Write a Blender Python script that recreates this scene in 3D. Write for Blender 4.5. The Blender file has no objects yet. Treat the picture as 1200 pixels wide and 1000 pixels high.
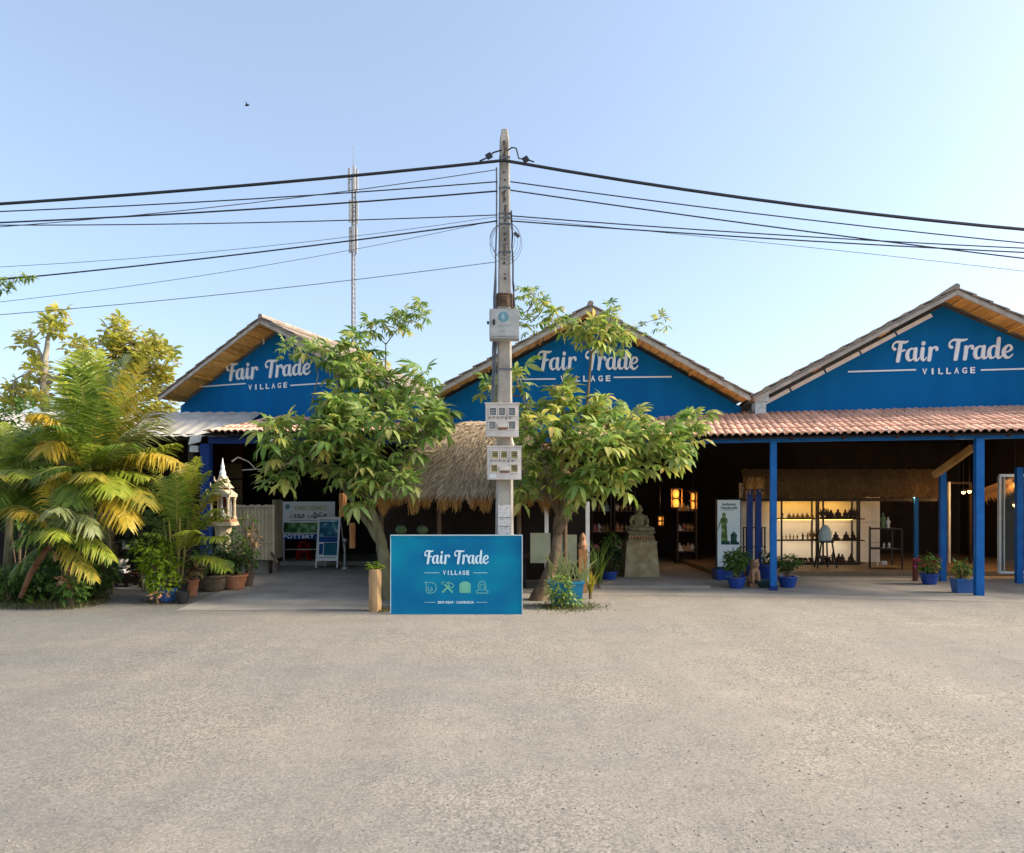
import bpy, bmesh, math, random
from mathutils import Vector, Matrix, Quaternion
R = math.radians
rnd = random.Random(7)
scene = bpy.context.scene
col = scene.collection

# ------------------------------------------------------------------ camera, sky, sun, exposure
H, F, EYE = 585.0, 800.0, 1.6            # horizon row, focal length in photo pixels, eye height
cam_d = bpy.data.cameras.new('camera')
cam_d.sensor_width = 36.0
cam_d.lens = 36.0 * F / 1200.0
cam_d.shift_y = (H - 500.0) / 1200.0
cam_d.clip_end = 3000
cam = bpy.data.objects.new('camera', cam_d)
cam.location = (0, 0, EYE)
cam.rotation_euler = (R(90), 0, 0)
col.objects.link(cam)
scene.camera = cam

SUN_EL, SUN_AZ = R(34), R(92)           # azimuth clockwise from +Y: sun on the right, a little in front of the shop fronts
w = bpy.data.worlds.new('World')
scene.world = w
w.use_nodes = True
wn, wl = w.node_tree.nodes, w.node_tree.links
sky = wn.new('ShaderNodeTexSky')
sky.sky_type = 'NISHITA'
sky.sun_disc = False
sky.sun_elevation = SUN_EL
sky.sun_rotation = SUN_AZ
sky.air_density = 1.1
sky.dust_density = 2.8
sky.ozone_density = 3.0
veil = wn.new('ShaderNodeMix'); veil.data_type = 'RGBA'          # an even thin veil of high haze over the clear sky
veil.inputs[0].default_value = .20; veil.inputs[7].default_value = (3.35, 3.5, 3.45, 1)
wl.new(sky.outputs[0], veil.inputs[6]); wl.new(veil.outputs[2], wn['Background'].inputs[0])
wn['Background'].inputs[1].default_value = 0.12
sun_d = bpy.data.lights.new('sun', 'SUN')
sun_d.energy = 3.0
sun_d.angle = R(14)
sun_d.color = (1.0, 0.87, 0.68)
sun = bpy.data.objects.new('sun', sun_d)
sdir = Vector((math.sin(SUN_AZ) * math.cos(SUN_EL), math.cos(SUN_AZ) * math.cos(SUN_EL), math.sin(SUN_EL)))
sun.rotation_euler = (-sdir).to_track_quat('-Z', 'Y').to_euler()
sun.location = (20, -10, 20)
col.objects.link(sun)
scene.view_settings.view_transform = 'Standard'
scene.view_settings.look = 'None'
scene.view_settings.gamma = 1
scene.view_settings.exposure = 1.35
scene.view_settings.use_curve_mapping = False

# ------------------------------------------------------------------ helpers
def P(u, v, Y):                          # a photo pixel at depth Y -> a point in the place
    return Vector(((u - 600.0) * Y / F, Y, EYE - (v - H) * Y / F))
def G(u, v):                             # a photo pixel on the ground
    return P(u, v, EYE * F / (v - H))
def Yg(v):
    return EYE * F / (v - H)

ORIG = {}                                # object name -> (location, rotation z) of its frame
class MB:
    def __init__(s):
        s.v, s.f, s.m = [], [], []
    def face(s, pts, mi=0):
        b = len(s.v)
        s.v.extend(Vector(p) for p in pts)
        s.f.append(tuple(range(b, b + len(pts)))); s.m.append(mi)
    def add(s, verts, faces, mi=0):
        b = len(s.v)
        s.v.extend(Vector(p) for p in verts)
        for f in faces:
            s.f.append(tuple(i + b for i in f)); s.m.append(mi)
    def obox(s, c, ax, ay, az, mi=0):    # oriented box: centre and three half-axes
        c, ax, ay, az = Vector(c), Vector(ax), Vector(ay), Vector(az)
        vs = [c + ax * i + ay * j + az * k for k in (-1, 1) for j in (-1, 1) for i in (-1, 1)]
        s.add(vs, [(0, 2, 3, 1), (4, 5, 7, 6), (0, 1, 5, 4), (2, 6, 7, 3), (0, 4, 6, 2), (1, 3, 7, 5)], mi)
    def box(s, x0, x1, y0, y1, z0, z1, mi=0):
        s.obox(((x0 + x1) / 2, (y0 + y1) / 2, (z0 + z1) / 2), ((x1 - x0) / 2, 0, 0), (0, (y1 - y0) / 2, 0), (0, 0, (z1 - z0) / 2), mi)
    def bar(s, a, b, wx, wz, mi=0, up=(0, 0, 1)):
        a, b = Vector(a), Vector(b)
        d = b - a
        t = d.normalized()
        side = t.cross(Vector(up))
        if side.length < 1e-4: side = t.cross(Vector((0, 1, 0)))
        side.normalize()
        u2 = side.cross(t).normalized()
        s.obox((a + b) / 2, d / 2, side * wx / 2, u2 * wz / 2, mi)
    def tube(s, pts, rad, n=8, mi=0, cap=True):
        pts = [Vector(p) for p in pts]
        if not hasattr(rad, '__len__'): rad = [rad] * len(pts)
        b = len(s.v)
        prev = None
        for i, p in enumerate(pts):
            t = (pts[min(i + 1, len(pts) - 1)] - pts[max(i - 1, 0)])
            t = t.normalized() if t.length > 1e-9 else Vector((0, 0, 1))
            if prev is None:
                a = Vector((1, 0, 0)) if abs(t.x) < .9 else Vector((0, 1, 0))
                x = (a - t * a.dot(t)).normalized()
            else:
                x = prev - t * prev.dot(t)
                x = x.normalized() if x.length > 1e-6 else prev
            prev = x
            y = t.cross(x)
            for k in range(n):
                an = 2 * math.pi * k / n
                s.v.append(p + (x * math.cos(an) + y * math.sin(an)) * rad[i])
        for i in range(len(pts) - 1):
            for k in range(n):
                k2 = (k + 1) % n
                s.f.append((b + i * n + k, b + i * n + k2, b + (i + 1) * n + k2, b + (i + 1) * n + k)); s.m.append(mi)
        if cap:
            s.f.append(tuple(b + k for k in reversed(range(n)))); s.m.append(mi)
            s.f.append(tuple(b + (len(pts) - 1) * n + k for k in range(n))); s.m.append(mi)
    def lathe(s, c, prof, n=16, mi=0, sx=1.0, sy=1.0, cap=True):
        c = Vector(c); b = len(s.v)
        for r, z in prof:
            for k in range(n):
                an = 2 * math.pi * k / n
                s.v.append(c + Vector((r * sx * math.cos(an), r * sy * math.sin(an), z)))
        for i in range(len(prof) - 1):
            for k in range(n):
                k2 = (k + 1) % n
                s.f.append((b + i * n + k, b + i * n + k2, b + (i + 1) * n + k2, b + (i + 1) * n + k)); s.m.append(mi)
        if cap:
            s.f.append(tuple(b + k for k in reversed(range(n)))); s.m.append(mi)
            s.f.append(tuple(b + (len(prof) - 1) * n + k for k in range(n))); s.m.append(mi)
    def ball(s, c, rx, ry=None, rz=None, n=10, mi=0):
        ry = rx if ry is None else ry; rz = rx if rz is None else rz
        m = max(5, n // 2 + 1)
        prof = [(math.sin(math.pi * i / m), -math.cos(math.pi * i / m)) for i in range(m + 1)]
        prof[0] = (.02, -1); prof[-1] = (.02, 1)
        s.lathe(c, [(r * rx, z * rz) for r, z in prof], n, mi, 1, ry / rx)
    def prism(s, poly, fr, d0, d1, mi=0):    # 2D polygon in a frame (o,e,up,n), extruded along n from d0 to d1
        o, e, up, n = fr
        k = len(poly)
        a = [o + e * x + up * y + n * d1 for x, y in poly]
        c = [o + e * x + up * y + n * d0 for x, y in poly]
        s.add(a + c, [tuple(range(k))] + [tuple(reversed(range(k, 2 * k)))] + [(i, k + i, k + (i + 1) % k, (i + 1) % k) for i in range(k)], mi)
    def mesh(s, name, mats, loc=(0, 0, 0), rz=0, smooth=False):
        q = Matrix.Rotation(-rz, 3, 'Z'); loc = Vector(loc)
        me = bpy.data.meshes.new(name)
        me.from_pydata([q @ (p - loc) for p in s.v], [], s.f)
        if not isinstance(mats, (list, tuple)): mats = [mats]
        for m in mats: me.materials.append(m)
        if len(mats) > 1: me.polygons.foreach_set('material_index', s.m)
        if smooth: me.polygons.foreach_set('use_smooth', [True] * len(me.polygons))
        me.update()
        return me
    def build(s, name, mats, parent=None, smooth=False, loc=None, rz=0, kind=None, label=None):
        if parent is not None: lo, r = ORIG[parent.name]
        else: lo, r = (Vector(loc) if loc is not None else Vector((0, 0, 0))), rz
        o = bpy.data.objects.new(name, s.mesh(name, mats, lo, r, smooth))
        col.objects.link(o)
        if parent is not None: o.parent = parent
        else: o.location = lo; o.rotation_euler = (0, 0, r)
        ORIG[o.name] = (lo, r)
        if kind: o['kind'] = kind
        if label: o['label'] = label
        return o

def recalc(o):
    bm = bmesh.new(); bm.from_mesh(o.data)
    bmesh.ops.recalc_face_normals(bm, faces=bm.faces); bm.to_mesh(o.data); bm.free()

def thing(name, label, cat, loc=(0, 0, 0), group=None, rz=0):
    o = bpy.data.objects.new(name, None)
    o.empty_display_size = .1
    o.location = loc; o.rotation_euler = (0, 0, rz)
    col.objects.link(o)
    ORIG[o.name] = (Vector(loc), rz)
    return tag(o, label, cat, group)
def tag(o, label, cat, group=None):
    o['label'] = label; o['category'] = cat
    if group: o['group'] = group
    return o
def sub(name, parent):                    # an Empty part that gathers sub-parts
    o = bpy.data.objects.new(name, None); o.empty_display_size = .1
    col.objects.link(o); o.parent = parent
    ORIG[o.name] = ORIG[parent.name]
    return o
def inst(name, me, parent, M):            # a child object sharing mesh data, M in world space
    lo, r = ORIG[parent.name]
    o = bpy.data.objects.new(name, me)
    o.parent = parent
    o.matrix_local = Matrix.Rotation(-r, 4, 'Z') @ Matrix.Translation(-lo) @ M
    col.objects.link(o)
    return o
def copy_tree(o, parent=None):
    c = o.copy(); col.objects.link(c)
    if parent: c.parent = parent
    for ch in list(o.children): copy_tree(ch, c)
    return c

# ------------------------------------------------------------------ materials
def mat(name, c1, c2=None, scale=6.0, rough=.7, bump=0.0, bscale=None, metal=0.0, spread=0.0, detail=5, spec=.3, stretch=None, emit=None, estr=0, lo=.35, hi=.65):
    m = bpy.data.materials.new(name); m.use_nodes = True
    n, l = m.node_tree.nodes, m.node_tree.links
    b = n['Principled BSDF']
    b.inputs['Roughness'].default_value = rough
    b.inputs['Metallic'].default_value = metal
    b.inputs['Specular IOR Level'].default_value = spec
    tc = n.new('ShaderNodeTexCoord'); src = tc.outputs['Object']
    if stretch:
        mp = n.new('ShaderNodeMapping'); mp.inputs['Scale'].default_value = stretch
        l.new(src, mp.inputs[0]); src = mp.outputs[0]
    nz = n.new('ShaderNodeTexNoise'); nz.inputs['Scale'].default_value = scale; nz.inputs['Detail'].default_value = detail
    l.new(src, nz.inputs['Vector'])
    rp = n.new('ShaderNodeValToRGB')
    rp.color_ramp.elements[0].position = lo; rp.color_ramp.elements[1].position = hi
    rp.color_ramp.elements[0].color = (*c1, 1); rp.color_ramp.elements[1].color = (*(c2 or c1), 1)
    l.new(nz.outputs[0], rp.inputs[0])
    out = rp.outputs[0]
    if spread:
        oi = n.new('ShaderNodeObjectInfo')
        mr = n.new('ShaderNodeMapRange'); mr.inputs[3].default_value = 1 - spread; mr.inputs[4].default_value = 1 + spread
        l.new(oi.outputs['Random'], mr.inputs[0])
        hs = n.new('ShaderNodeHueSaturation'); l.new(mr.outputs[0], hs.inputs['Value']); l.new(out, hs.inputs['Color'])
        out = hs.outputs[0]
    l.new(out, b.inputs['Base Color'])
    if bump:
        n2 = n.new('ShaderNodeTexNoise'); n2.inputs['Scale'].default_value = bscale or scale * 4; n2.inputs['Detail'].default_value = 6
        l.new(src, n2.inputs['Vector'])
        bp = n.new('ShaderNodeBump'); bp.inputs['Strength'].default_value = bump; bp.inputs['Distance'].default_value = .02
        l.new(n2.outputs[0], bp.inputs['Height']); l.new(bp.outputs[0], b.inputs['Normal'])
    if emit:
        b.inputs['Emission Color'].default_value = (*emit, 1); b.inputs['Emission Strength'].default_value = estr
    return m

def leafmat(name, cols, trans=.35, rough=.45):
    """leaf colours picked per leaf (per mesh island and per object), with light coming through the blade"""
    m = bpy.data.materials.new(name); m.use_nodes = True
    n, l = m.node_tree.nodes, m.node_tree.links
    b = n['Principled BSDF']; b.inputs['Roughness'].default_value = rough; b.inputs['Specular IOR Level'].default_value = .35
    ge = n.new('ShaderNodeNewGeometry'); oi = n.new('ShaderNodeObjectInfo')
    ad = n.new('ShaderNodeMath'); ad.operation = 'ADD'
    l.new(ge.outputs['Random Per Island'], ad.inputs[0]); l.new(oi.outputs['Random'], ad.inputs[1])
    fr = n.new('ShaderNodeMath'); fr.operation = 'FRACT'; l.new(ad.outputs[0], fr.inputs[0])
    rp = n.new('ShaderNodeValToRGB'); cr = rp.color_ramp
    while len(cr.elements) < len(cols): cr.elements.new(.5)
    for i, c in enumerate(cols):
        cr.elements[i].position = i / (len(cols) - 1); cr.elements[i].color = (*c, 1)
    l.new(fr.outputs[0], rp.inputs[0])
    l.new(rp.outputs[0], b.inputs['Base Color'])
    tr = n.new('ShaderNodeBsdfTranslucent'); l.new(rp.outputs[0], tr.inputs[0])
    mx = n.new('ShaderNodeMixShader'); mx.inputs[0].default_value = trans
    l.new(b.outputs[0], mx.inputs[1]); l.new(tr.outputs[0], mx.inputs[2])
    l.new(mx.outputs[0], n['Material Output'].inputs[0])
    return m

def emat(name, c, s):
    m = bpy.data.materials.new(name); m.use_nodes = True
    n, l = m.node_tree.nodes, m.node_tree.links
    b = n['Principled BSDF']; b.inputs['Base Color'].default_value = (*c, 1)
    b.inputs['Emission Color'].default_value = (*c, 1); b.inputs['Emission Strength'].default_value = s
    return m

M = {}
M['wall_blue'] = mat('painted_blue_wall', (.0022, .112, .315), (.0035, .150, .390), 2.4, .85, .12, 40, stretch=(1, 1, .16), spec=.12, lo=.25, hi=.75)
M['post_blue'] = mat('blue_gloss_paint', (.003, .095, .34), (.008, .15, .45), 5, .55, .12, 45, spec=.25, lo=.25, hi=.75)
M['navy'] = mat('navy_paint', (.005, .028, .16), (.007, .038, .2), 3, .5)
M['white'] = mat('white_paint', (.72, .74, .76), (.80, .81, .82), 8, .6)
M['dirty_white'] = mat('weathered_white_metal', (.55, .55, .52), (.70, .70, .68), 5, .5, .05)
M['frame_ice'] = mat('pale_sign_frame', (.38, .52, .58), (.48, .60, .65), 6, .6)
M['cabinet'] = mat('grey_cabinet_paint', (.32, .33, .32), (.42, .43, .42), 6, .55, .05)
M['mast'] = mat('weathered_mast', (.20, .18, .18), (.30, .28, .27), 3, .7)
M['mast_panel'] = mat('mast_panel_grey', (.42, .42, .43), (.5, .5, .5), 3, .7)
M['sky_white'] = mat('sky_gap_white', (.72, .70, .66), (.8, .79, .76), 5, .7)  # brightness of the sky under the slope, put in as white colour
M['roof'] = mat('old_roof_tiles', (.24, .19, .155), (.38, .315, .265), 5, .85, .3, 30)
M['tile'] = mat('terracotta_tile', (.56, .30, .20), (.78, .50, .37), 9, .8, .25, 50, spread=.25)
M['soffit'] = mat('varnished_soffit_wood', (.68, .33, .06), (.88, .50, .13), 6, .5, .1, 30, spread=.22, stretch=(4, .6, 4))
M['barge'] = mat('grey_weathered_wood', (.32, .275, .225), (.46, .41, .35), 7, .8, .2, 40)
M['dark_wood'] = mat('dark_timber', (.035, .02, .012), (.06, .035, .02), 5, .6, .1, spread=.2)
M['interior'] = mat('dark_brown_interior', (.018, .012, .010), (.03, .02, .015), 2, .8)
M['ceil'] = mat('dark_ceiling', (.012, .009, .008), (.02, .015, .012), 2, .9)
M['cream_wall'] = mat('cream_plaster', (.62, .60, .55), (.70, .68, .63), 2, .8, .05)
M['oak'] = mat('honey_wood', (.36, .17, .05), (.5, .26, .08), 5, .5, .1, stretch=(1, 1, .2))
M['concrete'] = mat('concrete_floor', (.27, .245, .215), (.37, .335, .29), 1.6, .9, .15, 30, spec=.1)
M['pole'] = mat('pole_concrete', (.20, .18, .155), (.37, .345, .305), 3.2, .9, .35, 40, lo=.3, hi=.6)
M['dark'] = mat('dark_recess', (.02, .018, .016), (.03, .028, .025), 5, .9)
M['black_metal'] = mat('black_metal', (.012, .012, .013), (.02, .02, .02), 8, .45)
M['cable'] = mat('cable_rubber', (.02, .022, .03), (.03, .032, .04), 8, .6)
M['cable_grey'] = mat('grey_cable', (.10, .11, .13), (.14, .15, .17), 8, .6)
M['steel'] = mat('galvanised_steel', (.42, .43, .44), (.55, .56, .57), 12, .4, metal=.6)
M['meter'] = mat('meter_box_plastic', (.52, .47, .42), (.64, .59, .54), 6, .55, .05)
M['glass_dark'] = mat('meter_window', (.10, .11, .10), (.16, .165, .14), 9, .15, spec=.6, spread=.25)
M['glass_amber'] = mat('amber_meter_window', (.20, .16, .05), (.30, .25, .09), 9, .15, spec=.6, spread=.25)
M['terracotta'] = mat('terracotta_pot', (.34, .13, .065), (.44, .2, .11), 7, .85, .15)
M['old_pot'] = mat('mossy_pot', (.09, .065, .045), (.16, .12, .08), 8, .9, .2)
M['blue_pot'] = mat('glazed_blue_pot', (.012, .045, .24), (.02, .07, .32), 4, .25, spec=.5)
M['soft_blue_pot'] = mat('powder_blue_planter', (.03, .105, .30), (.045, .13, .34), 4, .5)
M['aqua'] = mat('aqua_trough_paint', (.02, .19, .34), (.03, .25, .42), 5, .55, .1)
M['black_plastic'] = mat('black_nursery_pot', (.015, .015, .016), (.025, .025, .026), 6, .6)
M['soil'] = mat('soil', (.05, .032, .02), (.09, .06, .04), 20, .95, .4)
M['bark'] = mat('brown_bark', (.115, .075, .045), (.22, .16, .10), 9, .9, .5, 40, stretch=(1, 1, .3))
M['bark_green'] = mat('olive_bark', (.12, .105, .055), (.22, .20, .11), 9, .9, .4, 40, stretch=(1, 1, .3))
M['bark_pale'] = mat('pale_bark', (.30, .26, .2), (.42, .38, .32), 9, .9, .3)
M['log'] = mat('split_log', (.34, .21, .10), (.48, .32, .17), 7, .85, .4, 25, stretch=(2, 2, .3))
M['log_orange'] = mat('orange_bark_log', (.38, .16, .06), (.5, .25, .10), 9, .85, .3, 25, stretch=(2, 2, .4))
M['stone'] = mat('mossy_sandstone', (.15, .12, .065), (.27, .22, .12), 12, .95, .4, 50)
M['plinth'] = mat('ochre_plinth_stone', (.27, .2, .1), (.42, .34, .21), 6, .95, .35, 40)
M['clay'] = mat('clay_figure', (.33, .17, .09), (.46, .27, .16), 14, .9, .3)
M['bronze'] = mat('dark_bronze', (.03, .016, .012), (.06, .03, .022), 14, .45)
M['gilt'] = mat('gilt_figure', (.30, .16, .04), (.42, .25, .08), 14, .5)
M['jade'] = mat('pale_jade_stone', (.42, .52, .50), (.55, .64, .61), 10, .7, .2)
M['greenfig'] = mat('green_figure', (.08, .14, .06), (.16, .22, .1), 14, .6)
M['ceramic'] = mat('white_ceramic', (.6, .56, .5), (.72, .69, .64), 10, .4)
M['bamboo'] = mat('bamboo_slat', (.50, .41, .27), (.64, .55, .40), 8, .7, .1, spread=.12, stretch=(1, 1, .2))
M['cream'] = mat('cream_shrine_paint', (.50, .41, .26), (.64, .54, .38), 7, .75, .1)
M['red'] = mat('red_plastic', (.30, .012, .015), (.36, .018, .02), 6, .4)
M['dark_red'] = mat('dark_red_wood', (.085, .016, .014), (.13, .026, .02), 8, .45, spread=.2)
M['panel_green'] = mat('pale_green_board', (.31, .35, .25), (.40, .43, .32), 3, .8, .05)
M['yellow_board'] = mat('mustard_board', (.19, .135, .06), (.27, .2, .10), 3, .7, .1)
M['sheet'] = mat('zinc_sheet', (.55, .52, .48), (.70, .68, .65), 4, .6, .05)
M['tin'] = mat('corrugated_white', (.36, .33, .29), (.50, .465, .42), 3, .75)
M['thatch'] = leafmat('thatch_straw', [(.24, .17, .11), (.52, .41, .28), (.36, .27, .18), (.72, .6, .45)], .1, .9)
M['thatch_gold'] = leafmat('golden_thatch_fringe', [(.42, .19, .045), (.60, .32, .09), (.48, .24, .06), (.66, .44, .18)], .35, .8)
M['thatch_core'] = mat('thatch_core', (.09, .06, .035), (.16, .11, .065), 20, .95, .3)
M['straw_brown'] = leafmat('brown_straw', [(.09, .045, .016), (.15, .08, .03), (.21, .12, .045), (.12, .06, .02)], .1, .9)
M['valance'] = mat('brown_thatch_valance', (.11, .055, .02), (.21, .115, .045), 14, .95, .4, stretch=(1, 1, 4))
M['leaf'] = leafmat('broad_leaf', [(.07, .16, .025), (.17, .29, .05), (.27, .38, .08), (.21, .34, .09), (.40, .47, .15), (.48, .46, .15)], .5)
M['leaf_yellow'] = leafmat('yellowing_leaf', [(.15, .26, .035), (.29, .39, .07), (.43, .48, .09), (.56, .49, .12), (.34, .43, .1), (.6, .46, .17)], .5)
M['leaf_dark'] = leafmat('deep_green_leaf', [(.012, .035, .010), (.025, .06, .016), (.045, .09, .022), (.03, .07, .02)], .25)
M['leaf_mid'] = leafmat('shrub_leaf', [(.03, .085, .016), (.07, .15, .03), (.12, .21, .04), (.17, .26, .06)], .4)
M['leaf_lime'] = leafmat('lime_leaf', [(.14, .25, .012), (.24, .37, .02), (.36, .46, .04), (.19, .30, .02)], .45)
M['leaf_far'] = leafmat('olive_gold_leaf', [(.26, .30, .04), (.42, .42, .06), (.56, .52, .08), (.46, .36, .12), (.30, .37, .08)], .55)
M['frond_green'] = leafmat('green_frond', [(.08, .16, .018), (.16, .25, .03), (.25, .33, .05), (.13, .21, .03)], .45)
M['frond_lime'] = leafmat('lime_frond', [(.20, .29, .025), (.32, .39, .035), (.44, .46, .06), (.27, .33, .04)], .48)
M['frond_gold'] = leafmat('golden_frond', [(.50, .35, .025), (.64, .47, .05), (.56, .40, .04), (.68, .54, .12)], .48)
M['frond_mix'] = leafmat('yellow_green_frond', [(.2, .24, .03), (.38, .34, .04), (.5, .38, .05), (.28, .28, .05)], .45)
M['frond_pale'] = leafmat('silver_green_frond', [(.2, .25, .08), (.30, .34, .13), (.38, .41, .2), (.26, .3, .1)], .42)
M['rachis'] = mat('frond_stalk', (.22, .2, .05), (.34, .28, .08), 6, .6)
M['rachis_red'] = mat('reddish_stalk', (.20, .085, .04), (.32, .17, .10), 6, .7, .2)
M['flower'] = leafmat('peach_bract', [(.6, .28, .14), (.68, .42, .26), (.5, .2, .08), (.6, .5, .25)], .3)
M['magenta'] = leafmat('magenta_bract', [(.35, .02, .09), (.45, .05, .16), (.3, .015, .06)], .3)
M['grass'] = leafmat('weedy_grass', [(.07, .075, .02), (.12, .115, .035), (.17, .15, .05), (.06, .09, .02)], .3)
M['litter'] = leafmat('dry_leaf', [(.2, .12, .05), (.3, .2, .1), (.14, .1, .04)], .1)

# flat print on boards ---------------------------------------------------------
def ramp_print(name, stops, scale, vec=(1, 1, 1), noise=True, rough=.65, contrast=1.0):
    m = bpy.data.materials.new(name); m.use_nodes = True
    n, l = m.node_tree.nodes, m.node_tree.links
    b = n['Principled BSDF']; b.inputs['Roughness'].default_value = rough; b.inputs['Specular IOR Level'].default_value = .15
    tc = n.new('ShaderNodeTexCoord'); mp = n.new('ShaderNodeMapping'); mp.inputs['Scale'].default_value = vec
    l.new(tc.outputs['Object'], mp.inputs[0])
    nz = n.new('ShaderNodeTexNoise'); nz.inputs['Scale'].default_value = scale; nz.inputs['Detail'].default_value = 2.5
    l.new(mp.outputs[0], nz.inputs['Vector'])
    rp = n.new('ShaderNodeValToRGB'); cr = rp.color_ramp
    while len(cr.elements) < len(stops): cr.elements.new(.5)
    for i, (p, c) in enumerate(stops):
        cr.elements[i].position = p; cr.elements[i].color = (*c, 1)
    l.new(nz.outputs[0], rp.inputs[0]); l.new(rp.outputs[0], b.inputs['Base Color'])
    return m
M['sign_blue'] = ramp_print('printed_watercolour_blue', [(.28, (.001, .12, .28)), (.45, (.001, .16, .325)), (.58, (.001, .22, .36)), (.78, (.003, .34, .41))], 1.0, (1, 1, 1.7))
M['print_forest'] = ramp_print('printed_forest_photo', [(.3, (.01, .03, .01)), (.45, (.05, .15, .05)), (.6, (.15, .32, .14)), (.8, (.5, .6, .5))], 9, (1, 1, .8))
M['print_blue'] = ramp_print('printed_blue_panel', [(.35, (.01, .06, .22)), (.6, (.012, .09, .30)), (.8, (.02, .12, .34))], 3)
M['print_teal'] = ramp_print('printed_teal_photo', [(.3, (.01, .07, .14)), (.5, (.02, .14, .24)), (.62, (.10, .26, .34)), (.75, (.45, .55, .6))], 9)
M['print_teal_dark'] = ramp_print('printed_teal_block', [(.35, (.01, .10, .17)), (.65, (.015, .15, .24))], 4)
M['print_figure'] = ramp_print('printed_green_figure', [(.3, (.02, .06, .02)), (.5, (.1, .17, .05)), (.7, (.28, .33, .12))], 12)
M['print_figure_dark'] = ramp_print('printed_dark_figure', [(.35, (.01, .04, .03)), (.65, (.04, .11, .09))], 12)
M['print_paper'] = ramp_print('pasted_paper', [(.3, (.30, .18, .14)), (.42, (.55, .52, .5)), (.6, (.62, .61, .6)), (.7, (.3, .38, .46))], 14, (1, 1, 1.6))
M['banner_white'] = mat('banner_print', (.55, .64, .66), (.72, .76, .74), 1.5, .5)
M['ink_white'] = mat('white_lettering', (.78, .82, .86), (.84, .86, .88), 5, .5)
M['ink_ice'] = mat('pale_blue_lettering', (.60, .78, .86), (.68, .84, .9), 5, .5)
M['ink_line'] = mat('thin_blue_white_rule', (.30, .52, .62), (.34, .56, .66), 5, .5)
M['ink_green'] = mat('mint_green_icon', (.12, .42, .30), (.16, .48, .34), 5, .5)
M['ink_mint'] = mat('pale_mint_icon', (.14, .44, .44), (.18, .5, .48), 5, .5)
M['ink_black'] = mat('black_lettering', (.02, .02, .025), None, 5, .5)
M['ink_lime'] = mat('pale_lime_lettering', (.50, .54, .22), None, 5, .5)
M['ink_teal'] = mat('teal_print', (.10, .25, .30), (.16, .32, .36), 30, .5)
M['ink_navy'] = mat('navy_print', (.06, .14, .22), None, 5, .5)
M['ink_grey'] = mat('grey_print', (.32, .33, .36), None, 5, .5)
M['lamp_warm'] = emat('warm_lamp', (1.0, .55, .16), 9)
M['lamp_amber'] = emat('amber_lantern_glow', (1.0, .38, .06), .45)
M['lamp_led'] = emat('shelf_led', (1.0, .6, .15), 2.5)
M['lamp_tube'] = mat('unlit_tube', (.6, .62, .62), None, 4, .3)

exec_parts = []

# ------------------------------------------------------------------ lettering
def spline(pts, k=6):
    out = []
    n = len(pts)
    for i in range(n - 1):
        p0, p1, p2, p3 = pts[max(i - 1, 0)], pts[i], pts[i + 1], pts[min(i + 2, n - 1)]
        for j in range(k):
            t = j / k
            out.append(tuple(.5 * (2 * b + (c - a) * t + (2 * a - 5 * b + 4 * c - d) * t * t + (3 * b - a - 3 * c + d) * t ** 3)
                             for a, b, c, d in zip(p0, p1, p2, p3)))
    out.append(tuple(pts[-1]))
    return out
def ribbon(pts):
    """2D brush stroke outline with round ends from (x, y, width) points"""
    L, Rr = [], []
    n = len(pts)
    for i, (x, y, wd) in enumerate(pts):
        a, b = pts[max(i - 1, 0)], pts[min(i + 1, n - 1)]
        dx, dy = b[0] - a[0], b[1] - a[1]
        q = math.hypot(dx, dy) or 1
        nx, ny = -dy / q, dx / q
        L.append((x + nx * wd / 2, y + ny * wd / 2)); Rr.append((x - nx * wd / 2, y - ny * wd / 2))
    return L, Rr
GLYPH = {
 'F': (.50, [[(.315, .69, .13), (.295, .42, .14), (.255, .03, .13)],
             [(.115, .47, .115), (.045, .53, .07), (.055, .65, .06), (.17, .735, .08), (.32, .72, .105), (.47, .715, .09), (.56, .745, .05)],
             [(.27, .385, .06), (.37, .395, .075), (.47, .42, .06)]]),
 'a': (.475, [[(.33, .42, .06), (.22, .475, .06), (.10, .38, .11), (.075, .20, .13), (.14, .05, .10), (.25, .06, .05), (.33, .17, .04)],
              [(.355, .46, .12), (.345, .16, .13), (.39, .035, .09), (.46, .05, .05), (.50, .13, .03)]]),
 'i': (.27, [[(.125, .46, .13), (.115, .16, .13), (.16, .035, .09), (.23, .05, .05), (.275, .13, .03)],
             [(.135, .635, .13), (.136, .665, .13)]]),
 'r': (.37, [[(.115, .47, .12), (.125, .30, .13), (.105, .03, .125)],
             [(.14, .30, .05), (.18, .42, .06), (.25, .49, .08), (.33, .475, .10), (.345, .40, .10)]]),
 'T': (.50, [[(.345, .69, .13), (.325, .42, .14), (.29, .03, .13)],
             [(.115, .47, .115), (.045, .53, .07), (.055, .65, .06), (.17, .735, .08), (.33, .72, .105), (.52, .715, .09), (.63, .745, .05)]]),
 'd': (.49, [[(.33, .40, .06), (.22, .475, .06), (.10, .38, .11), (.075, .20, .13), (.14, .05, .10), (.25, .06, .05), (.33, .17, .04)],
             [(.365, .735, .115), (.36, .46, .13), (.35, .16, .13), (.395, .035, .09), (.47, .05, .05), (.51, .13, .03)]]),
 'e': (.42, [[(.10, .225, .05), (.24, .26, .06), (.325, .35, .085), (.28, .46, .07), (.18, .46, .08), (.085, .33, .12), (.085, .15, .125), (.18, .035, .09), (.29, .05, .06), (.38, .15, .035)]]),
}
SHEAR = .07
def script_width(word): return sum(GLYPH[c][0] for c in word)
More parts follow.
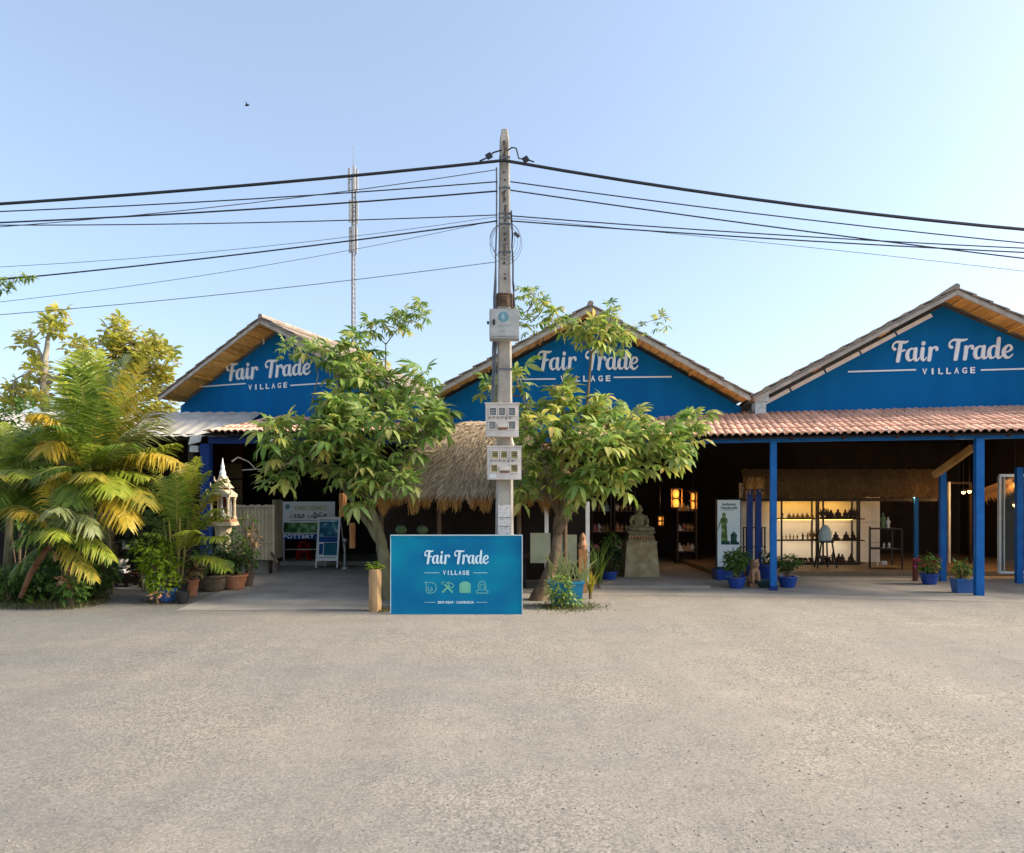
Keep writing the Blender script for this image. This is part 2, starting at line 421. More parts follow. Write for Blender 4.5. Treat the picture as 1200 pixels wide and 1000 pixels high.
def script_word(word, fr, x0, y0, sx, sy, name, m, parent, depth=.03):
    """brush-script letters standing proud of a wall; every letter a mesh of its own"""
    o, e, up, n = fr
    x = x0
    for ch in word:
        adv, strokes = GLYPH[ch]
        mb = MB()
        for si, st in enumerate(strokes):
            q = [(x + (a + SHEAR * b) * sx, y0 + b * sy, wd) for a, b, wd in spline(st)]
            s = (sx + sy) / 2
            q = [(a, b, wd * s) for a, b, wd in q]
            # round ends
            def cap(p, pn):
                dx, dy = p[0] - pn[0], p[1] - pn[1]; k = math.hypot(dx, dy) or 1
                return [(p[0] + dx / k * p[2] * t, p[1] + dy / k * p[2] * t, p[2] * f) for t, f in ((.25, .86), (.42, .55), (.5, .1))]
            q = list(reversed(cap(q[0], q[1]))) + q + cap(q[-1], q[-2])
            L, Rr = ribbon(q)
            d1 = depth + si * .0021
            k = len(L)
            pts = [o + e * a + up * b + n * d1 for a, b in L] + [o + e * a + up * b + n * d1 for a, b in Rr]
            bk = [o + e * a + up * b + n * .001 for a, b in L] + [o + e * a + up * b + n * .001 for a, b in Rr]
            f = []
            for i in range(k - 1):
                f.append((i, k + i, k + i + 1, i + 1))
                f.append((i, i + 1, 2 * k + i + 1, 2 * k + i))
                f.append((k + i + 1, k + i, 3 * k + i, 3 * k + i + 1))
            mb.add(pts + bk, f)
        mb.build(name, m, parent)
        x += adv * sx
_dg = None
def text_mesh(body, size, extrude=.006, offset=0.0, spacing=1.0):
    cu = bpy.data.curves.new('lettering', 'FONT')
    cu.body = body; cu.size = size; cu.extrude = extrude; cu.offset = offset; cu.space_character = spacing
    cu.align_x = 'CENTER'; cu.align_y = 'CENTER'; cu.resolution_u = 3
    ob = bpy.data.objects.new('lettering_tmp', cu); col.objects.link(ob)
    dg = bpy.context.evaluated_depsgraph_get(); dg.update()
    me = bpy.data.meshes.new_from_object(ob.evaluated_get(dg))
    bpy.data.objects.remove(ob); bpy.data.curves.remove(cu)
    return me
def text(body, fr, cx, cy, wid, hei, name, m, parent, offset=0.0, spacing=1.0, depth=.006, extrude=.004):
    """flat sans lettering fitted to wid x hei, centred at (cx, cy) of a frame"""
    o, e, up, n = fr
    me = text_mesh(body, 1.0, 0.0, offset, spacing)
    xs = [v.co.x for v in me.vertices]; ys = [v.co.y for v in me.vertices]
    if not xs: return None
    kx = wid / (max(xs) - min(xs)); ky = hei / (max(ys) - min(ys))
    mx, my = (max(xs) + min(xs)) / 2, (max(ys) + min(ys)) / 2
    mb = MB()
    mb.add([o + e * (cx + (v.co.x - mx) * kx) + up * (cy + (v.co.y - my) * ky) + n * depth for v in me.vertices], [tuple(p.vertices) for p in me.polygons])
    bpy.data.meshes.remove(me)
    ob = mb.build(name, m, parent)
    return ob
UP = Vector((0, 0, 1))
def plane_frame(p, ang):
    """vertical plane through p whose left end recedes by ang degrees: e runs right along it, n faces the viewer"""
    a = R(ang)
    e = Vector((math.cos(a), -math.sin(a), 0)); n = Vector((-math.sin(a), -math.cos(a), 0))
    return (Vector(p), e, UP, n)
def on_plane(fr, u, v):
    """where the line of sight of a photo pixel meets the plane, as plane coordinates"""
    o, e, up, n = fr
    d = Vector(((u - 600) / F, 1, -(v - H) / F)); c = Vector((0, 0, EYE))
    t = (o - c).dot(n) / d.dot(n)
    q = c + d * t - o
    return q.dot(e), q.dot(up)

# ------------------------------------------------------------------ ground
def ground_mat():
    m = bpy.data.materials.new('gravel_yard'); m.use_nodes = True
    n, l = m.node_tree.nodes, m.node_tree.links
    b = n['Principled BSDF']; b.inputs['Roughness'].default_value = .95; b.inputs['Specular IOR Level'].default_value = .15
    tc = n.new('ShaderNodeTexCoord')
    def noise(sc, det, vec=None, rough=.6):
        q = n.new('ShaderNodeTexNoise'); q.inputs['Scale'].default_value = sc; q.inputs['Detail'].default_value = det; q.inputs['Roughness'].default_value = rough
        l.new(vec or tc.outputs['Object'], q.inputs['Vector']); return q.outputs[0]
    def ramp(src, a, b2, p0, p1):
        r = n.new('ShaderNodeValToRGB'); r.color_ramp.elements[0].color = (*a, 1); r.color_ramp.elements[1].color = (*b2, 1)
        r.color_ramp.elements[0].position = p0; r.color_ramp.elements[1].position = p1
        l.new(src, r.inputs[0]); return r.outputs[0]
    def mix(f, a, b2, mode='MIX', fac=None):
        x = n.new('ShaderNodeMix'); x.data_type = 'RGBA'; x.blend_type = mode
        if f is not None: l.new(f, x.inputs[0])
        else: x.inputs[0].default_value = fac
        l.new(a, x.inputs[6]); l.new(b2, x.inputs[7]); return x.outputs[2]
    mp = n.new('ShaderNodeMapping'); mp.inputs['Scale'].default_value = (.22, .55, 1); mp.inputs['Rotation'].default_value = (0, 0, R(-14))
    l.new(tc.outputs['Object'], mp.inputs[0])
    base = ramp(noise(1.1, 5, mp.outputs[0]), (.255, .25, .24), (.325, .295, .26), .30, .72)     # grey packed stone to sandy earth
    fine = ramp(noise(60, 8, rough=.8), (.60, .58, .56), (1.30, 1.29, 1.26), .3, .72)
    c = mix(None, base, fine, 'MULTIPLY', 1.0)
    vo = n.new('ShaderNodeTexVoronoi'); vo.inputs['Scale'].default_value = 75; l.new(tc.outputs['Object'], vo.inputs['Vector'])
    vc = ramp(vo.outputs['Color'], (.62, .62, .62), (1.5, 1.47, 1.42), .1, .92)
    patch = ramp(noise(.5, 3), (0, 0, 0), (1, 1, 1), .45, .62)
    c2 = mix(None, c, vc, 'MULTIPLY', 1.0)
    c = mix(None, c, c2, 'MIX', .45); c = mix(patch, c, c2)
    worn = ramp(noise(2.6, 12, rough=.85), (.84, .845, .85), (1.06, 1.05, 1.03), .36, .58)      # darker damp and worn patches
    c = mix(None, c, worn, 'MULTIPLY', .85)
    spots = ramp(noise(17, 3), (.72, .70, .67), (1, 1, 1), .30, .37)
    c = mix(None, c, spots, 'MULTIPLY', .5)
    sx = n.new('ShaderNodeSeparateXYZ'); l.new(tc.outputs['Object'], sx.inputs[0])
    ax = n.new('ShaderNodeMath'); ax.operation = 'MULTIPLY_ADD'; l.new(noise(.8, 8, rough=.7), ax.inputs[0]); ax.inputs[1].default_value = 7.0; l.new(sx.outputs[0], ax.inputs[2])
    mrg = n.new('ShaderNodeMapRange'); mrg.inputs[1].default_value = -2.5; mrg.inputs[2].default_value = 5.5; l.new(ax.outputs[0], mrg.inputs[0])
    grey = ramp(mrg.outputs[0], (.70, .725, .74), (1.0, .99, .97), 0, 1)                   # crushed grey stone on the left, sandier to the right
    c = mix(None, c, grey, 'MULTIPLY', 1.0)
    # tyre tracks curving in from the right
    mt = n.new('ShaderNodeMapping'); mt.inputs['Rotation'].default_value = (0, 0, R(38)); mt.inputs['Scale'].default_value = (1, .12, 1)
    l.new(tc.outputs['Object'], mt.inputs[0])
    tr = ramp(noise(1.4, 4, mt.outputs[0]), (.91, .91, .912), (1.04, 1.037, 1.035), .34, .62)
    c = mix(None, c, tr, 'MULTIPLY', .8)
    l.new(c, b.inputs['Base Color'])
    bp = n.new('ShaderNodeBump'); bp.inputs['Strength'].default_value = .5; bp.inputs['Distance'].default_value = .012
    ad = n.new('ShaderNodeMath'); ad.operation = 'ADD'
    l.new(noise(75, 8, rough=.75), ad.inputs[0]); l.new(noise(3.0, 4), ad.inputs[1])
    l.new(ad.outputs[0], bp.inputs['Height']); l.new(bp.outputs[0], b.inputs['Normal'])
    return m
M['ground'] = ground_mat()
g = MB(); g.face([(-700, -60, 0), (700, -60, 0), (700, 1200, 0), (-700, 1200, 0)])
g.build('ground', M['ground'], kind='structure')
# paved drive on the left (a sheet on the ground) and the paved strip in front of the arcade
g = MB()
dl = [G(438, 714), G(205, 716), G(262, 692), G(318, 660), G(440, 658)]
g.face([(p.x, p.y, .004) for p in reversed(dl)])
d = g.build('paved_drive', M['concrete'], kind='structure'); recalc(d)
g = MB()
g.face([(1.15, Yg(697), .004), (4.6, Yg(700), .004), (11.5, Yg(700) - 1.2, .004), (11.5, 24, .004), (1.15, 24, .004)])
g.build('arcade_floor', M['concrete'], kind='structure')
st = MB()
st.box(1.35, 3.55, Yg(690), 13.6, .0, .05); st.build('entrance_step', M['concrete'], kind='structure')

# loose stones on the yard
def pebbles():
    vs, fs = [], []
    base = [(1, 0, 0), (0, 1, 0), (-1, 0, 0), (0, -1, 0), (0, 0, .8)]
    r2 = random.Random(3)
    for i in range(11000):
        Y = 2.6 + 7.0 * r2.random() ** 1.25
        X = (r2.random() * 2 - 1) * (Y * .82 + .6)
        if r2.random() < .35: X = r2.gauss(.2, 1.6); Y = r2.gauss(7.6, 1.1)
        if Y > 9.3 and X < 2: continue
        s = .0035 + .0075 * r2.random() ** 5
        a = r2.random() * 6.28; el = .7 + .6 * r2.random()
        b = len(vs)
        for x, y, z in base:
            xx, yy = x * s * el * (.8 + .4 * r2.random()), y * s * (.8 + .4 * r2.random())
            vs.append((X + xx * math.cos(a) - yy * math.sin(a), Y + xx * math.sin(a) + yy * math.cos(a), z * s * .8 + .0005))
        fs += [(b, b + 1, b + 4), (b + 1, b + 2, b + 4), (b + 2, b + 3, b + 4), (b + 3, b, b + 4)]
    me = bpy.data.meshes.new('gravel'); me.from_pydata(vs, [], fs); me.materials.append(M['pebble'])
    o = bpy.data.objects.new('gravel', me); col.objects.link(o); o['kind'] = 'stuff'
M['pebble'] = leafmat('pebble_stone', [(.15, .14, .128), (.2, .187, .168), (.225, .208, .186), (.19, .165, .14)], 0.0, .95)
pebbles()

# ------------------------------------------------------------------ sheds with gables
def shed(label, fr, tL, tA, tR, zL, zA, zR, wall_z0, over=.5, back=9.0, sky_gap=None, name='shop_shed'):
    """a gabled shed: plane frame fr, left eave / apex / right eave along the plane"""
    o, e, up, n = fr
    root = thing(name, label, 'building', tuple(o))
    def W(t, z, d): return Vector((o.x, o.y, 0)) + e * t + UP * z + n * d
    dz = .10
    # wall
    mb = MB()
    fl = (Vector((o.x, o.y, 0)), e, UP, n)
    gap = .17 if sky_gap else dz
    poly = [(tL + .02, wall_z0), (tR - .02, wall_z0), (tR - .02, zR - dz), (tA, zA - dz - .02), (tL + .02, zL - (gap if sky_gap == 'left' else dz))]
    if sky_gap == 'left': poly.insert(4, (tA - .28, zA - dz - .16)) 
    mb.prism(poly, fl, -.12, 0)
    mb.build('gable_wall', M['wall_blue'], root)
    for side, (t0, z0) in (('l', (tL, zL)), ('r', (tR, zR))):
        sg = -1 if side == 'l' else 1
        L = math.hypot(tA - t0, zA - z0)
        dirv = (e * (t0 - tA) + UP * (z0 - zA)) / L          # down the slope
        nrm = dirv.cross(n) * (1 if side == 'l' else -1)
        if nrm.z < 0: nrm = -nrm
        apx = W(tA, zA, over)
        dep = over + back
        ctr = -n * dep / 2
        # deck
        mb = MB()
        c = apx + dirv * (L / 2) + ctr + nrm * .03
        mb.obox(c, dirv * (L / 2), n * (dep / 2 - .03), nrm * .02)
        mb.build('roof_deck', M['barge'], root)
        # tile courses
        mb = MB(); k = max(8, int(L / .30)); st_ = L / k; r3 = random.Random(int(t0 * 100) + 5)
        for i in range(k):
            a = st_ * i - .03; b2 = st_ * (i + 1) + .03
            tilt = nrm * (.022 + .010 * r3.random())
            q = apx + ctr + nrm * .066 + dirv * ((a + b2) / 2) + nrm * (.012 * r3.random())
            ax = (dirv * (b2 - a) / 2 + tilt * .5)
            mb.obox(q, ax, n * (dep / 2 + .02 * r3.random()), nrm * .010)
        mb.build('roof_tiles', M['roof'], root, kind='stuff')
        # verge board
        mb = MB()
        mb.obox(apx + dirv * (L / 2) - nrm * .03 + n * .012, dirv * (L / 2 + .02), n * .012, nrm * .032)
        mb.build('barge_board', M['barge'], root)
        # soffit boards under the overhang
        kb = int(L / .17)
        for i in range(kb):
            mb = MB()
            s0 = (i + .5) * L / kb
            mb.obox(apx - n * (over / 2 + .02) + dirv * s0 - nrm * (.004 + .012 * (i % 2)), dirv * (L / kb / 2 - .006), n * (over / 2 - .03), nrm * .012)
            mb.build('soffit_board', M['soffit'], root)
    # ridge cap
    mb = MB()
    mb.tube([W(tA, zA + .085, over + .01), W(tA, zA + .085, -back)], .06, 8)
    mb.build('ridge_cap', M['roof'], root)
    # battens that tie the overhang to the wall
    for fr_ in (.32, .66):
        for t0, z0 in ((tL, zL), (tR, zR)):
            mb = MB()
            a = W(tA + (t0 - tA) * fr_, zA + (z0 - zA) * fr_ - .055, over - .05); b = W(tA + (t0 - tA) * fr_, zA + (z0 - zA) * fr_ - .055, .02)
            mb.bar(a, b, .035, .035); mb.build('rafter', M['soffit'], root)
    if sky_gap:  # white strips imitate bright sky seen through a gap under the slope
        t0, z0 = (tL, zL) if sky_gap == 'left' else (tR, zR)
        L = math.hypot(tA - t0, zA - z0); dirv = (e * (t0 - tA) + UP * (z0 - zA)) / L
        pn = Vector((0, 0, 1)) - dirv * dirv.z; pn.normalize()
        for i in range(5):
            a = .30 + (L - .36) * i / 5 + .02; b2 = .30 + (L - .36) * (i + 1) / 5 - .02
            mb = MB(); mb.obox(W(tA, zA, .03) + dirv * ((a + b2) / 2) - pn * (dz + .055), dirv * ((b2 - a) / 2), n * .014, pn * .038)
            mb.build('sky_gap_strip', M['sky_white'], root)
    return root
def gable_sign(root, fr, fair_u, trade_u, base_v, cap_v, vill_u, vill_v, vill_h, lines):
    pf = (fr[0], fr[1], fr[2], fr[3])
    let = sub('sign_lettering', root)
    x0, y0 = on_plane(fr, fair_u, base_v); x1, y1 = on_plane(fr, trade_u, base_v); _, yc = on_plane(fr, (fair_u + trade_u) / 2, cap_v)
    sy = (yc - (y0 + y1) / 2) / .75
    total = script_width('Fair') + .36 + script_width('Trade')
    sx = (x1 - x0) / total
    yb = (y0 + y1) / 2
    script_word('Fair', pf, x0, yb, sx, sy, 'letter', M['ink_white'], let)
    script_word('Trade', pf, x0 + (script_width('Fair') + .36) * sx, yb, sx, sy, 'letter', M['ink_white'], let)
    a, y = on_plane(fr, vill_u[0], vill_v); b, y2 = on_plane(fr, vill_u[1], vill_v)
    _, ya = on_plane(fr, vill_u[0], vill_v - vill_h / 2); _, yb_ = on_plane(fr, vill_u[0], vill_v + vill_h / 2)
    cx, cy = (a + b) / 2, (y + y2) / 2
    wd = (b - a) / 7
    for i, ch in enumerate('VILLAGE'):
        text(ch, pf, a + wd * (i + .5), cy, wd * (.26 if ch == 'I' else .62), ya - yb_, 'letter', M['ink_white'], let, offset=.035, depth=.02)
    for u0, u1, v in lines:
        xa, za = on_plane(fr, u0, v); xb, zb = on_plane(fr, u1, v)
        zb = za
        mb = MB(); mb.prism([(xa, za - .014), (xb, za - .014), (xb, za + .014), (xa, za + .014)], pf, .001, .02)
        mb.build('rule_line', M['ink_white'], let)

def gable_frame(u, v, Y, ang, over, pts):
    """the wall plane behind a roof verge whose apex shows at (u, v) and depth Y; pts: verge pixels -> (t, z)"""
    ap = P(u, v, Y)
    f0 = plane_frame((ap.x, ap.y, 0), ang)
    vp = (f0[0], f0[1], f0[2], f0[3])
    out = [on_plane(vp, *q) for q in pts]
    o = Vector((ap.x, ap.y, 0)) - f0[3] * over
    return (o, f0[1], UP, f0[3]), ap.z, out
TH = .10                                  # tiles stand this far above the roof line
# right shed
frR, zA, ((tL, zL),) = gable_frame(1121, 335, 12.4, 9.6, .55, [(884, 461)])
shR = shed('rightmost blue gabled shop shed whose white lettering is fully in view', frR, tL, 0.0, -tL, zL - TH, zA - TH, zL - TH, 3.20, over=.55, sky_gap='left')
gable_sign(shR, frR, 1043, 1187, 422.5, 398.5, (1078.5, 1144), 435, 7.2, [(993.6, 1073, 436), (1149, 1228, 434)])
# middle shed
frM, zA, ((tR, zR), (tL, zL)) = gable_frame(692, 355, 13.15, 3, .55, [(879, 460), (508, 455)])
shM = shed('middle blue gabled shop shed rising behind the concrete pole and the right tree', frM, tL, 0.0, tR, zL - TH, zA - TH, zR - TH, 2.75, over=.55)
gable_sign(shM, frM, 628.6, 748.4, 434, 411.5, (655, 717), 444, 7, [(588, 651, 445), (719, 787, 442.5)])
# left shed, a little further back and turned
frL, zA, ((tL, zL), (tR, zR)) = gable_frame(305, 370, 14.9, 20, .62, [(186, 462), (360, 398)])
zR2 = zA + (zR - zA) / tR * 3.6
shL = shed('leftmost blue gabled shop shed partly behind the left tree', frL, tL, 0.0, 3.6, zL - TH, zA - TH, zR2 - TH, 3.2, over=.62, back=3.2, sky_gap='right')
gable_sign(shL, frL, 265, 365, 443, 423, (290.5, 338.5), 453, 6.2, [(232, 288, 453.8), (341, 388, 452)])
# thin conduit on the left gable
mb = MB(); x, z = on_plane(frL, 310, 391); z2 = on_plane(frL, 310, 404)[1]
o_, e_, _, n_ = frL
mb.tube([o_ + e_ * x + UP * (z - o_.z) + n_ * .03, o_ + e_ * x + UP * (z2 - o_.z) + n_ * .03], .02, 6)
mb.build('conduit', M['dirty_white'], shL)
# gutter pipe in the valley between middle and right sheds
mb = MB(); mb.box(4.74, 4.95, 13.30, 13.5, 3.25, 3.55); mb.box(4.70, 5.0, 13.28, 13.52, 3.5, 3.62)
mb.build('valley_drain', M['steel'], shR)

# ------------------------------------------------------------------ tiled arcade roofs
def tile_mesh(wd, ln):
    mb = MB(); k = 6; rows = ((0, .0), (1, 0.0))
    th = .012
    up_, lo_ = [], []
    for j in (0, 1):
        for i in range(k + 1):
            a = math.pi * i / k
            x = -math.cos(a) * wd * .5; z = math.sin(a) * wd * .36
            mb.v.append(Vector((x, ln * (j - .5), z + (.02 if j == 0 else 0.0))))
    for i in range(k):
        mb.f.append((i, i + 1, k + 1 + i + 1, k + 1 + i)); mb.m.append(0)
    b = len(mb.v)
    for i in range(k + 1):                       # thickness at the lower end
        p = mb.v[i]; mb.v.append(Vector((p.x * .8, p.y, p.z - .018)))
    for i in range(k):
        mb.f.append((b + i, b + i + 1, i + 1, i)); mb.m.append(0)
    return mb
def arcade(root, p0, p1, zf, depth, rise, n_to_back, wd=.125, rows=5, hip=None, limit=300, part='tile'):
    p0, p1 = Vector(p0), Vector(p1)
    e = (p1 - p0); L = e.length; e.normalize()
    nb = Vector(n_to_back).normalized()
    sl = (nb * depth + UP * rise); SL = sl.length; sl.normalize()
    nr = e.cross(sl).normalized()
    nc = int(L / wd); ln = SL / rows + .07
    me = tile_mesh(wd, ln).mesh('tile', M['tile'])
    Rm = Matrix((e, sl, nr)).transposed().to_4x4()
    roof = sub('tiled_roof', root)
    rest = MB(); r4 = random.Random(11); count = 0
    rowL = SL / rows
    for i in range(nc):
        for j in range(rows):
            s = (j + .5) * rowL
            if hip and (i + .5) * wd < hip * (s / SL): continue
            c = Vector((0, 0, 0)) + p0 + UP * zf + e * ((i + .5) * wd) + sl * s + nr * (.006 * j + .006 * r4.random())
            Mx = Matrix.Translation(c) @ Rm @ Matrix.Rotation((r4.random() - .5) * .04, 4, 'Z')
            if count < limit:
                inst(part, me, roof, Mx); count += 1
            else:
                rest.add([Mx @ v.co for v in me.vertices], [tuple(p.vertices) for p in me.polygons])
    if rest.v: rest.build('roof_tiles', M['tile'], roof, kind='stuff')
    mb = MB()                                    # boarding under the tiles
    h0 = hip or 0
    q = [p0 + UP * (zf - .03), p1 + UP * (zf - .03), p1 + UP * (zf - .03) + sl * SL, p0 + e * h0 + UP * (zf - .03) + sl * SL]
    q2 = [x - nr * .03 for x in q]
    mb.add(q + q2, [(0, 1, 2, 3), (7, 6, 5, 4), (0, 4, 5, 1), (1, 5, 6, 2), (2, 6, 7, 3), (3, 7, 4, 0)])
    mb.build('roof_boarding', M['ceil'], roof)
    return roof, e, nb, sl, SL, nr

# front line of the right arcade, from the middle of the scene to beyond the right edge
def lineR(X): return 12.87 - .198 * X          # post line: Y at X
aX0, aX1 = 1.15, 10.6
nbR = Vector((.194, .981, 0))
roofR, eR, nbR, slR, SLR, nrR = arcade(shR, (aX0, lineR(aX0) - .20, 0), (aX1, lineR(aX1) - .20, 0), 2.70, 1.95, .60, nbR)
def blue_post(root, u, vb, vt, wpx, m='post_blue', name='porch_post', Y=None):
    Yp = Y or Yg(vb)
    b = P(u, vb, Yp); wd = wpx * Yp / F
    t = EYE - (vt - H) * Yp / F
    mb = MB(); mb.obox((b.x, Yp, (max(b.z, 0) + t) / 2), eR * wd / 2, nbR * wd / 2, UP * (t - max(b.z, 0)) / 2)
    return mb.build(name, M[m], root)
blue_post(shR, 906, 692, 514, 7)
mb = MB(); p_ = P(906, 692, Yg(692)); mb.obox((p_.x, p_.y, .04), eR * .065, nbR * .065, UP * .04); mb.build('post_shoe', M['navy'], shR)
blue_post(shR, 1147, 698, 514, 8.4)
blue_post(shR, 1104.5, 681, 548, 6.2, Y=13.3)
blue_post(shR, 1073.5, 668, 575, 4)
blue_post(shR, 1194, 684, 548, 6.5)
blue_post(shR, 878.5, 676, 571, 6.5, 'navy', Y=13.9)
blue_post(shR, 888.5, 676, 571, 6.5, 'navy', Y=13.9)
blue_post(shR, 1345, 702, 514, 9)
# fascia beam and the dark beam over it
mb = MB()
a = Vector((aX0, lineR(aX0), EYE - (509 - H) * lineR(aX0) / F)); b = Vector((aX1, lineR(aX1), 0))
zb = 2.645
a.z = zb; b.z = zb
mb.bar(a, b, .09, .10); mb.build('fascia_beam', M['post_blue'], shR)
mb = MB(); a2, b2 = a + nbR * .5 + UP * .07, b + nbR * .5 + UP * .07
mb.bar(a2, b2, .08, .16); mb.build('purlin', M['dark_wood'], shR)
for i in range(12):
    x = aX0 + .4 + i * .82
    p = Vector((x, lineR(x) - .16, 2.655)); q = p + slR * (SLR - .1)
    mb = MB(); mb.bar(p, q, .045, .09); mb.build('rafter', M['dark_wood'], shR)
# roof hooks under the tile edge
for u in (917.5, 978, 1040, 1160):
    mb = MB(); p = P(u, 505, 11.35); mb.tube([p + Vector((0, 0, .07)), p, p + Vector((.02, 0, -.03))], .008, 5); mb.build('hook', M['steel'], shR)

# ------------------------------------------------------------------ inside the right shed
mb = MB()
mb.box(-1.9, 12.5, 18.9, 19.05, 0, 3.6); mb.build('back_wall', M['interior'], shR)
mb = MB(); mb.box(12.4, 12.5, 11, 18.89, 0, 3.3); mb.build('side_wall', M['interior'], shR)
mb = MB(); mb.box(-1.9, 12.39, 13.95, 18.89, 3.15, 3.2); mb.build('sky_block_ceiling', M['ceil'], shR)  # flat ceiling added to keep sky light out of the hall
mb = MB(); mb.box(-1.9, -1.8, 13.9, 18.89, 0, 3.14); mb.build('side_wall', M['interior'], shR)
# raised inner floor
fl = MB()
x0 = P(838, 676, 14.2).x
fl.box(x0, 12.3, 14.15, 18.88, .006, .10); fl.build('inner_floor', mat('brown_floor_tile', (.17, .115, .065), (.24, .165, .10), 2, .5, .05), kind='structure')
# cream display wall: plank courses
YW = 16.2
xw0, xw1 = P(868, 600, YW).x, P(1031, 600, YW).x
zt = EYE - (566 - H) * YW / F
cw = MB(); cw.box(xw0, xw1, YW + .03, YW + .12, .1, zt); cw.build('display_wall', M['cream_wall'], shR)
n_c = 4
for i in range(n_c):
    zz0 = .1 + (zt - .1) * i / n_c; zz1 = .1 + (zt - .1) * (i + 1) / n_c
    mb = MB(); mb.box(xw0, xw1, YW, YW + .028, zz0 + .004, zz1 - .004); mb.build('wall_panel', M['cream_wall'], shR)
# brown thatch valance above it (a bundle slung under a beam) and its upper dark board
mb = MB()
zv0, zv1 = EYE - (583 - H) * 15.4 / F, EYE - (550 - H) * 15.4 / F
xv0, xv1 = P(868, 580, 15.4).x, P(1100, 580, 15.4).x
prof = []
for i in range(9):
    t = i / 8
    prof.append((zv0 + (zv1 - zv0) * t, 15.4 - .22 * math.sin(math.pi * (.15 + .85 * t)) ))
nx = 40
for i in range(nx):
    for j in range(8):
        xa, xb = xv0 + (xv1 - xv0) * i / nx, xv0 + (xv1 - xv0) * (i + 1) / nx
        f = lambda x, q: Vector((x, q[1] + .02 * math.sin(x * 9), q[0] + .012 * math.sin(x * 23)))
        mb.face([f(xa, prof[j]), f(xb, prof[j]), f(xb, prof[j + 1]), f(xa, prof[j + 1])])
mb.build('thatch_valance', M['valance'], shR)
st_ = MB(); r5 = random.Random(5)
for i in range(700):
    x = xv0 + (xv1 - xv0) * r5.random(); z = zv0 + (zv1 - zv0) * (r5.random() * .9 + .05)
    y = 15.4 - .24 * math.sin(math.pi * (.15 + .85 * (z - zv0) / (zv1 - zv0))) - .01
    l = .10 + .15 * r5.random(); a = (r5.random() - .5) * .9
    d = Vector((math.sin(a), -.03, -math.cos(a))); s = Vector((.004, 0, .002))
    p = Vector((x, y, z))
    st_.face([p - s, p + s, p + d * l + s * .3, p + d * l - s * .3])
st_.build('straw', M['straw_brown'], shR, kind='stuff')
mb = MB(); mb.box(xv0, xv1, 15.45, 15.6, zv0 - .09, zv0 - .01); mb.build('valance_rail', M['dark_wood'], shR)
# capital-like thatch knots on the pair of navy posts
for u in (878.5, 888.5):
    mb = MB(); p = P(u, 571, 13.85)
    r6 = random.Random(int(u))
    for i in range(70):
        a = r6.random() * 6.28; z = (r6.random() - .35) * .32
        q = p + Vector((math.cos(a) * .11, math.sin(a) * .09, z)); d = Vector((math.cos(a) * .06, math.sin(a) * .05, -.05 - .09 * r6.random()))
        s = Vector((-math.sin(a), math.cos(a), 0)) * .018
        mb.face([q - s, q + s, q + d])
    mb.lathe(p + UP * -.04, [(.06, 0), (.09, .06), (.08, .14), (.04, .22)], 10)
    mb.build('post_head', M['thatch_gold'], shR)
# honey wood brace across the corner
mb = MB(); a = P(1095, 557, 13.0); b = P(1141, 524, 12.3); mb.bar(a, b, .10, .11); mb.build('brace', M['oak'], shR)
# warm lamps under the valance (lit in the photograph)
def warm_lamp(u, v, Y, r, label, e=10):
    p = P(u, v, Y)
    t = thing('hanging_lamp', label, 'lamp', tuple(p), 'warm lamps under the arcade roof')
    mb = MB(); mb.ball(p, r, r, r * 1.1, 10); mb.build('bulb', M['lamp_warm'], t, smooth=True)
    mb = MB(); mb.lathe(p + UP * r * .8, [(r * 1.7, -.02), (r * 1.2, r * .9), (r * .4, r * 1.5)], 12, cap=False); mb.build('lamp_shade', M['bronze'], t)
    mb = MB(); mb.tube([p + UP * r * 2, p + UP * (3.1 - p.z)], .005, 5); mb.build('cord', M['black_metal'], t)
    l = bpy.data.lights.new('lamp_glow', 'POINT'); l.energy = e; l.color = (1, .58, .22); l.shadow_soft_size = r
    lo = bpy.data.objects.new('lamp_glow', l); lo.location = (0, -.12, -.12); lo.parent = t; col.objects.link(lo)
warm_lamp(1063, 577, 15.6, .05, 'small glowing lamp just left of the thin blue inner post', 9)
warm_lamp(1129, 577, 15.3, .035, 'left one of two small lamps behind the big right porch post', 5)
warm_lamp(1136, 576, 15.3, .035, 'right one of two small lamps behind the big right porch post', 5)
warm_lamp(1190, 568, 13.9, .05, 'glowing lamp above the glass sliding doors', 14)
warm_lamp(1190, 592, 14.6, .045, 'pale lamp lower down behind the sliding glass doors', 6)
# thatch tuft over the sliding doors
mb = MB(); r6 = random.Random(9)
for i in range(420):
    u = 1152 + 36 * r6.random(); t = (u - 1152) / 36
    p = P(u, 578 - 14 * t + 4 * r6.random(), 13.8 + .1 * r6.random()); d = Vector(((r6.random() - .75) * .3, -.05, -.05 - .16 * r6.random()))
    s = Vector((.006, 0, .006)); mb.face([p - s, p + s, p + d])
for a, b in (((1152, 577), (1190, 562)),):
    mb.bar(P(*a, 13.95), P(*b, 13.95), .12, .12)
mb.build('thatch_tuft', M['thatch_gold'], shR)

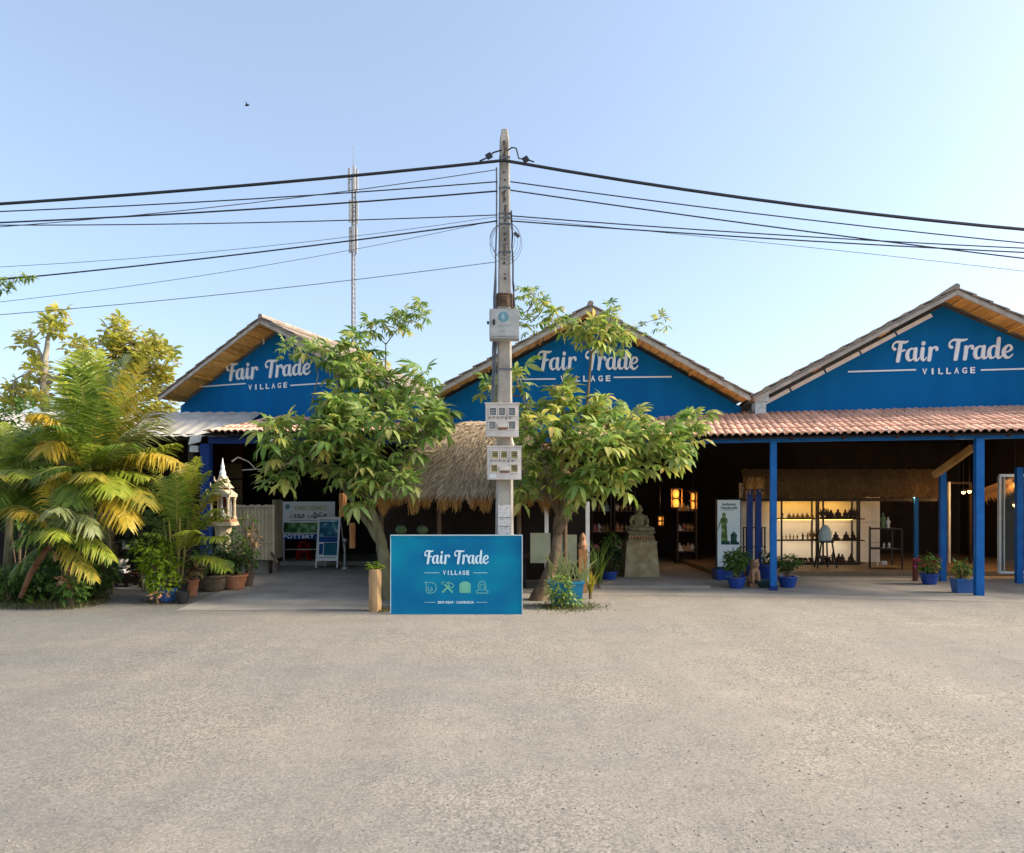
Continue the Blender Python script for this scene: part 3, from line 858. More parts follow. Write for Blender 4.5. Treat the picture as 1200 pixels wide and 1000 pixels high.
# sliding glass doors on the far right
def glass():
    m = bpy.data.materials.new('door_glass'); m.use_nodes = True
    n, l = m.node_tree.nodes, m.node_tree.links
    gl = n.new('ShaderNodeBsdfGlossy'); gl.inputs['Roughness'].default_value = .03; gl.inputs[0].default_value = (.35, .38, .4, 1)
    tr = n.new('ShaderNodeBsdfTransparent'); tr.inputs[0].default_value = (.75, .8, .8, 1)
    fr = n.new('ShaderNodeFresnel'); mx = n.new('ShaderNodeMixShader')
    l.new(fr.outputs[0], mx.inputs[0]); l.new(tr.outputs[0], mx.inputs[1]); l.new(gl.outputs[0], mx.inputs[2]); l.new(mx.outputs[0], n['Material Output'].inputs[0])
    return m
M['glass'] = glass()
drt = thing('sliding_door', 'white framed glass sliding doors at the far right under the arcade', 'glass door', tuple(P(1171, 677, 13.7)))
yd = 13.7
for u, wd in ((1171, 2.4), (1177, 1.0), (1230, 3)):
    mb = MB(); x = P(u, 600, yd + (u - 1171) * -.004).x; mb.box(x - wd * yd / F / 2, x + wd * yd / F / 2, yd - .03, yd + .03, .11, 2.05); mb.build('door_stile', M['dirty_white'], drt)
x0, x1 = P(1171, 600, yd).x, P(1230, 600, yd).x
mb = MB(); mb.box(x0, x1, yd - .025, yd + .025, .105, .15); mb.build('bottom_rail', M['white'], drt)
mb = MB(); mb.box(x0, x1, yd - .025, yd + .025, 2.05, 2.10); mb.build('top_rail', M['white'], drt)
mb = MB(); mb.box(x0 + .03, x1 - .03, yd - .004, yd + .004, .15, 2.05); mb.build('glass_pane', M['glass'], drt)
dr2 = thing('open_doorway', 'thin pale door jambs in the dark opening behind the porch', 'door jamb', tuple(P(1112, 660, 16)))
for u in (1112, 1137):
    mb = MB(); p = P(u, 660, 16.); mb.box(p.x - .022, p.x + .022, 15.97, 16.03, .1, 2.0); mb.build('jamb', M['dirty_white'] if u == 1112 else M['dark_wood'], dr2)
mb = MB(); mb.box(P(1112, 600, 16).x + .023, P(1137, 600, 16).x - .023, 15.98, 16.02, 1.95, 2.0); mb.build('lintel', M['dark_wood'], dr2)

# ------------------------------------------------------------------ left arcade, its neighbour roof and what hangs there
YL = 13.6
zL_ = EYE - (507 - H) * YL / F
pL0 = P(236, 507, YL); pL1 = Vector((-1.3, YL - .05, 0))
roofL, eL, nbL, slL, SLL, nrL = arcade(shL, (pL0.x, YL, 0), pL1, zL_, 1.9, .50, (0, 1, 0), hip=.95, limit=200)
mb = MB()                                    # hip end, tiles joined
for i in range(9):
    for j in range(5):
        t0 = i / 9; 
        a = Vector((pL0.x, YL, zL_ + .03)); c = Vector((pL0.x, YL + 1.9, zL_ + .03)); top = Vector((pL0.x + .95, YL + 1.9, zL_ + .53))
        k0, k1 = j / 5, (j + 1) / 5
        q0 = a.lerp(c, i / 9); q1 = a.lerp(c, (i + 1) / 9)
        f = lambda q, k: q + (top - c) * min(k, (q.y - YL) / 1.9)
        mb.face([f(q0, k0), f(q0, k1), f(q1, k1) + UP * .02, f(q1, k0) + UP * .02])
mb.build('hip_tiles', M['tile'], roofL, kind='stuff')
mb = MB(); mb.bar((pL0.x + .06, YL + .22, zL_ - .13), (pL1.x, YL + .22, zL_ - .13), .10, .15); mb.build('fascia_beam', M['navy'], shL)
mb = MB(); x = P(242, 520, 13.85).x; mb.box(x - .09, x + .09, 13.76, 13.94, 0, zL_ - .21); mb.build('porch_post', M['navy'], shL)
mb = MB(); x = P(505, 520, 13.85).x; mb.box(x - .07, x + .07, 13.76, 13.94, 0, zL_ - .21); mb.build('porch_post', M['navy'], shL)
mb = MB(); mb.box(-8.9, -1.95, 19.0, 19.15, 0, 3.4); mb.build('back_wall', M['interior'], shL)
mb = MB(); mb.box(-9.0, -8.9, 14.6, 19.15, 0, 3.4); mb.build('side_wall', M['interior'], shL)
mb = MB(); mb.box(-8.9, -1.95, 15.6, 18.99, 3.0, 3.05); mb.build('sky_block_ceiling', M['ceil'], shL)  # added likewise, shuts sky light out of the left shed
# dark boarding and the mustard panels seen over the shrine
x0, x1 = P(258, 0, 16.6).x, P(283.5, 0, 16.6).x
for va, vb in ((543.5, 560.5), (562.5, 572), (573, 590), (591, 640)):
    mb = MB(); mb.box(x0, x1, 16.6, 16.66, EYE - (vb - H) * 16.6 / F, EYE - (va - H) * 16.6 / F); mb.build('wall_panel', M['yellow_board'], shL)
mb = MB(); mb.box(P(246, 0, 16.7).x, P(284, 0, 16.7).x, 16.68, 16.74, 0, 2.95); mb.build('wall_panel', M['dark_red'], shL)
# low sill along the front of the dark workshop
mb = MB(); mb.box(P(328, 0, 16.4).x, P(440, 0, 16.4).x, 16.4, 18.9, .006, .10); mb.build('workshop_floor', M['concrete'], kind='structure')

t = thing('tube_light', 'unlit white fluorescent tube hung under the left arcade beam', 'tube light', tuple(P(330, 518, 13.4)))
mb = MB(); mb.tube([P(314, 518, 13.4), P(346, 518.5, 13.4)], .018, 8); mb.build('tube', M['lamp_tube'], t)
mb = MB(); mb.bar(P(314, 516, 13.43), P(346, 516.5, 13.43), .03, .03); mb.build('batten', M['white'], t)
for u in (318, 342):
    mb = MB(); mb.tube([P(u, 516, 13.43), P(u, 508, 13.43)], .004, 4); mb.build('wire', M['black_metal'], t)

# neighbour's lean-to with the pale metal roof behind the palms
root = thing('open_shed', 'open lean-to with a pale corrugated metal roof behind the yellow palms', 'shed', (-7.6, 14.4, 0))
xa, xb = -13.5, P(283, 0, 14.4).x
n = 90
mb = MB()
def tinz(x, t, i): return EYE - ((511 - 28 * t) - H) * (13.75 + 1.9 * t) / F + .014 * math.sin(i * math.pi / 1.5)
for i in range(n):
    x0_, x1_ = xa + (xb - xa) * i / n, xa + (xb - xa) * (i + 1) / n
    mb.face([(x0_, 13.75, tinz(0, 0, i)), (x1_, 13.75, tinz(0, 0, i + 1)), (x1_, 15.65, tinz(0, 1, i + 1)), (x0_, 15.65, tinz(0, 1, i))])
    mb.face([(x0_, 13.75, tinz(0, 0, i) - .012), (x0_, 15.65, tinz(0, 1, i) - .012), (x1_, 15.65, tinz(0, 1, i + 1) - .012), (x1_, 13.75, tinz(0, 0, i + 1) - .012)])
    mb.face([(x0_, 13.75, tinz(0, 0, i)), (x0_, 13.75, tinz(0, 0, i) - .012), (x1_, 13.75, tinz(0, 0, i + 1) - .012), (x1_, 13.75, tinz(0, 0, i + 1))])
mb.build('metal_roof', M['tin'], root)
for x in (-13.2, -10.6, -8.2, P(225, 0, 13.9).x):
    mb = MB(); mb.box(x - .06, x + .06, 13.85, 13.97, 0, 2.9); mb.build('post', M['dark_wood'], root)
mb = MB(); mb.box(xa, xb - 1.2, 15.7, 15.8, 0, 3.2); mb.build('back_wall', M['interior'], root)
mb = MB(); mb.box(xa, P(232, 0, 13.9).x, 13.84, 13.96, 2.80, 2.92); mb.build('beam', M['dark_wood'], root)
mb = MB(); p = P(229, 515, 13.7); mb.obox(p, (.12, 0, .03), (0, .01, 0), (.02, 0, .08)); mb.build('gutter_end', M['dirty_white'], root)
mb = MB(); p = P(228, 527, 13.8); mb.box(p.x - .10, p.x + .07, 13.8, 13.88, p.z - .05, p.z + .08); mb.build('light_box', M['dirty_white'], root)

# ------------------------------------------------------------------ bamboo fence
YF = 14.6
root = thing('bamboo_fence', 'pale bamboo slat fence beside the shrine with a slanting end panel', 'fence', tuple(P(300, 658, YF)))
r7 = random.Random(17)
zb0, zt0 = EYE - (657 - H) * YF / F, EYE - (592 - H) * YF / F
u = 262.0
while u < 318:
    wpx = 3.6 + r7.random() * 1.4
    xa_, xb_ = P(u, 0, YF).x, P(u + wpx - .25, 0, YF).x
    mb = MB(); zt_ = zt0 + (r7.random() - .5) * .03
    k = 5
    poly = [(xa_ + (xb_ - xa_) * i / k, YF - .016 * math.sin(math.pi * i / k) - .004 * r7.random()) for i in range(k + 1)]
    vs = [(x, y, zb0 + .02 * r7.random()) for x, y in poly] + [(x, y, zt_) for x, y in poly] + [(xb_, YF + .01, zb0), (xa_, YF + .01, zb0), (xb_, YF + .01, zt_), (xa_, YF + .01, zt_)]
    K = k + 1
    fs = [(i, i + 1, K + i + 1, K + i) for i in range(k)] + [tuple(range(K, 2 * K)) + (2 * K + 2, 2 * K + 3), (k, 2 * K, 2 * K + 2, K + k), (0, K, 2 * K + 3, 2 * K + 1)]
    mb.add(vs, fs); mb.build('slat', M['bamboo'], root)
    u += wpx
for v, h in ((594, .045), (636, .035)):
    p, q = P(261, v, YF - .035), P(319, v - .5, YF - .035)
    mb = MB(); mb.bar(p, q, .02, h); mb.build('rail', M['bamboo'], root)
# side return running back from the corner
c0, c1 = P(319.5, 658, YF), P(331, 655, 15.6)
for i in range(9):
    t0, t1 = i / 9, (i + .93) / 9
    a = c0.lerp(c1, t0); b = c0.lerp(c1, t1)
    mb = MB(); zt_ = zt0 + .10 + r7.random() * .03
    mb.obox(((a.x + b.x) / 2, (a.y + b.y) / 2, (zb0 + zt_) / 2), ((b.x - a.x) / 2, (b.y - a.y) / 2, 0), (.008, -.004, 0), (0, 0, (zt_ - zb0) / 2))
    mb.build('slat', M['bamboo'], root)
mb = MB(); mb.tube([P(318, 648, YF - .1), P(325, 660, 14.0)], .03, 7); mb.build('stay', M['bark'], root)
for u in (266, 292, 317):
    mb = MB(); p = P(u, 650, YF + .05); mb.box(p.x - .03, p.x + .03, YF + .02, YF + .08, 0, zt0 - .05); mb.build('fence_post', M['dark_wood'], root)
mb = MB(); mb.box(P(255, 0, YF).x, P(320, 0, YF).x, YF + .1, YF + .3, 0, zb0 - .01); mb.build('kerb', M['concrete'], root)

# ------------------------------------------------------------------ pottery board, A-frame, stool, lamp stand
YB = 16.2
root = thing('advertising_board', 'wide white pottery board on legs with forest photo and Khmer lettering', 'sign board', tuple(P(362, 657, YB)))
def rect(u0, v0, u1, v1, Y, d, th=.01):
    a, b = P(u0, v1, Y), P(u1, v0, Y)
    mb = MB(); mb.box(a.x, b.x, Y - d - th, Y - d, a.z, b.z); return mb
rect(330.5, 588, 393, 632, YB, 0, .04).build('board', M['white'], root)
rect(333, 612.5, 391, 624.5, YB, .041, .004).build('forest_photo', M['print_forest'], root)
rect(331.5, 625.5, 392, 632, YB, .041, .004).build('blue_strip', M['print_blue'], root)
def pxframe(Y): return (Vector((0, Y, 0)), Vector((1, 0, 0)), UP, Vector((0, -1, 0)))
def pxtext(body, u0, u1, v0, v1, Y, d, m, root, off=0.0, sp=1.0):
    a, b = P(u0, v1, Y), P(u1, v0, Y)
    return text(body, pxframe(Y - d), (a.x + b.x) / 2, (a.z + b.z) / 2, b.x - a.x, b.z - a.z, 'lettering', M[m], root, off, sp)
pxtext('POTTERY', 333, 369, 626.3, 631.0, YB, .046, 'ink_white', root, .03, 1.15)
pxtext('CLASS', 373, 391, 626.3, 631.0, YB, .046, 'ink_white', root, .03, 1.15)
pxtext('KHMER CERAMICS', 346, 383, 592.5, 598, YB, .041, 'ink_lime', root, .03)
pxtext('សាលា សេរ៉ាមិក', 339.5, 383.5, 600.5, 607.5, YB, .041, 'ink_black', root, .03)
rect(341, 609.6, 372, 610.6, YB, .041, .003).build('small_print', M['ink_grey'], root)
mb = MB(); p = P(337, 594, YB - .041)
for a in range(5):
    an = a * 1.2566; q = p + Vector((math.cos(an) * .035, -.002 - .0015 * a, math.sin(an) * .035))
    mb.lathe(q, [(.002, 0)], 4) if False else mb.face([q + Vector((math.cos(an + k * 1.047) * .032, 0, math.sin(an + k * 1.047) * .032)) for k in range(6)])
mb.build('leaf_emblem', M['ink_teal'], root)
for u in (333, 391):
    mb = MB(); p = P(u, 632, YB); b = P(u, 657, YB); mb.box(p.x - .018, p.x + .018, YB - .036, YB, b.z, p.z); mb.build('leg', M['steel'], root)
mb = MB(); mb.bar(P(333, 644, YB - .02), P(391, 644, YB - .02), .02, .02); mb.build('brace', M['steel'], root)

YA = 15.4
root = thing('sandwich_board', 'narrow white framed blue A-board standing before the pottery board', 'sign board', tuple(P(385, 664, YA)))
lean = .22
def AP(u, v, d=0.0):                         # a point on the leaning face
    k = (664 - v) / 57.0
    p = P(u, v, YA + lean * k); n_ = Vector((0, -1, .16)).normalized(); return p + n_ * d
def aquad(u0, v0, u1, v1, d, sk=2.6):
    f = lambda u, v: AP(u + sk * (664 - v) / 57.0 - 1.3, v, d)
    mb = MB(); a, b, c, e = f(u0, v1), f(u1, v1), f(u1, v0), f(u0, v0)
    bk = Vector((0, .012, 0)); mb.add([a, b, c, e, a + bk, b + bk, c + bk, e + bk], [(0, 1, 2, 3), (7, 6, 5, 4), (0, 4, 5, 1), (1, 5, 6, 2), (2, 6, 7, 3), (3, 7, 4, 0)])
    return mb
aquad(372, 607.5, 397, 657.5, 0).build('board', M['white'], root)
aquad(373.6, 609, 395.4, 629, .006).build('photo_print', M['print_teal'], root)
aquad(373.6, 629.2, 395.4, 635.5, .006).build('title_band', M['print_blue'], root)
aquad(379.8, 636, 395.4, 651, .006).build('photo_print', M['print_teal_dark'], root)
aquad(374.3, 637.5, 379, 650, .006).build('photo_print', M['print_blue'], root)
aquad(374.5, 653, 394.5, 653.9, .006).build('small_print', M['ink_teal'], root)
aquad(374, 610.2, 394, 611.4, .012).build('headline', M['ink_ice'], root)
for u in (371.8, 396.6):
    mb = MB(); mb.bar(AP(u - 1.6, 665.5), AP(u + 2.0, 607), .028, .03); mb.build('leg', M['white'], root)
    mb = MB(); q = AP(u + 2.0, 607) + Vector((0, .03, 0)); mb.bar(Vector((q.x, YA + .75, 0)), q, .025, .025); mb.build('leg', M['white'], root)
mb = MB(); mb.bar(AP(372, 606.8), AP(400, 606.8), .03, .03); mb.build('top_rail', M['white'], root)

YS = 17.4
def stool(u, vb, vt, Y, wpx, label):
    b = P(u, vb, Y); h = (vb - vt) * Y / F; wd = wpx * Y / F / 2
    root = thing('plastic_stool', label, 'stool', tuple(b))
    z0 = b.z
    mb = MB(); mb.lathe((b.x, Y, z0 + h - .05), [(wd * .80, 0), (wd * .80, .035), (wd * .72, .05), (.03, .046)], 16); mb.build('seat', M['red'], root)
    for sx, sy in ((-1, -1), (1, -1), (-1, 1), (1, 1)):
        mb = MB(); a = Vector((b.x + sx * wd * .55, Y + sy * wd * .55, z0 + h - .04)); c = Vector((b.x + sx * wd * .92, Y + sy * wd * .92, z0))
        mb.bar(a, c, .075, .04); mb.build('leg', M['red'], root)
    mb = MB()
    for sx, sy, ex, ey in ((-1, -1, 1, -1), (-1, 1, 1, 1), (-1, -1, -1, 1), (1, -1, 1, 1)):
        mb.bar((b.x + sx * wd * .74, Y + sy * wd * .74, z0 + h * .5), (b.x + ex * wd * .74, Y + ey * wd * .74, z0 + h * .5), .02, .05)
    mb.build('leg_ring', M['red'], root)
    return root
stool(356.5, 658.2, 634, 16.9, 15, 'red plastic stool under the wide white pottery board')

YP = 15.6
p = P(404, 661, YP); root = thing('floor_lamp_stand', 'slim grey pedestal stand with a round head right of the A-board', 'stand', (p.x, YP, 0))
mb = MB(); mb.lathe((p.x, YP, 0.006), [(.10, 0), (.09, .03), (.035, .06), (.026, .55), (.04, .58)], 14); mb.build('column', M['steel'], root, smooth=False)
mb = MB(); mb.ball((p.x, YP, EYE - (633.5 - H) * YP / F), .065, .065, .06, 12); mb.build('round_head', M['steel'], root, smooth=True)
# bark log planters hung from the tree's limb
def hanging_log(u0, u1, v0, v1, Y, label, m):
    p = P((u0 + u1) / 2, v0, Y); root = thing('hanging_log', label, 'log planter', tuple(p), 'bark logs hung under the left tree')
    rr = (u1 - u0) * Y / F / 2; b = P((u0 + u1) / 2, v1, Y)
    mb = MB(); pts = [b.lerp(p, i / 5) for i in range(6)]
    mb.tube(pts, [rr * (1 + .06 * math.sin(i * 2.1)) for i in range(6)], 9); mb.build('log', M[m], root)
    mb = MB(); 
    for s in (-1, 1): mb.tube([p + Vector((s * rr * .7, 0, 0)), p + UP * .45], .006, 5)
    mb.build('wire', M['black_metal'], root)
hanging_log(397.5, 406.5, 578, 605.5, 12.6, 'upper orange bark log hanging right of the pottery board', 'log_orange')
hanging_log(409.5, 416.5, 613, 642.5, 12.6, 'lower orange bark log hanging beside the grey stand', 'log_orange')

# ------------------------------------------------------------------ concrete utility pole with boxes
YPo = 9.95
root = thing('utility_pole', 'tall tapered concrete utility pole standing behind the blue sign', 'utility pole', (P(591, 700, YPo).x, YPo, 0))
def pole_x(v): return 591 + (v - 153) * -.0 + (0.5 if v < 400 else 0)
zt = EYE - (153 - H) * YPo / F
hw0, hw1 = 11.5 * YPo / F, 5.6 * YPo / F           # half widths: foot, top
xp = P(591.3, 0, YPo).x
mb = MB(); nseg = 40
secs = []
for i in range(nseg + 1):
    t = i / nseg; z = zt * t; h = hw0 + (hw1 - hw0) * t
    k = 1.0
    if t > .985: k = .88
    if i == nseg: k = .62
    ch = .25 * h
    secs.append([Vector((xp + a * k, YPo + b * k, z)) for a, b in ((-h + ch, -h), (h - ch, -h), (h, -h + ch), (h, h - ch), (h - ch, h), (-h + ch, h), (-h, h - ch), (-h, -h + ch))])
for i in range(nseg):
    for k in range(8):
        mb.face([secs[i][k], secs[i][(k + 1) % 8], secs[i + 1][(k + 1) % 8], secs[i + 1][k]])
mb.face(secs[-1])
mb.build('shaft', M['pole'], root)
def pole_h(z): return hw0 + (hw1 - hw0) * z / zt
mb = MB()
for v in (170, 178, 185, 205, 214, 222, 228, 236, 262, 270, 277, 284, 300, 306, 311, 324, 329):
    z = EYE - (v - H) * YPo / F; y = YPo - pole_h(z) - .001; s = .009 + .006 * ((v * 7) % 3) / 2
    mb.box(xp - s + .004 * ((v % 5) - 2), xp + s + .004 * ((v % 5) - 2), y - .003, y + .02, z - s, z + s * 1.3)
mb.build('bolt_hole', mat('rusty_hole', (.05, .035, .028), (.10, .075, .06), 9, .9), root, kind='stuff')
# dark rust runs and a dark patch of old cable at v 340-360
mb = MB(); z0, z1 = EYE - (362 - H) * YPo / F, EYE - (346 - H) * YPo / F
r8 = random.Random(4)
for i in range(9):
    z = z0 + (z1 - z0) * (i + .5) / 9; hh = pole_h(z) + .012
    mb.tube([(xp + hh * math.cos(a) * 1.15, YPo + hh * math.sin(a) * 1.15, z + .02 * r8.random()) for a in [k * math.pi / 5 for k in range(11)]], .012, 5, cap=False)
mb.build('wire_wrap', mat('rusty_wire', (.08, .045, .03), (.14, .09, .06), 9, .8), root)
for v in (187, 223, 253, 258, 265, 298, 434):
    z = EYE - (v - H) * YPo / F; hh = pole_h(z) + .004
    mb = MB(); mb.box(xp - hh, xp + hh, YPo - hh, YPo + hh, z - .012, z + .012); mb.build('steel_band', M['cable_grey'], root)
# stained drips
mb = MB()
for v0, v1, dx, wd in ((170, 190, .01, .03), (226, 240, .0, .03), (243, 262, .01, .022), (288, 303, .005, .02)):
    z0, z1 = EYE - (v1 - H) * YPo / F, EYE - (v0 - H) * YPo / F; y0, y1 = YPo - pole_h(z0) - .003, YPo - pole_h(z1) - .003
    m_ = 6; L_ = []; R_ = []
    for i in range(m_ + 1):
        t = i / m_; o_ = (r8.random() - .5) * .03
        L_.append((xp + dx + o_ - wd * (.5 + .5 * r8.random()), y0 + (y1 - y0) * t, z0 + (z1 - z0) * t)); R_.append((xp + dx + o_ + wd * (.4 + .5 * r8.random()), y0 + (y1 - y0) * t, z0 + (z1 - z0) * t))
    for i in range(m_): mb.face([L_[i], R_[i], R_[i + 1], L_[i + 1]])
mb.build('rust_stain', mat('rust_stain', (.11, .075, .055), (.2, .15, .12), 12, .95), root)
# pasted notices low on the shaft
for va, vb in ((592, 606), (607, 616), (617, 626)):
    a, b = EYE - (vb - H) * YPo / F, EYE - (va - H) * YPo / F; hh = pole_h((a + b) / 2)
    mb = MB(); mb.box(xp - hh * .72, xp + hh * .70, YPo - hh - .006, YPo - hh - .002, a, b); mb.build('pasted_notice', M['print_paper'], root)
# conduits clipped to the sides
mb = None
for dx, v0, v1, r_, m_ in ((-.145, 200, 470, .012, 'cable_grey'), (-.17, 290, 470, .009, 'cable_grey'), (-.195, 330, 500, .008, 'cable_grey'), (.135, 250, 362, .012, 'cable'), (.15, 300, 362, .008, 'cable_grey'), (-.12, 512, 524, .02, 'meter'), (.12, 512, 524, .02, 'meter'), (-.155, 395, 475, .014, 'cable_grey')):
    a, b = EYE - (v1 - H) * YPo / F, EYE - (v0 - H) * YPo / F
    mb = MB(); pts = [(xp + dx * (1 - .25 * k / 8) + .006 * math.sin(k * 2.3 + dx * 90), YPo - .09 + .004 * math.sin(k * 1.7), a + (b - a) * k / 8) for k in range(9)]
    mb.tube(pts, r_, 6); mb.build('conduit', M[m_], root)

def boxthing(name, label, u0, v0, u1, v1, dep, m, hood=.0):
    y1 = YPo - pole_h(2.5) - .02
    Yf = y1 - dep
    a, b = P(u0, v1, Yf), P(u1, v0, Yf)
    root = thing(name, label, 'electrical box', ((a.x + b.x) / 2, y1, a.z))
    mb = MB(); mb.box(a.x, b.x, Yf, y1, a.z, b.z); mb.build('housing', M[m], root)
    return root, Yf, a, b
bx, Yf, a, b = boxthing('cabinet', 'grey white cabinet with a round teal emblem high on the pole', 573.5, 362, 608.5, 396.5, .20, 'cabinet')
mb = MB(); mb.box(a.x + .015, b.x - .015, Yf - .012, Yf - .002, a.z + .03, b.z - .02); mb.build('door', M['cabinet'], bx)
mb = MB(); c = P(590, 371.5, Yf - .013); 
mb.face([c + Vector((.075 * math.cos(k * math.pi / 10), 0, .075 * math.sin(k * math.pi / 10))) for k in range(20)])
mb.build('round_emblem', M['ink_teal'], bx)
mb = MB(); c = P(589.5, 371, Yf - .016)
mb.face([c + Vector((x * .05, 0, z * .05)) for x, z in ((0, 1.15), (-.5, .3), (-.62, -.25), (-.35, -.8), (.1, -.9), (.5, -.5), (.45, .1))])
mb.build('drop_mark', mat('pale_teal_print', (.28, .42, .46), None, 5, .5), bx)
for u0, u1, v0, v1 in ((583, 600, 381, 382.4), (586.5, 592.5, 387.3, 388.5)):
    mb = MB(); p, q = P(u0, v1, Yf), P(u1, v0, Yf); mb.box(p.x, q.x, Yf - .014, Yf - .0125, p.z, q.z); mb.build('small_print', M['ink_grey'], bx)
mb = MB(); p = P(579, 378, Yf); mb.box(p.x - .015, p.x + .015, Yf - .035, Yf - .0125, p.z - .035, p.z + .035); mb.build('latch', M['black_metal'], bx)
mb = MB(); p = P(573, 377, Yf); mb.box(p.x - .03, p.x, Yf + .05, Yf + .08, p.z - .02, p.z + .02); mb.build('hinge', M['black_metal'], bx)

def meter_box(label, u0, v0, u1, v1, gm, extra):
    bx, Yf, a, b = boxthing('meter_box', label, u0, v0, u1, v1, .16, 'meter')
    bx['group'] = 'meter boxes strapped to the pole'
    wd, ht = u1 - u0, v1 - v0
    for k, (fx, fy) in enumerate(((.13, .13), (.40, .13), (.70, .13), (.11, .55), (.70, .55))):
        ua, ub = u0 + wd * fx, u0 + wd * (fx + .185); va, vb = v0 + ht * fy, v0 + ht * (fy + .22)
        p, q = P(ua, vb, Yf), P(ub, va, Yf)
        mb = MB()                             # frame round each window
        t = .012
        for X0, X1, Z0, Z1 in ((p.x - t, q.x + t, q.z, q.z + t), (p.x - t, q.x + t, p.z - t, p.z), (p.x - t, p.x, p.z, q.z), (q.x, q.x + t, p.z, q.z)):
            mb.box(X0, X1, Yf - .016, Yf - .001, Z0, Z1)
        w_ = mb.build('meter_window', M['meter'], bx)
        mb = MB(); mb.box(p.x, q.x, Yf - .007, Yf - .001, p.z, q.z); mb.build('pane', M[gm], w_)
        mb = MB()
        for j in range(2): mb.box(p.x + .015, q.x - .015, Yf - .009, Yf - .0075, p.z + (q.z - p.z) * (.3 + .32 * j), p.z + (q.z - p.z) * (.42 + .32 * j))
        mb.build('dial_mark', M['ink_grey'] if gm == 'glass_dark' else M['dark'], w_)
    mb = MB(); r9 = random.Random(int(v0))
    for i in range(6):
        uu = u0 + wd * (.12 + .125 * i); p = P(uu, v0 + ht * .43, Yf); mb.box(p.x - .014, p.x + .014, Yf - .006, Yf - .001, p.z - .006 - .012 * r9.random(), p.z + .01)
    mb.build('breaker_row', mat('grey_switch_' + ('upper' if v0 < 500 else 'lower'), (.22, .19, .18), None, 5, .5), bx)
    p, q = P(u0 + wd * .36, v0 + ht * .72, Yf), P(u0 + wd * .66, v0 + ht * .60, Yf)
    mb = MB(); mb.box(p.x, q.x, Yf - .03, Yf - .001, p.z, q.z); mb.build('label_plate', M['meter'], bx)
    p, q = P(u0 + wd * .38, v0 + ht * .80, Yf), P(u0 + wd * .64, v0 + ht * .74, Yf)
    mb = MB(); mb.box(p.x, q.x, Yf - .006, Yf - .001, p.z, q.z); mb.build('label_strip', M['rachis_red'], bx)
    if extra:
        p, q = P(u0 + wd * .06, v0 + ht * .95, Yf), P(u0 + wd * .25, v0 + ht * .82, Yf)
        mb = MB(); mb.box(p.x, q.x, Yf - .005, Yf - .001, p.z, q.z); mb.build('sticker', M['banner_white'], bx)
    mb = MB(); mb.box(a.x - .012, b.x + .012, Yf - .014, Yf + .16, b.z, b.z + .018); mb.build('rain_lip', M['meter'], bx)
meter_box('upper pale meter box on the pole with dark windows', 569, 473.5, 608, 511.5, 'glass_dark', False)
meter_box('lower pale meter box on the pole with amber windows', 571, 524, 611, 562, 'glass_amber', True)
root = thing('cable_coil', 'thin coil of spare cable hung round the pole below the wires', 'cable coil', (xp, YPo, EYE - (285 - H) * YPo / F))
mb = MB(); c = Vector((xp + .0, YPo - .13, EYE - (287 - H) * YPo / F))
for k, (rx, rz, dx, dz) in enumerate(((.19, .25, 0, 0), (.18, .22, -.03, .02), (.20, .27, .03, -.01), (.23, .30, .02, -.04))):
    pts = [c + Vector((dx + rx * math.cos(j * math.pi / 14), -.01 * k + .01 * math.sin(j), dz + rz * math.sin(j * math.pi / 14))) for j in range(29)]
    mb.tube(pts, .0035, 5, cap=False)
mb.build('coil', M['cable_grey'], root)
mb = MB(); p = P(603, 273, YPo - .1); mb.bar(p, p + Vector((.06, 0, -.06)), .04, .04); mb.build('splice_box', M['cable'], root)
for s, pts in (('connector wires looping off the left of the pole top', [(588, 176, 0), (578, 179, 0), (571, 185, 0), (562, 189, 0)]), ('connector wires looping off the right of the pole top', [(594, 177, 0), (600, 173, 0), (605, 174, 0), (608, 186, 0), (617, 187, 0), (626, 190, 0)])):
    root = thing('jumper_wire', s, 'wire', tuple(P(pts[0][0], pts[0][1], YPo - .12)))
    mb = MB(); mb.tube([P(u, v, YPo - .14) for u, v, _ in pts], .011, 6); mb.build('wire', M['cable'], root)
    u, v = (573, 183) if 'left' in s else (616, 187)
    mb = MB(); p = P(u, v, YPo - .14); mb.obox(p, (.035, 0, .02), (0, .02, 0), (-.02, 0, .03)); mb.build('clamp', M['cable'], root)
# insulators
for sx, v in ((-1, 199), (-1, 213), (1, 213), (-1, 252), (1, 254)):
    pass

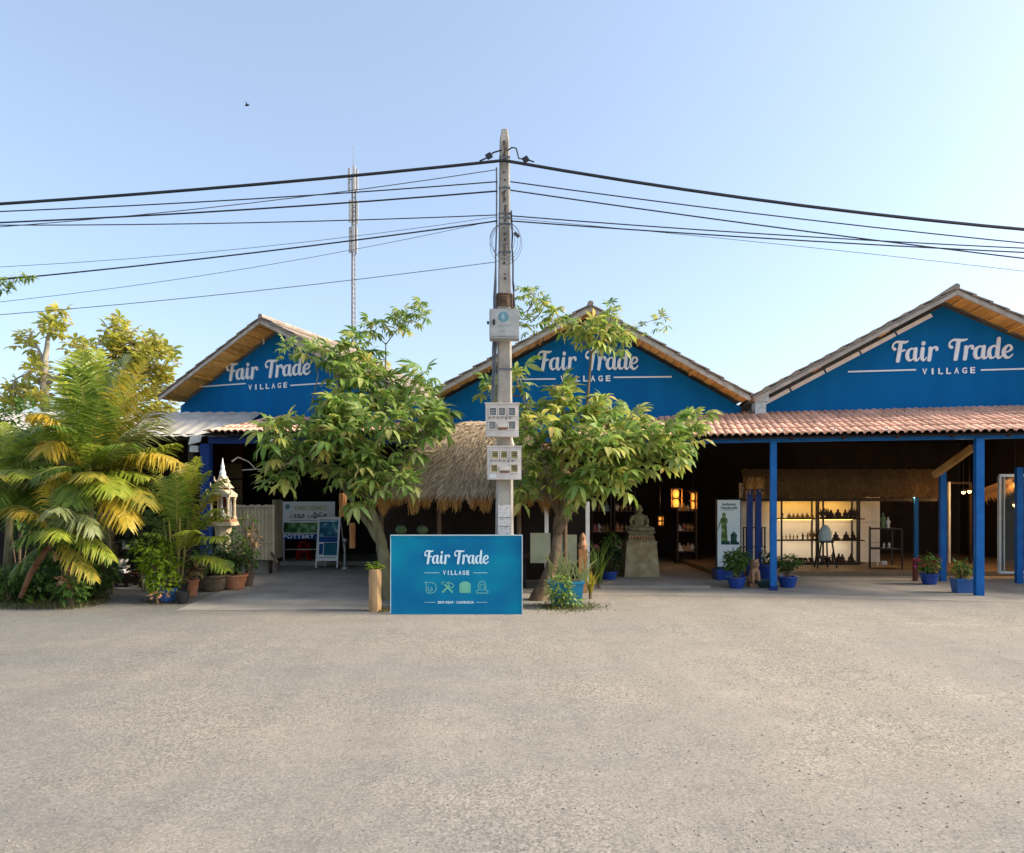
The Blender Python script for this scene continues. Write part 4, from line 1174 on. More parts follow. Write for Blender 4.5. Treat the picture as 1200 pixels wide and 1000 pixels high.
# ------------------------------------------------------------------ overhead cables along the street
def cable(label, pts, r_, m, ext):
    """pts: two or three photo points on the street line, carried on past the frame"""
    (u0, v0), (u1, v1), (u2, v2) = pts
    def f(u):                                # parabola through the three points
        return v0 * (u - u1) * (u - u2) / ((u0 - u1) * (u0 - u2)) + v1 * (u - u0) * (u - u2) / ((u1 - u0) * (u1 - u2)) + v2 * (u - u0) * (u - u1) / ((u2 - u0) * (u2 - u1))
    us = [pts[0][0] + (ext - pts[0][0]) * i / 40 for i in range(41)]
    mb = MB(); Y = YPo - .13
    mb.tube([P(u, f(u), Y) for u in us], r_, 5)
    o = mb.build('overhead_cable', M[m]); tag(o, label, 'cable', 'overhead cables along the street')
TL = [('thick black bundled cable running left from the pole top', [(591, 188), (280, 218), (0, 239)], .022, 'cable'),
      ('thin second cable left of the pole, just under the thick bundle', [(582, 199), (320, 235), (0, 266)], .0065, 'cable_grey'),
      ('third cable left of the pole, ending low at the frame edge', [(583, 213), (300, 233), (0, 248)], .009, 'cable'),
      ('dark fourth cable left of the pole over the antenna mast', [(583, 224), (300, 245), (0, 261)], .012, 'cable'),
      ('nearly level cable left of the pole at the height of its middle bands', [(583, 252), (300, 261), (0, 264)], .008, 'cable'),
      ('faint grey cable left of the pole crossing above the dark slanting one', [(583, 254), (300, 290), (0, 313)], .004, 'cable_grey'),
      ('dark slanting cable that meets the leafy twig at the left', [(583, 259), (300, 296), (0, 328)], .011, 'cable'),
      ('faint slanting cable below the dark one left of the mast', [(583, 258), (300, 313), (0, 354)], .004, 'cable_grey'),
      ('lowest thin cable left of the pole, crossing above the left gable', [(582, 307), (300, 341), (0, 369)], .0055, 'cable_grey')]
for lb, pt, r_, m in TL: cable(lb, pt, r_, m, -2300)
TR = [('thick black bundled cable running right from the pole top', [(590, 188), (890, 234.5), (1200, 269)], .023, 'cable'),
      ('second cable right of the pole, under the thick bundle', [(598, 213), (890, 251), (1200, 285)], .009, 'cable'),
      ('steep dark cable right of the pole that crosses the level pair', [(598, 223), (890, 264), (1200, 303)], .010, 'cable'),
      ('upper cable of the close level pair right of the pole', [(598, 253), (890, 274), (1200, 291)], .009, 'cable'),
      ('lower cable of the close level pair right of the pole', [(598, 259), (890, 279), (1200, 296)], .010, 'cable'),
      ('faint lowest cable right of the pole above the right gable', [(598, 256), (890, 284), (1200, 318)], .004, 'cable_grey')]
for lb, pt, r_, m in TR: cable(lb, pt, r_, m, 3400)

# ------------------------------------------------------------------ the blue sign
YSg = 9.48
xs0, xs1 = P(457.5, 0, YSg).x, P(612.5, 0, YSg).x
zs1 = EYE - (627 - H) * YSg / F
sg = thing('shop_sign', 'large blue Fair Trade Village sign board standing on the gravel before the pole', 'sign', ((xs0 + xs1) / 2, YSg, 0))
mb = MB(); mb.box(xs0 + .0075, xs1 - .0135, YSg, YSg + .03, .012, zs1 - .0125); mb.build('panel', M['sign_blue'], sg)
for x0, x1, z0, z1 in ((xs0, xs1, zs1 - .012, zs1), (xs0, xs0 + .007, .012, zs1 - .0125), (xs1 - .013, xs1, .012, zs1 - .0125), (xs0, xs1, .0, .0115)):
    mb = MB(); mb.box(x0, x1, YSg - .012, YSg + .035, z0, z1); mb.build('frame_strip', M['frame_ice'] if z0 > 0 else M['sign_blue'], sg)
for x in (xs0 + .1, xs1 - .1):
    mb = MB(); mb.bar((x, YSg + .06, zs1 - .1), (x, YSg + .40, .02), .03, .03); mb.build('rear_strut', M['steel'], sg)
fr = pxframe(YSg)
let = sub('sign_lettering', sg)
def sx_(u): return P(u, 0, YSg).x
def sz_(v): return EYE - (v - H) * YSg / F
tot = script_width('Fair') + .28 + script_width('Trade')
kx = (sx_(573) - sx_(496.5)) / tot; ky = (sz_(645.5) - sz_(661)) / .75
script_word('Fair', fr, sx_(496.5), sz_(661), kx, ky, 'letter', M['ink_ice'], let, .004)
script_word('Trade', fr, sx_(496.5) + (script_width('Fair') + .28) * kx, sz_(661), kx, ky, 'letter', M['ink_ice'], let, .004)
for i, ch in enumerate('VILLAGE'):
    wv = (550.5 - 518.5) / 7
    text(ch, fr, sx_(518.5 + wv * (i + .5)), sz_(671.3), (sx_(10) - sx_(10 - wv)) * (.24 if ch == 'I' else .70), sz_(668.7) - sz_(673.9), 'letter', M['ink_ice'], let, .03, depth=.003)
for u0, u1, v in ((497.5, 515, 671.5), (554.5, 571, 671.5), (497.5, 510, 706), (558, 571, 706)):
    mb = MB(); h = .005 if v < 700 else .0035; mb.prism([(sx_(u0), sz_(v) - h), (sx_(u1), sz_(v) - h), (sx_(u1), sz_(v) + h), (sx_(u0), sz_(v) + h)], fr, .0005, .003); mb.build('rule_line', M['ink_line'], let)
text('SIEM REAP · CAMBODIA', fr, sx_(534.2), sz_(706), sx_(555.5) - sx_(513), sz_(704.5) - sz_(707.5), 'small_print', M['ink_ice'], let, .03, 1.1, depth=.003)
def icon(name, cu, cv, strokes, m, fills=()):
    mb = MB(); s = (sx_(7) - sx_(0))
    ox, oz = sx_(cu), sz_(cv)
    dd = .003
    for st in strokes:
        wdt = st[0]; q = [(ox + x * s, oz + y * s, wdt * s) for x, y in st[1]]
        if len(q) > 2 and st[2:] != ('hard',): q = spline(q, 4)
        L, Rr = ribbon(q); k = len(L); dd += .0006
        pts = [Vector((a, YSg - dd, b)) for a, b in L] + [Vector((a, YSg - dd, b)) for a, b in Rr]
        mb.add(pts, [(i, k + i, k + i + 1, i + 1) for i in range(k - 1)])
    for poly in fills:
        dd += .0006; mb.face([Vector((ox + x * s, YSg - dd, oz + y * s)) for x, y in poly])
    mb.build(name, m, sg)
icon('pot_icon', 504.7, 688.7, [(.13, [(-1.0, .85), (-.75, .72), (-.75, 0), (-.72, -.7), (-.45, -.9), (.2, -.9), (.75, -.6), (.95, .0), (.75, .6), (.2, .85), (-.4, .8)]), (.13, [(-.4, .2), (-.42, -.5), (.05, -.55), (.3, -.3), (.1, -.05), (-.1, -.3)]), (.2, [(-1.0, .9), (-.6, .85)])], M['ink_mint'])
icon('tools_icon', 524.5, 688.7, [(.30, [(-.9, -.85), (.3, .35)], 'hard'), (.30, [(.9, -.85), (-.5, .55)], 'hard'), (.16, [(.3, .85), (.9, .55), (.9, .1), (.5, 0), (.1, .35), (.3, .85)]), (.16, [(-.9, .5), (-.9, .9), (-.5, .9)]), (.2, [(-.2, .75), (.25, .9)], 'hard')], M['ink_green'])
icon('basket_icon', 545, 688.7, [(.13, [(-.9, -.85), (-.9, .6), (-.4, .95), (.4, .95), (.9, .6), (.9, -.85), (-.9, -.85)], 'hard')], M['ink_green'], [[(-.86, -.8), (.86, -.8), (.86, .58), (.38, .9), (-.38, .9), (-.86, .58)]])
icon('bag_icon', 565, 688.7, [(.13, [(-.55, .75), (-.2, 1.0), (.25, 1.0), (.55, .75), (.62, .2), (.45, -.45)]), (.13, [(-.55, .75), (-.65, .2), (-.45, -.45)]), (.13, [(-.5, -.4), (-.95, -.55), (-.9, -.95), (-.4, -.85), (0, -1.0), (.4, -.85), (.9, -.95), (.95, -.55), (.5, -.4)]), (.11, [(-.3, .4), (-.35, -.1), (0, -.4), (.35, -.1), (.3, .4), (0, .6), (-.3, .4)])], M['ink_mint'])

# ------------------------------------------------------------------ thatched kiosk behind the sign
ck = Vector((P(556, 0, 12.6).x, 12.6, 0))
ks = thing('thatched_kiosk', 'low kiosk with a shaggy straw roof behind the sign and pole', 'kiosk', tuple(ck))
rk = random.Random(21)
xa, xb = P(438, 0, 11.2).x, P(672, 0, 11.6).x
ya, yb_ = 11.2, 14.0
ze, zr = 1.74, 3.02
rA, rB = P(548, 0, 12.6).x, P(600, 0, 12.6).x
def roofpt(face, s, t):                      # t 0 eave .. 1 ridge; slightly bellied
    bulge = .12 * math.sin(math.pi * t)
    if face == 'front': a = Vector((xa + (xb - xa) * s, ya, ze)); b = Vector((rA + (rB - rA) * s, 12.6, zr)); o = Vector((0, -1, .6))
    elif face == 'back': a = Vector((xa + (xb - xa) * s, yb_, ze)); b = Vector((rA + (rB - rA) * s, 12.6, zr)); o = Vector((0, 1, .6))
    elif face == 'left': a = Vector((xa, ya + (yb_ - ya) * s, ze)); b = Vector((rA, 12.6, zr)); o = Vector((-1, 0, .6))
    else: a = Vector((xb, ya + (yb_ - ya) * s, ze)); b = Vector((rB, 12.6, zr)); o = Vector((1, 0, .6))
    return a.lerp(b, t) - o.normalized() * (.10 - bulge)
mb = MB()
for face in ('front', 'back', 'left', 'right'):
    for i in range(12):
        for j in range(6):
            mb.face([roofpt(face, i / 12, j / 6), roofpt(face, (i + 1) / 12, j / 6), roofpt(face, (i + 1) / 12, (j + 1) / 6), roofpt(face, i / 12, (j + 1) / 6)])
mb.build('straw_core', M['thatch_core'], ks)
mb = MB(); fg = MB()
for face, cnt in (('front', 15000), ('left', 4500), ('right', 4500), ('back', 2500)):
    for i in range(cnt):
        s = rk.random(); t = rk.random() ** 1.1
        p = roofpt(face, s, t); q = roofpt(face, s, max(0, t - .15)) if t > .15 else roofpt(face, s, 0)
        d = (q - p) if t > .15 else (roofpt(face, s, 0) - roofpt(face, s, .12))
        if d.length < 1e-5: continue
        d.normalize()
        out = {'front': Vector((0, -1, .5)), 'back': Vector((0, 1, .5)), 'left': Vector((-1, 0, .5)), 'right': Vector((1, 0, .5))}[face]
        p = p + out * (.08 + .06 * rk.random())
        d = (d + Vector(((rk.random() - .5) * .8, (rk.random() - .5) * .8, (rk.random() - .5) * .5)) + out * .12).normalized()
        l = .14 + .2 * rk.random(); s_ = d.cross(out).normalized() * (.006 + .006 * rk.random())
        mb.face([p - s_, p + s_, p + d * l])
for face, cnt in (('front', 2600), ('left', 700), ('right', 700)):
    for i in range(cnt):
        s = rk.random(); p = roofpt(face, s, .03 + .06 * rk.random())
        out = {'front': Vector((0, -1, .3)), 'left': Vector((-1, 0, .3)), 'right': Vector((1, 0, .3))}[face]
        p = p + out * (.02 + .10 * rk.random())
        clump = .5 + .5 * math.sin(s * 60) * math.sin(s * 23 + 1)
        l = (.16 + .28 * clump) * (.6 + .5 * rk.random())
        d = (Vector(((rk.random() - .5) * .25, 0, -1)) + out * .22 * rk.random()).normalized()
        s_ = Vector((1, 0, 0)) * (.005 + .006 * rk.random()) if face == 'front' else Vector((0, 1, 0)) * .007
        fg.face([p - s_, p + s_, p + d * l + s_ * .4, p + d * l - s_ * .4])
mb.build('thatch', M['thatch'], ks, kind='stuff')
fg.build('thatch_fringe', M['thatch_gold'], ks, kind='stuff')
for u, Y in ((514.5, 11.9), (608, 11.9), (447, 11.5), (662, 11.9)):
    mb = MB(); p = P(u, 0, Y); mb.tube([(p.x, Y, 0), (p.x, Y, 1.8)], .04, 8); mb.build('post', M['bark'], ks)
for u in (640.5, 688.5):
    p = P(u, 0, 12.2); mb = MB(); mb.box(p.x - .035, p.x + .035, 12.17, 12.23, 0, EYE - (588 - H) * 12.2 / F); mb.build('white_post', M['white'], ks)
for x0, x1, v0, v1, mm in ((621.5, 645, 625, 660, 'panel_green'), (655, 676, 627, 662, 'panel_green')):
    Y = 12.1; a, b = P(x0, v1, Y), P(x1, v0, Y); mb = MB(); mb.box(a.x, b.x, Y, Y + .04, a.z, b.z); mb.build('counter_board', M[mm], ks)
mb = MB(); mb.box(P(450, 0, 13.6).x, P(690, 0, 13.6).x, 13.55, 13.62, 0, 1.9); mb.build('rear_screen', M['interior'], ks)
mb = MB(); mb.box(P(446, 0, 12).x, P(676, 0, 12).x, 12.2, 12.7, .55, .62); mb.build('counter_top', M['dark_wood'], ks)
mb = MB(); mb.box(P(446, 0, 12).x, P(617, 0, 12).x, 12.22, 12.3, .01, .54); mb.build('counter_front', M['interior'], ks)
t = thing('red_bowl', 'upturned red bowl on the dark kiosk counter just above the sign', 'bowl', tuple(P(560, 627, 12.4)))
mb = MB(); p = P(560, 627, 12.4); mb.lathe((p.x, p.y, .62), [(.26, .0), (.25, .06), (.18, .2), (.10, .27), (.02, .28)], 16); mb.build('shell', M['red'], t)
for i, u in enumerate((470, 495)):
    t = thing('round_lantern', ('left' if i == 0 else 'right') + ' of two dull green round lanterns hanging in the dark kiosk', 'lantern', tuple(P(u, 620, 11.9)), 'round lanterns under the straw roof')
    p = P(u, 621, 11.9); mb = MB(); mb.ball(p, .10, .10, .085, 12); mb.build('globe', M['greenfig'], t, smooth=True)
    mb = MB(); mb.tube([p + UP * .08, p + UP * .35], .006, 5); mb.build('cord', M['black_metal'], t)

# ------------------------------------------------------------------ figures
def fuse(mb, voxel, mats, name, smooth=2):
    """one continuous body out of overlapping solids"""
    me = mb.mesh(name, mats)
    o = bpy.data.objects.new('fuse_tmp', me); col.objects.link(o)
    m = o.modifiers.new('r', 'REMESH'); m.mode = 'VOXEL'; m.voxel_size = voxel
    s = o.modifiers.new('s', 'SMOOTH'); s.iterations = smooth; s.factor = .5
    dg = bpy.context.evaluated_depsgraph_get(); dg.update()
    out = bpy.data.meshes.new_from_object(o.evaluated_get(dg))
    bpy.data.objects.remove(o)
    out.name = name
    out.polygons.foreach_set('use_smooth', [True] * len(out.polygons))
    out.materials.clear()
    for q in (mats if isinstance(mats, (list, tuple)) else [mats]): out.materials.append(q)
    return out
def seated(mb, s=1.0, base=True):
    """cross-legged figure, about 1 unit tall from the seat, facing -Y"""
    S = lambda x, y, z: Vector((x * s, y * s, z * s))
    mb.lathe(S(0, 0, .05), [(.20 * s, 0), (.205 * s, .12 * s), (.175 * s, .28 * s), (.20 * s, .42 * s), (.19 * s, .50 * s), (.09 * s, .56 * s), (.07 * s, .64 * s)], 14, 0, 1.05, .68)
    mb.ball(S(0, -.015, .745), .115 * s, .12 * s, .145 * s, 14)          # head
    mb.ball(S(0, .01, .86), .075 * s, .08 * s, .075 * s, 10)             # hair knot
    mb.ball(S(0, -.13, .735), .022 * s, .03 * s, .035 * s, 8)            # nose
    for q in (-1, 1):
        mb.ball(S(q * .118, .0, .72), .018 * s, .03 * s, .06 * s, 8)     # ears
        mb.tube([S(q * .20, .0, .52), S(q * .285, -.01, .36), S(q * .27, -.08, .20), S(q * .12, -.22, .13), S(q * .02, -.24, .13)], [.075 * s, .062 * s, .055 * s, .045 * s, .04 * s], 10)
        mb.tube([S(q * .10, .03, .06), S(q * .36, -.06, .085), S(q * .43, -.13, .075), S(q * .30, -.25, .07), S(-q * .12, -.29, .06 + .04 * (q > 0))], [.11 * s, .10 * s, .085 * s, .07 * s, .055 * s], 10)
    if base: mb.lathe(S(0, -.08, -.06), [(.42 * s, 0), (.44 * s, .05 * s), (.38 * s, .09 * s)], 16, 0, 1.05, .62)

YBu = 13.9
zP = EYE - (634 - H) * YBu / F
bx_ = P(749, 0, YBu).x
pl = thing('stone_plinth', 'tapered ochre stone plinth under the seated statue', 'plinth', (bx_, YBu, 0))
mb = MB(); w0, w1 = 20.5 * YBu / F, 17 * YBu / F
def frus(mb, x, y, z0, z1, a0, a1, d0, d1, n=1):
    vs = []
    for z, a, d in ((z0, a0, d0), (z1, a1, d1)):
        vs += [Vector((x - a, y - d, z)), Vector((x + a, y - d, z)), Vector((x + a, y + d, z)), Vector((x - a, y + d, z))]
    mb.add(vs, [(3, 2, 1, 0), (4, 5, 6, 7), (0, 1, 5, 4), (1, 2, 6, 5), (2, 3, 7, 6), (3, 0, 4, 7)])
frus(mb, bx_, YBu, .006, zP - .02, w0, w1, .33, .28)
mb.build('shaft', M['plinth'], pl)
mb = MB(); frus(mb, bx_, YBu, zP - .019, zP, w1 + .02, w1 + .02, .30, .30); mb.build('slab', M['plinth'], pl)
# carved seat block
stt = thing('seated_statue', 'mossy stone statue of a cross-legged figure with long ears on a carved block', 'statue', (bx_, YBu, zP))
mb = MB(); z2 = EYE - (622.5 - H) * YBu / F
frus(mb, bx_, YBu, zP + .001, zP + .05, w1 - .02, w1 - .02, .26, .26); frus(mb, bx_, YBu, zP + .051, z2 - .03, w1 - .07, w1 - .05, .22, .23); frus(mb, bx_, YBu, z2 - .029, z2, w1 - .02, w1 - .015, .26, .26)
mb.build('carved_block', M['stone'], stt)
mb = MB(); r8 = random.Random(6)
for i in range(9):
    x = bx_ - w1 + .06 + (2 * w1 - .12) * i / 8; mb.ball(Vector((x, YBu - .235, zP + .085)), .026, .03, .035 + .01 * r8.random(), 8)
mb.build('carved_relief', M['clay'], stt)
sh = (EYE - (590 - H) * YBu / F - z2) / .94
mb = MB(); seated(mb, sh, base=False)
me = fuse(mb, .011, M['stone'], 'body')
o = inst('body', me, stt, Matrix.Translation((bx_, YBu + .02, z2 - .005)))
mb = MB(); 
for q in (-1, 1): mb.ball(Vector((bx_ + q * .05 * sh, YBu - .105 * sh, z2 + .755 * sh)), .02 * sh, .014 * sh, .010 * sh, 8)
mb.ball(Vector((bx_, YBu - .125 * sh, z2 + .685 * sh)), .035 * sh, .012 * sh, .010 * sh, 8)
mb.build('face_carving', M['dark'], stt)

# small figure shapes shared by the display
def fig_seated(m):
    mb = MB(); seated(mb, 1.0); return fuse(mb, .05, m, 'figurine', 1)
def fig_standing(m):
    mb = MB(); mb.lathe((0, 0, 0), [(.16, 0), (.17, .06), (.12, .08), (.13, .3), (.10, .5), (.15, .68), (.06, .76), (.05, .79)], 10, 0, 1, .75); mb.ball((0, 0, .87), .075, .08, .10, 8); mb.lathe((0, 0, .93), [(.05, 0), (.03, .07), (.008, .12)], 8)
    for q in (-1, 1): mb.tube([(q * .14, 0, .68), (q * .19, 0, .5), (q * .14, -.05, .36)], [.04, .035, .03], 6)
    return mb.mesh('figurine', m, smooth=True)
def fig_head(m):
    mb = MB(); mb.lathe((0, 0, 0), [(.22, 0), (.24, .12), (.12, .2), (.11, .32)], 10); mb.ball((0, -.02, .55), .22, .23, .29, 10); mb.ball((0, .02, .84), .12, .12, .11, 8); mb.ball((0, -.25, .52), .03, .05, .06, 6)
    return mb.mesh('figurine', m, smooth=True)
def fig_flame(m):
    mb = MB(); mb.lathe((0, 0, 0), [(.2, 0), (.22, .08), (.08, .14)], 8)
    for k in range(5):
        a = (k - 2) * .42; mb.tube([(0, 0, .1), (math.sin(a) * .25, 0, .1 + math.cos(a) * .4), (math.sin(a) * .42, 0, .1 + math.cos(a) * .85)], [.07, .075, .015], 6)
    return mb.mesh('figurine', m, smooth=True)
def fig_elephant(m):
    mb = MB(); mb.ball((0, 0, .42), .34, .2, .25, 10); mb.ball((-.36, 0, .5), .17, .15, .18, 8); mb.tube([(-.48, 0, .5), (-.56, 0, .3), (-.52, 0, .12)], [.07, .05, .035], 6)
    for x in (-.2, .2):
        for y in (-.1, .1): mb.tube([(x, y, .35), (x, y, 0)], [.09, .08], 7)
    return mb.mesh('figurine', m, smooth=True)
FM = {}
def figure(kind, mkey, name, label, cat, x, y, z, h, group, rz=0.0):
    k = (kind, mkey)
    if k not in FM: FM[k] = {'seated': fig_seated, 'standing': fig_standing, 'head': fig_head, 'flame': fig_flame, 'elephant': fig_elephant}[kind](M[mkey])
    me = FM[k]
    o = bpy.data.objects.new(name, me); col.objects.link(o)
    zs = [v.co.z for v in me.vertices]; hh = max(zs) - min(zs)
    s = h / hh; o.scale = (s, s, s); o.location = (x, y, z - min(zs) * s); o.rotation_euler = (0, 0, rz)
    return tag(o, label, cat, group)
ORD = ['first', 'second', 'third', 'fourth', 'fifth', 'sixth', 'seventh', 'eighth', 'ninth', 'tenth']

# ------------------------------------------------------------------ lit display rack
YR = 15.75
def RX(u): return P(u, 0, YR).x
def RZ(v): return EYE - (v - H) * YR / F
rack = thing('display_rack', 'wide black metal display rack with glowing shelves against the cream wall', 'shelf rack', (RX(960), YR, .1))
xs = [(912.5, 955), (960.5, 1003)]
shelf_v = [607.5, 632.5, 658.5]
dep = .34
for u in (912.5, 955.2, 960.6, 1002.6, 1009):
    for y in (YR - dep / 2, YR + dep / 2):
        if u == 1009 and y < YR: continue
        mb = MB(); mb.box(RX(u) - .016, RX(u) + .016, y - .016, y + .016, .1, RZ(583.5)); mb.build('upright', M['black_metal'], rack)
for v in shelf_v:
    mb = MB(); mb.box(RX(909), RX(1009.5), YR - dep / 2 + .017, YR + dep / 2 - .017, RZ(v) - .025, RZ(v)); mb.build('shelf', M['dark_wood'], rack)
mb = MB(); mb.box(RX(911.5), RX(1009.8), YR - dep / 2 - .016, YR + dep / 2 + .016, RZ(583.5) + .001, RZ(582)); mb.build('top_shelf', M['black_metal'], rack)
mb = MB(); mb.box(RX(930), RX(1003), YR - dep / 2 - .0, YR + dep / 2 - .02, RZ(662), RZ(658.5) - .026); mb.build('plinth_board', M['black_metal'], rack)
for ua, ub in xs:
    for v, e, lc in ((585.2, .95, (1, .50, .06)), (608.9, .42, (1, .84, .62)), (633.9, .42, (1, .86, .68))):
        x0, x1 = RX(ua) + .03, RX(ub) - .03
        mb = MB(); mb.box(x0, x1, YR + dep / 2 - .075, YR + dep / 2 - .045, RZ(v) - .012, RZ(v)); mb.build('light_strip', M['lamp_led'], rack)
        l = bpy.data.lights.new('strip_glow', 'AREA'); l.shape = 'RECTANGLE'; l.size = x1 - x0; l.size_y = .03; l.energy = 1.5 * e; l.color = lc
        lo = bpy.data.objects.new('strip_glow', l); lo.parent = rack
        lo.location = Vector(((x0 + x1) / 2, YR + dep / 2 - .06, RZ(v) - .02)) - ORIG[rack.name][0]
        lo.rotation_euler = (R(28), 0, 0); col.objects.link(lo)
zsh = [RZ(v) for v in shelf_v]
def px_h(n): return n * YR / F
def row(kind, mkey, us, shelf, h, lab, group, name='figurine', cat='figurine', y=0):
    for i, u in enumerate(us):
        lb = lab.replace('#', ORD[i]) if len(us) > 1 else lab.replace('# ', '')
        figure(kind, mkey, name, lb, cat, RX(u), YR - .04 + y, zsh[shelf] + .002, px_h(h * (1 + .06 * math.sin(u))), group, (u % 3 - 1) * .2)
row('seated', 'gilt', [924, 929, 934, 939.5, 945, 950.5], 0, 6.2, '# from left of the small gold figurines on the top left shelf', 'small gold figurines on the top left shelf')
row('head', 'bronze', [915.5], 0, 8, 'dark bust at the left end of the top left shelf', None)
row('head', 'bronze', [956.5], 0, 7.5, 'dark bust between the two rack bays on the top shelf', None)
row('flame', 'bronze', [963, 968.2], 0, 12.5, '# from left of the dark flame shaped carvings, top right shelf, left end', 'flame carvings on the top right shelf')
row('seated', 'bronze', [973, 981, 989.5], 0, 10.5, '# from left of the dark seated figurines on the top right shelf', 'dark seated figurines on the top right shelf')
row('flame', 'bronze', [995.5, 1000.5], 0, 12, '# from left of the dark flame shaped carvings, top right shelf, right end', 'flame carvings on the top right shelf')
row('standing', 'gilt', [916, 920.5, 925, 929, 933.5], 1, 6.5, '# from left of the thin pale standing figurines on the middle left shelf', 'thin standing figurines on the middle left shelf')
row('standing', 'bronze', [940], 1, 9, 'tall dark standing figurine on the middle left shelf', None)
row('standing', 'gilt', [945.5], 1, 8.5, 'gold standing figurine right of the tall dark one on the middle shelf', None)
row('flame', 'gilt', [951], 1, 12, 'gold many armed figurine near the middle of the rack', None)
row('head', 'bronze', [956], 1, 8, 'dark bust beside the gold many armed figurine', None)
row('seated', 'bronze', [978.5, 990.5, 998.5], 1, 10, '# from left of the dark seated figurines right of the pale stone', 'dark seated figurines on the middle right shelf')
row('elephant', 'bronze', [932, 937.5, 943, 950], 2, 5, '# from left of the little dark animals on the bottom left shelf', 'little animals on the bottom left shelf')
row('elephant', 'bronze', [964.5], 2, 8, 'larger dark animal figurine on the bottom shelf behind the stool legs', None)
row('seated', 'bronze', [970.5], 2, 6.5, 'low dark seated figurine on the bottom shelf behind the stool legs', None)
row('standing', 'bronze', [975], 2, 12, 'dark standing figurine on the bottom right shelf', None)
row('seated', 'bronze', [982, 986, 996], 2, 9.5, '# from left of the dark seated figurines on the bottom right shelf', 'dark seated figurines on the bottom right shelf')

# stool with a pale stone head before the rack
YSt = 14.9
def SX(u): return P(u, 0, YSt).x
def SZ(v): return EYE - (v - H) * YSt / F
t = thing('wooden_stool', 'tall dark splay legged stool before the lit rack carrying a pale stone', 'stool', (SX(966), YSt, .1))
mb = MB(); mb.box(SX(958.5), SX(974), YSt - .14, YSt + .14, SZ(635.8), SZ(634)); mb.build('seat', M['black_metal'], t)
for u0, u1, y in ((960, 954.5, -.13), (972.5, 977, -.13), (961.5, 958, .13), (971.5, 973.5, .13)):
    mb = MB(); mb.tube([(SX(u1), YSt + y * 1.15, .102), (SX(u0), YSt + y * .8, SZ(635.9))], .018, 7); mb.build('leg', M['black_metal'], t)
mb = MB(); mb.bar((SX(957), YSt - .14, SZ(653)), (SX(975), YSt - .14, SZ(653)), .02, .02); mb.build('stretcher', M['black_metal'], t)
mb = MB(); c = Vector((SX(967), YSt, SZ(634)))
mb.lathe(c, [(.135, 0), (.14, .04), (.135, .14), (.12, .22), (.085, .30), (.04, .345), (.005, .355)], 16, 0, 1, .7)
o = mb.build('carved_stone', M['jade'], loc=c, smooth=True); tag(o, 'pale green egg shaped stone carving standing on the tall dark stool', 'carving')

# small black shelf with white figures right of the wall
YK = 14.6
def KX(u): return P(u, 0, YK).x
def KZ(v): return EYE - (v - H) * YK / F
t = thing('metal_shelf', 'small three tier black metal shelf left of the thin blue inner post', 'shelf', (KX(1040), YK, .1))
for u, y, vt in ((1023, .12, 618), (1030, .38, 618), (1056.5, -.02, 620.5), (1055, .30, 620)):
    mb = MB(); mb.box(KX(u) - .013, KX(u) + .013, YK + y - .013, YK + y + .013, .1, KZ(vt)); mb.build('upright', M['black_metal'], t)
for v in (621, 644.5, 667):
    mb = MB(); a = (KX(1023), YK + .12); b = (KX(1056.5), YK - .02); c = (KX(1055), YK + .30); d = (KX(1030), YK + .38); z = max(KZ(v), .13)
    mb.add([(*a, z), (*b, z), (*c, z), (*d, z), (*a, z + .03), (*b, z + .03), (*c, z + .03), (*d, z + .03)], [(3, 2, 1, 0), (4, 5, 6, 7), (0, 1, 5, 4), (1, 2, 6, 5), (2, 3, 7, 6), (3, 0, 4, 7)]); mb.build('shelf', M['oak'] if v > 660 else M['dark_wood'], t)
for u, v in ((1023, 618), ):
    mb = MB(); mb.bar((KX(1023), YK + .12, KZ(618.5)), (KX(1030), YK + .38, KZ(618.5)), .024, .024); mb.build('end_rail', M['black_metal'], t)
def kfig(kind, m, u, tier, h, label, cat='figurine', group=None):
    z = max(KZ((621, 644.5, 667)[tier]), .13) + .032
    figure(kind, m, 'figurine', label, cat, KX(u), YK + .14, z, h * YK / F, group)
kfig('standing', 'greenfig', 1039, 0, 19, 'green standing figurine on top of the small black shelf')
kfig('standing', 'ceramic', 1045, 0, 13.5, 'slim white standing figurine on top of the small black shelf')
kfig('head', 'ceramic', 1040, 1, 6, 'left white bust on the middle tier of the small black shelf')
kfig('head', 'ceramic', 1046, 1, 6.5, 'right white bust on the middle tier of the small black shelf')
kfig('standing', 'ceramic', 1032.5, 2, 7.5, 'small white standing figurine on the lowest tier of the small shelf')
kfig('elephant', 'ceramic', 1041, 2, 6, 'white animal figurine on the lowest tier of the small black shelf')
# low railing behind the pair of navy posts
t = thing('side_shelf', 'low black open side shelf behind the pair of navy posts', 'shelf', (P(884, 0, 15).x, 15, .1))
for u in (871.5, 875, 893, 896.5):
    mb = MB(); p = P(u, 618, 15); mb.box(p.x - .012, p.x + .012, 15.0, 15.024, .1, p.z); mb.build('upright', M['black_metal'], t)
for v in (618.5, 641):
    mb = MB(); a, b = P(871, v, 15), P(897, v, 15); mb.box(a.x, b.x, 14.97, 14.999, a.z - .012, a.z + .012); mb.build('rail', M['black_metal'], t)
figure('standing', 'ceramic', 'figurine', 'white figurine right of the navy posts above the blue pot', 'figurine', P(892.5, 0, 14.9).x, 14.9, .1, .46, None)

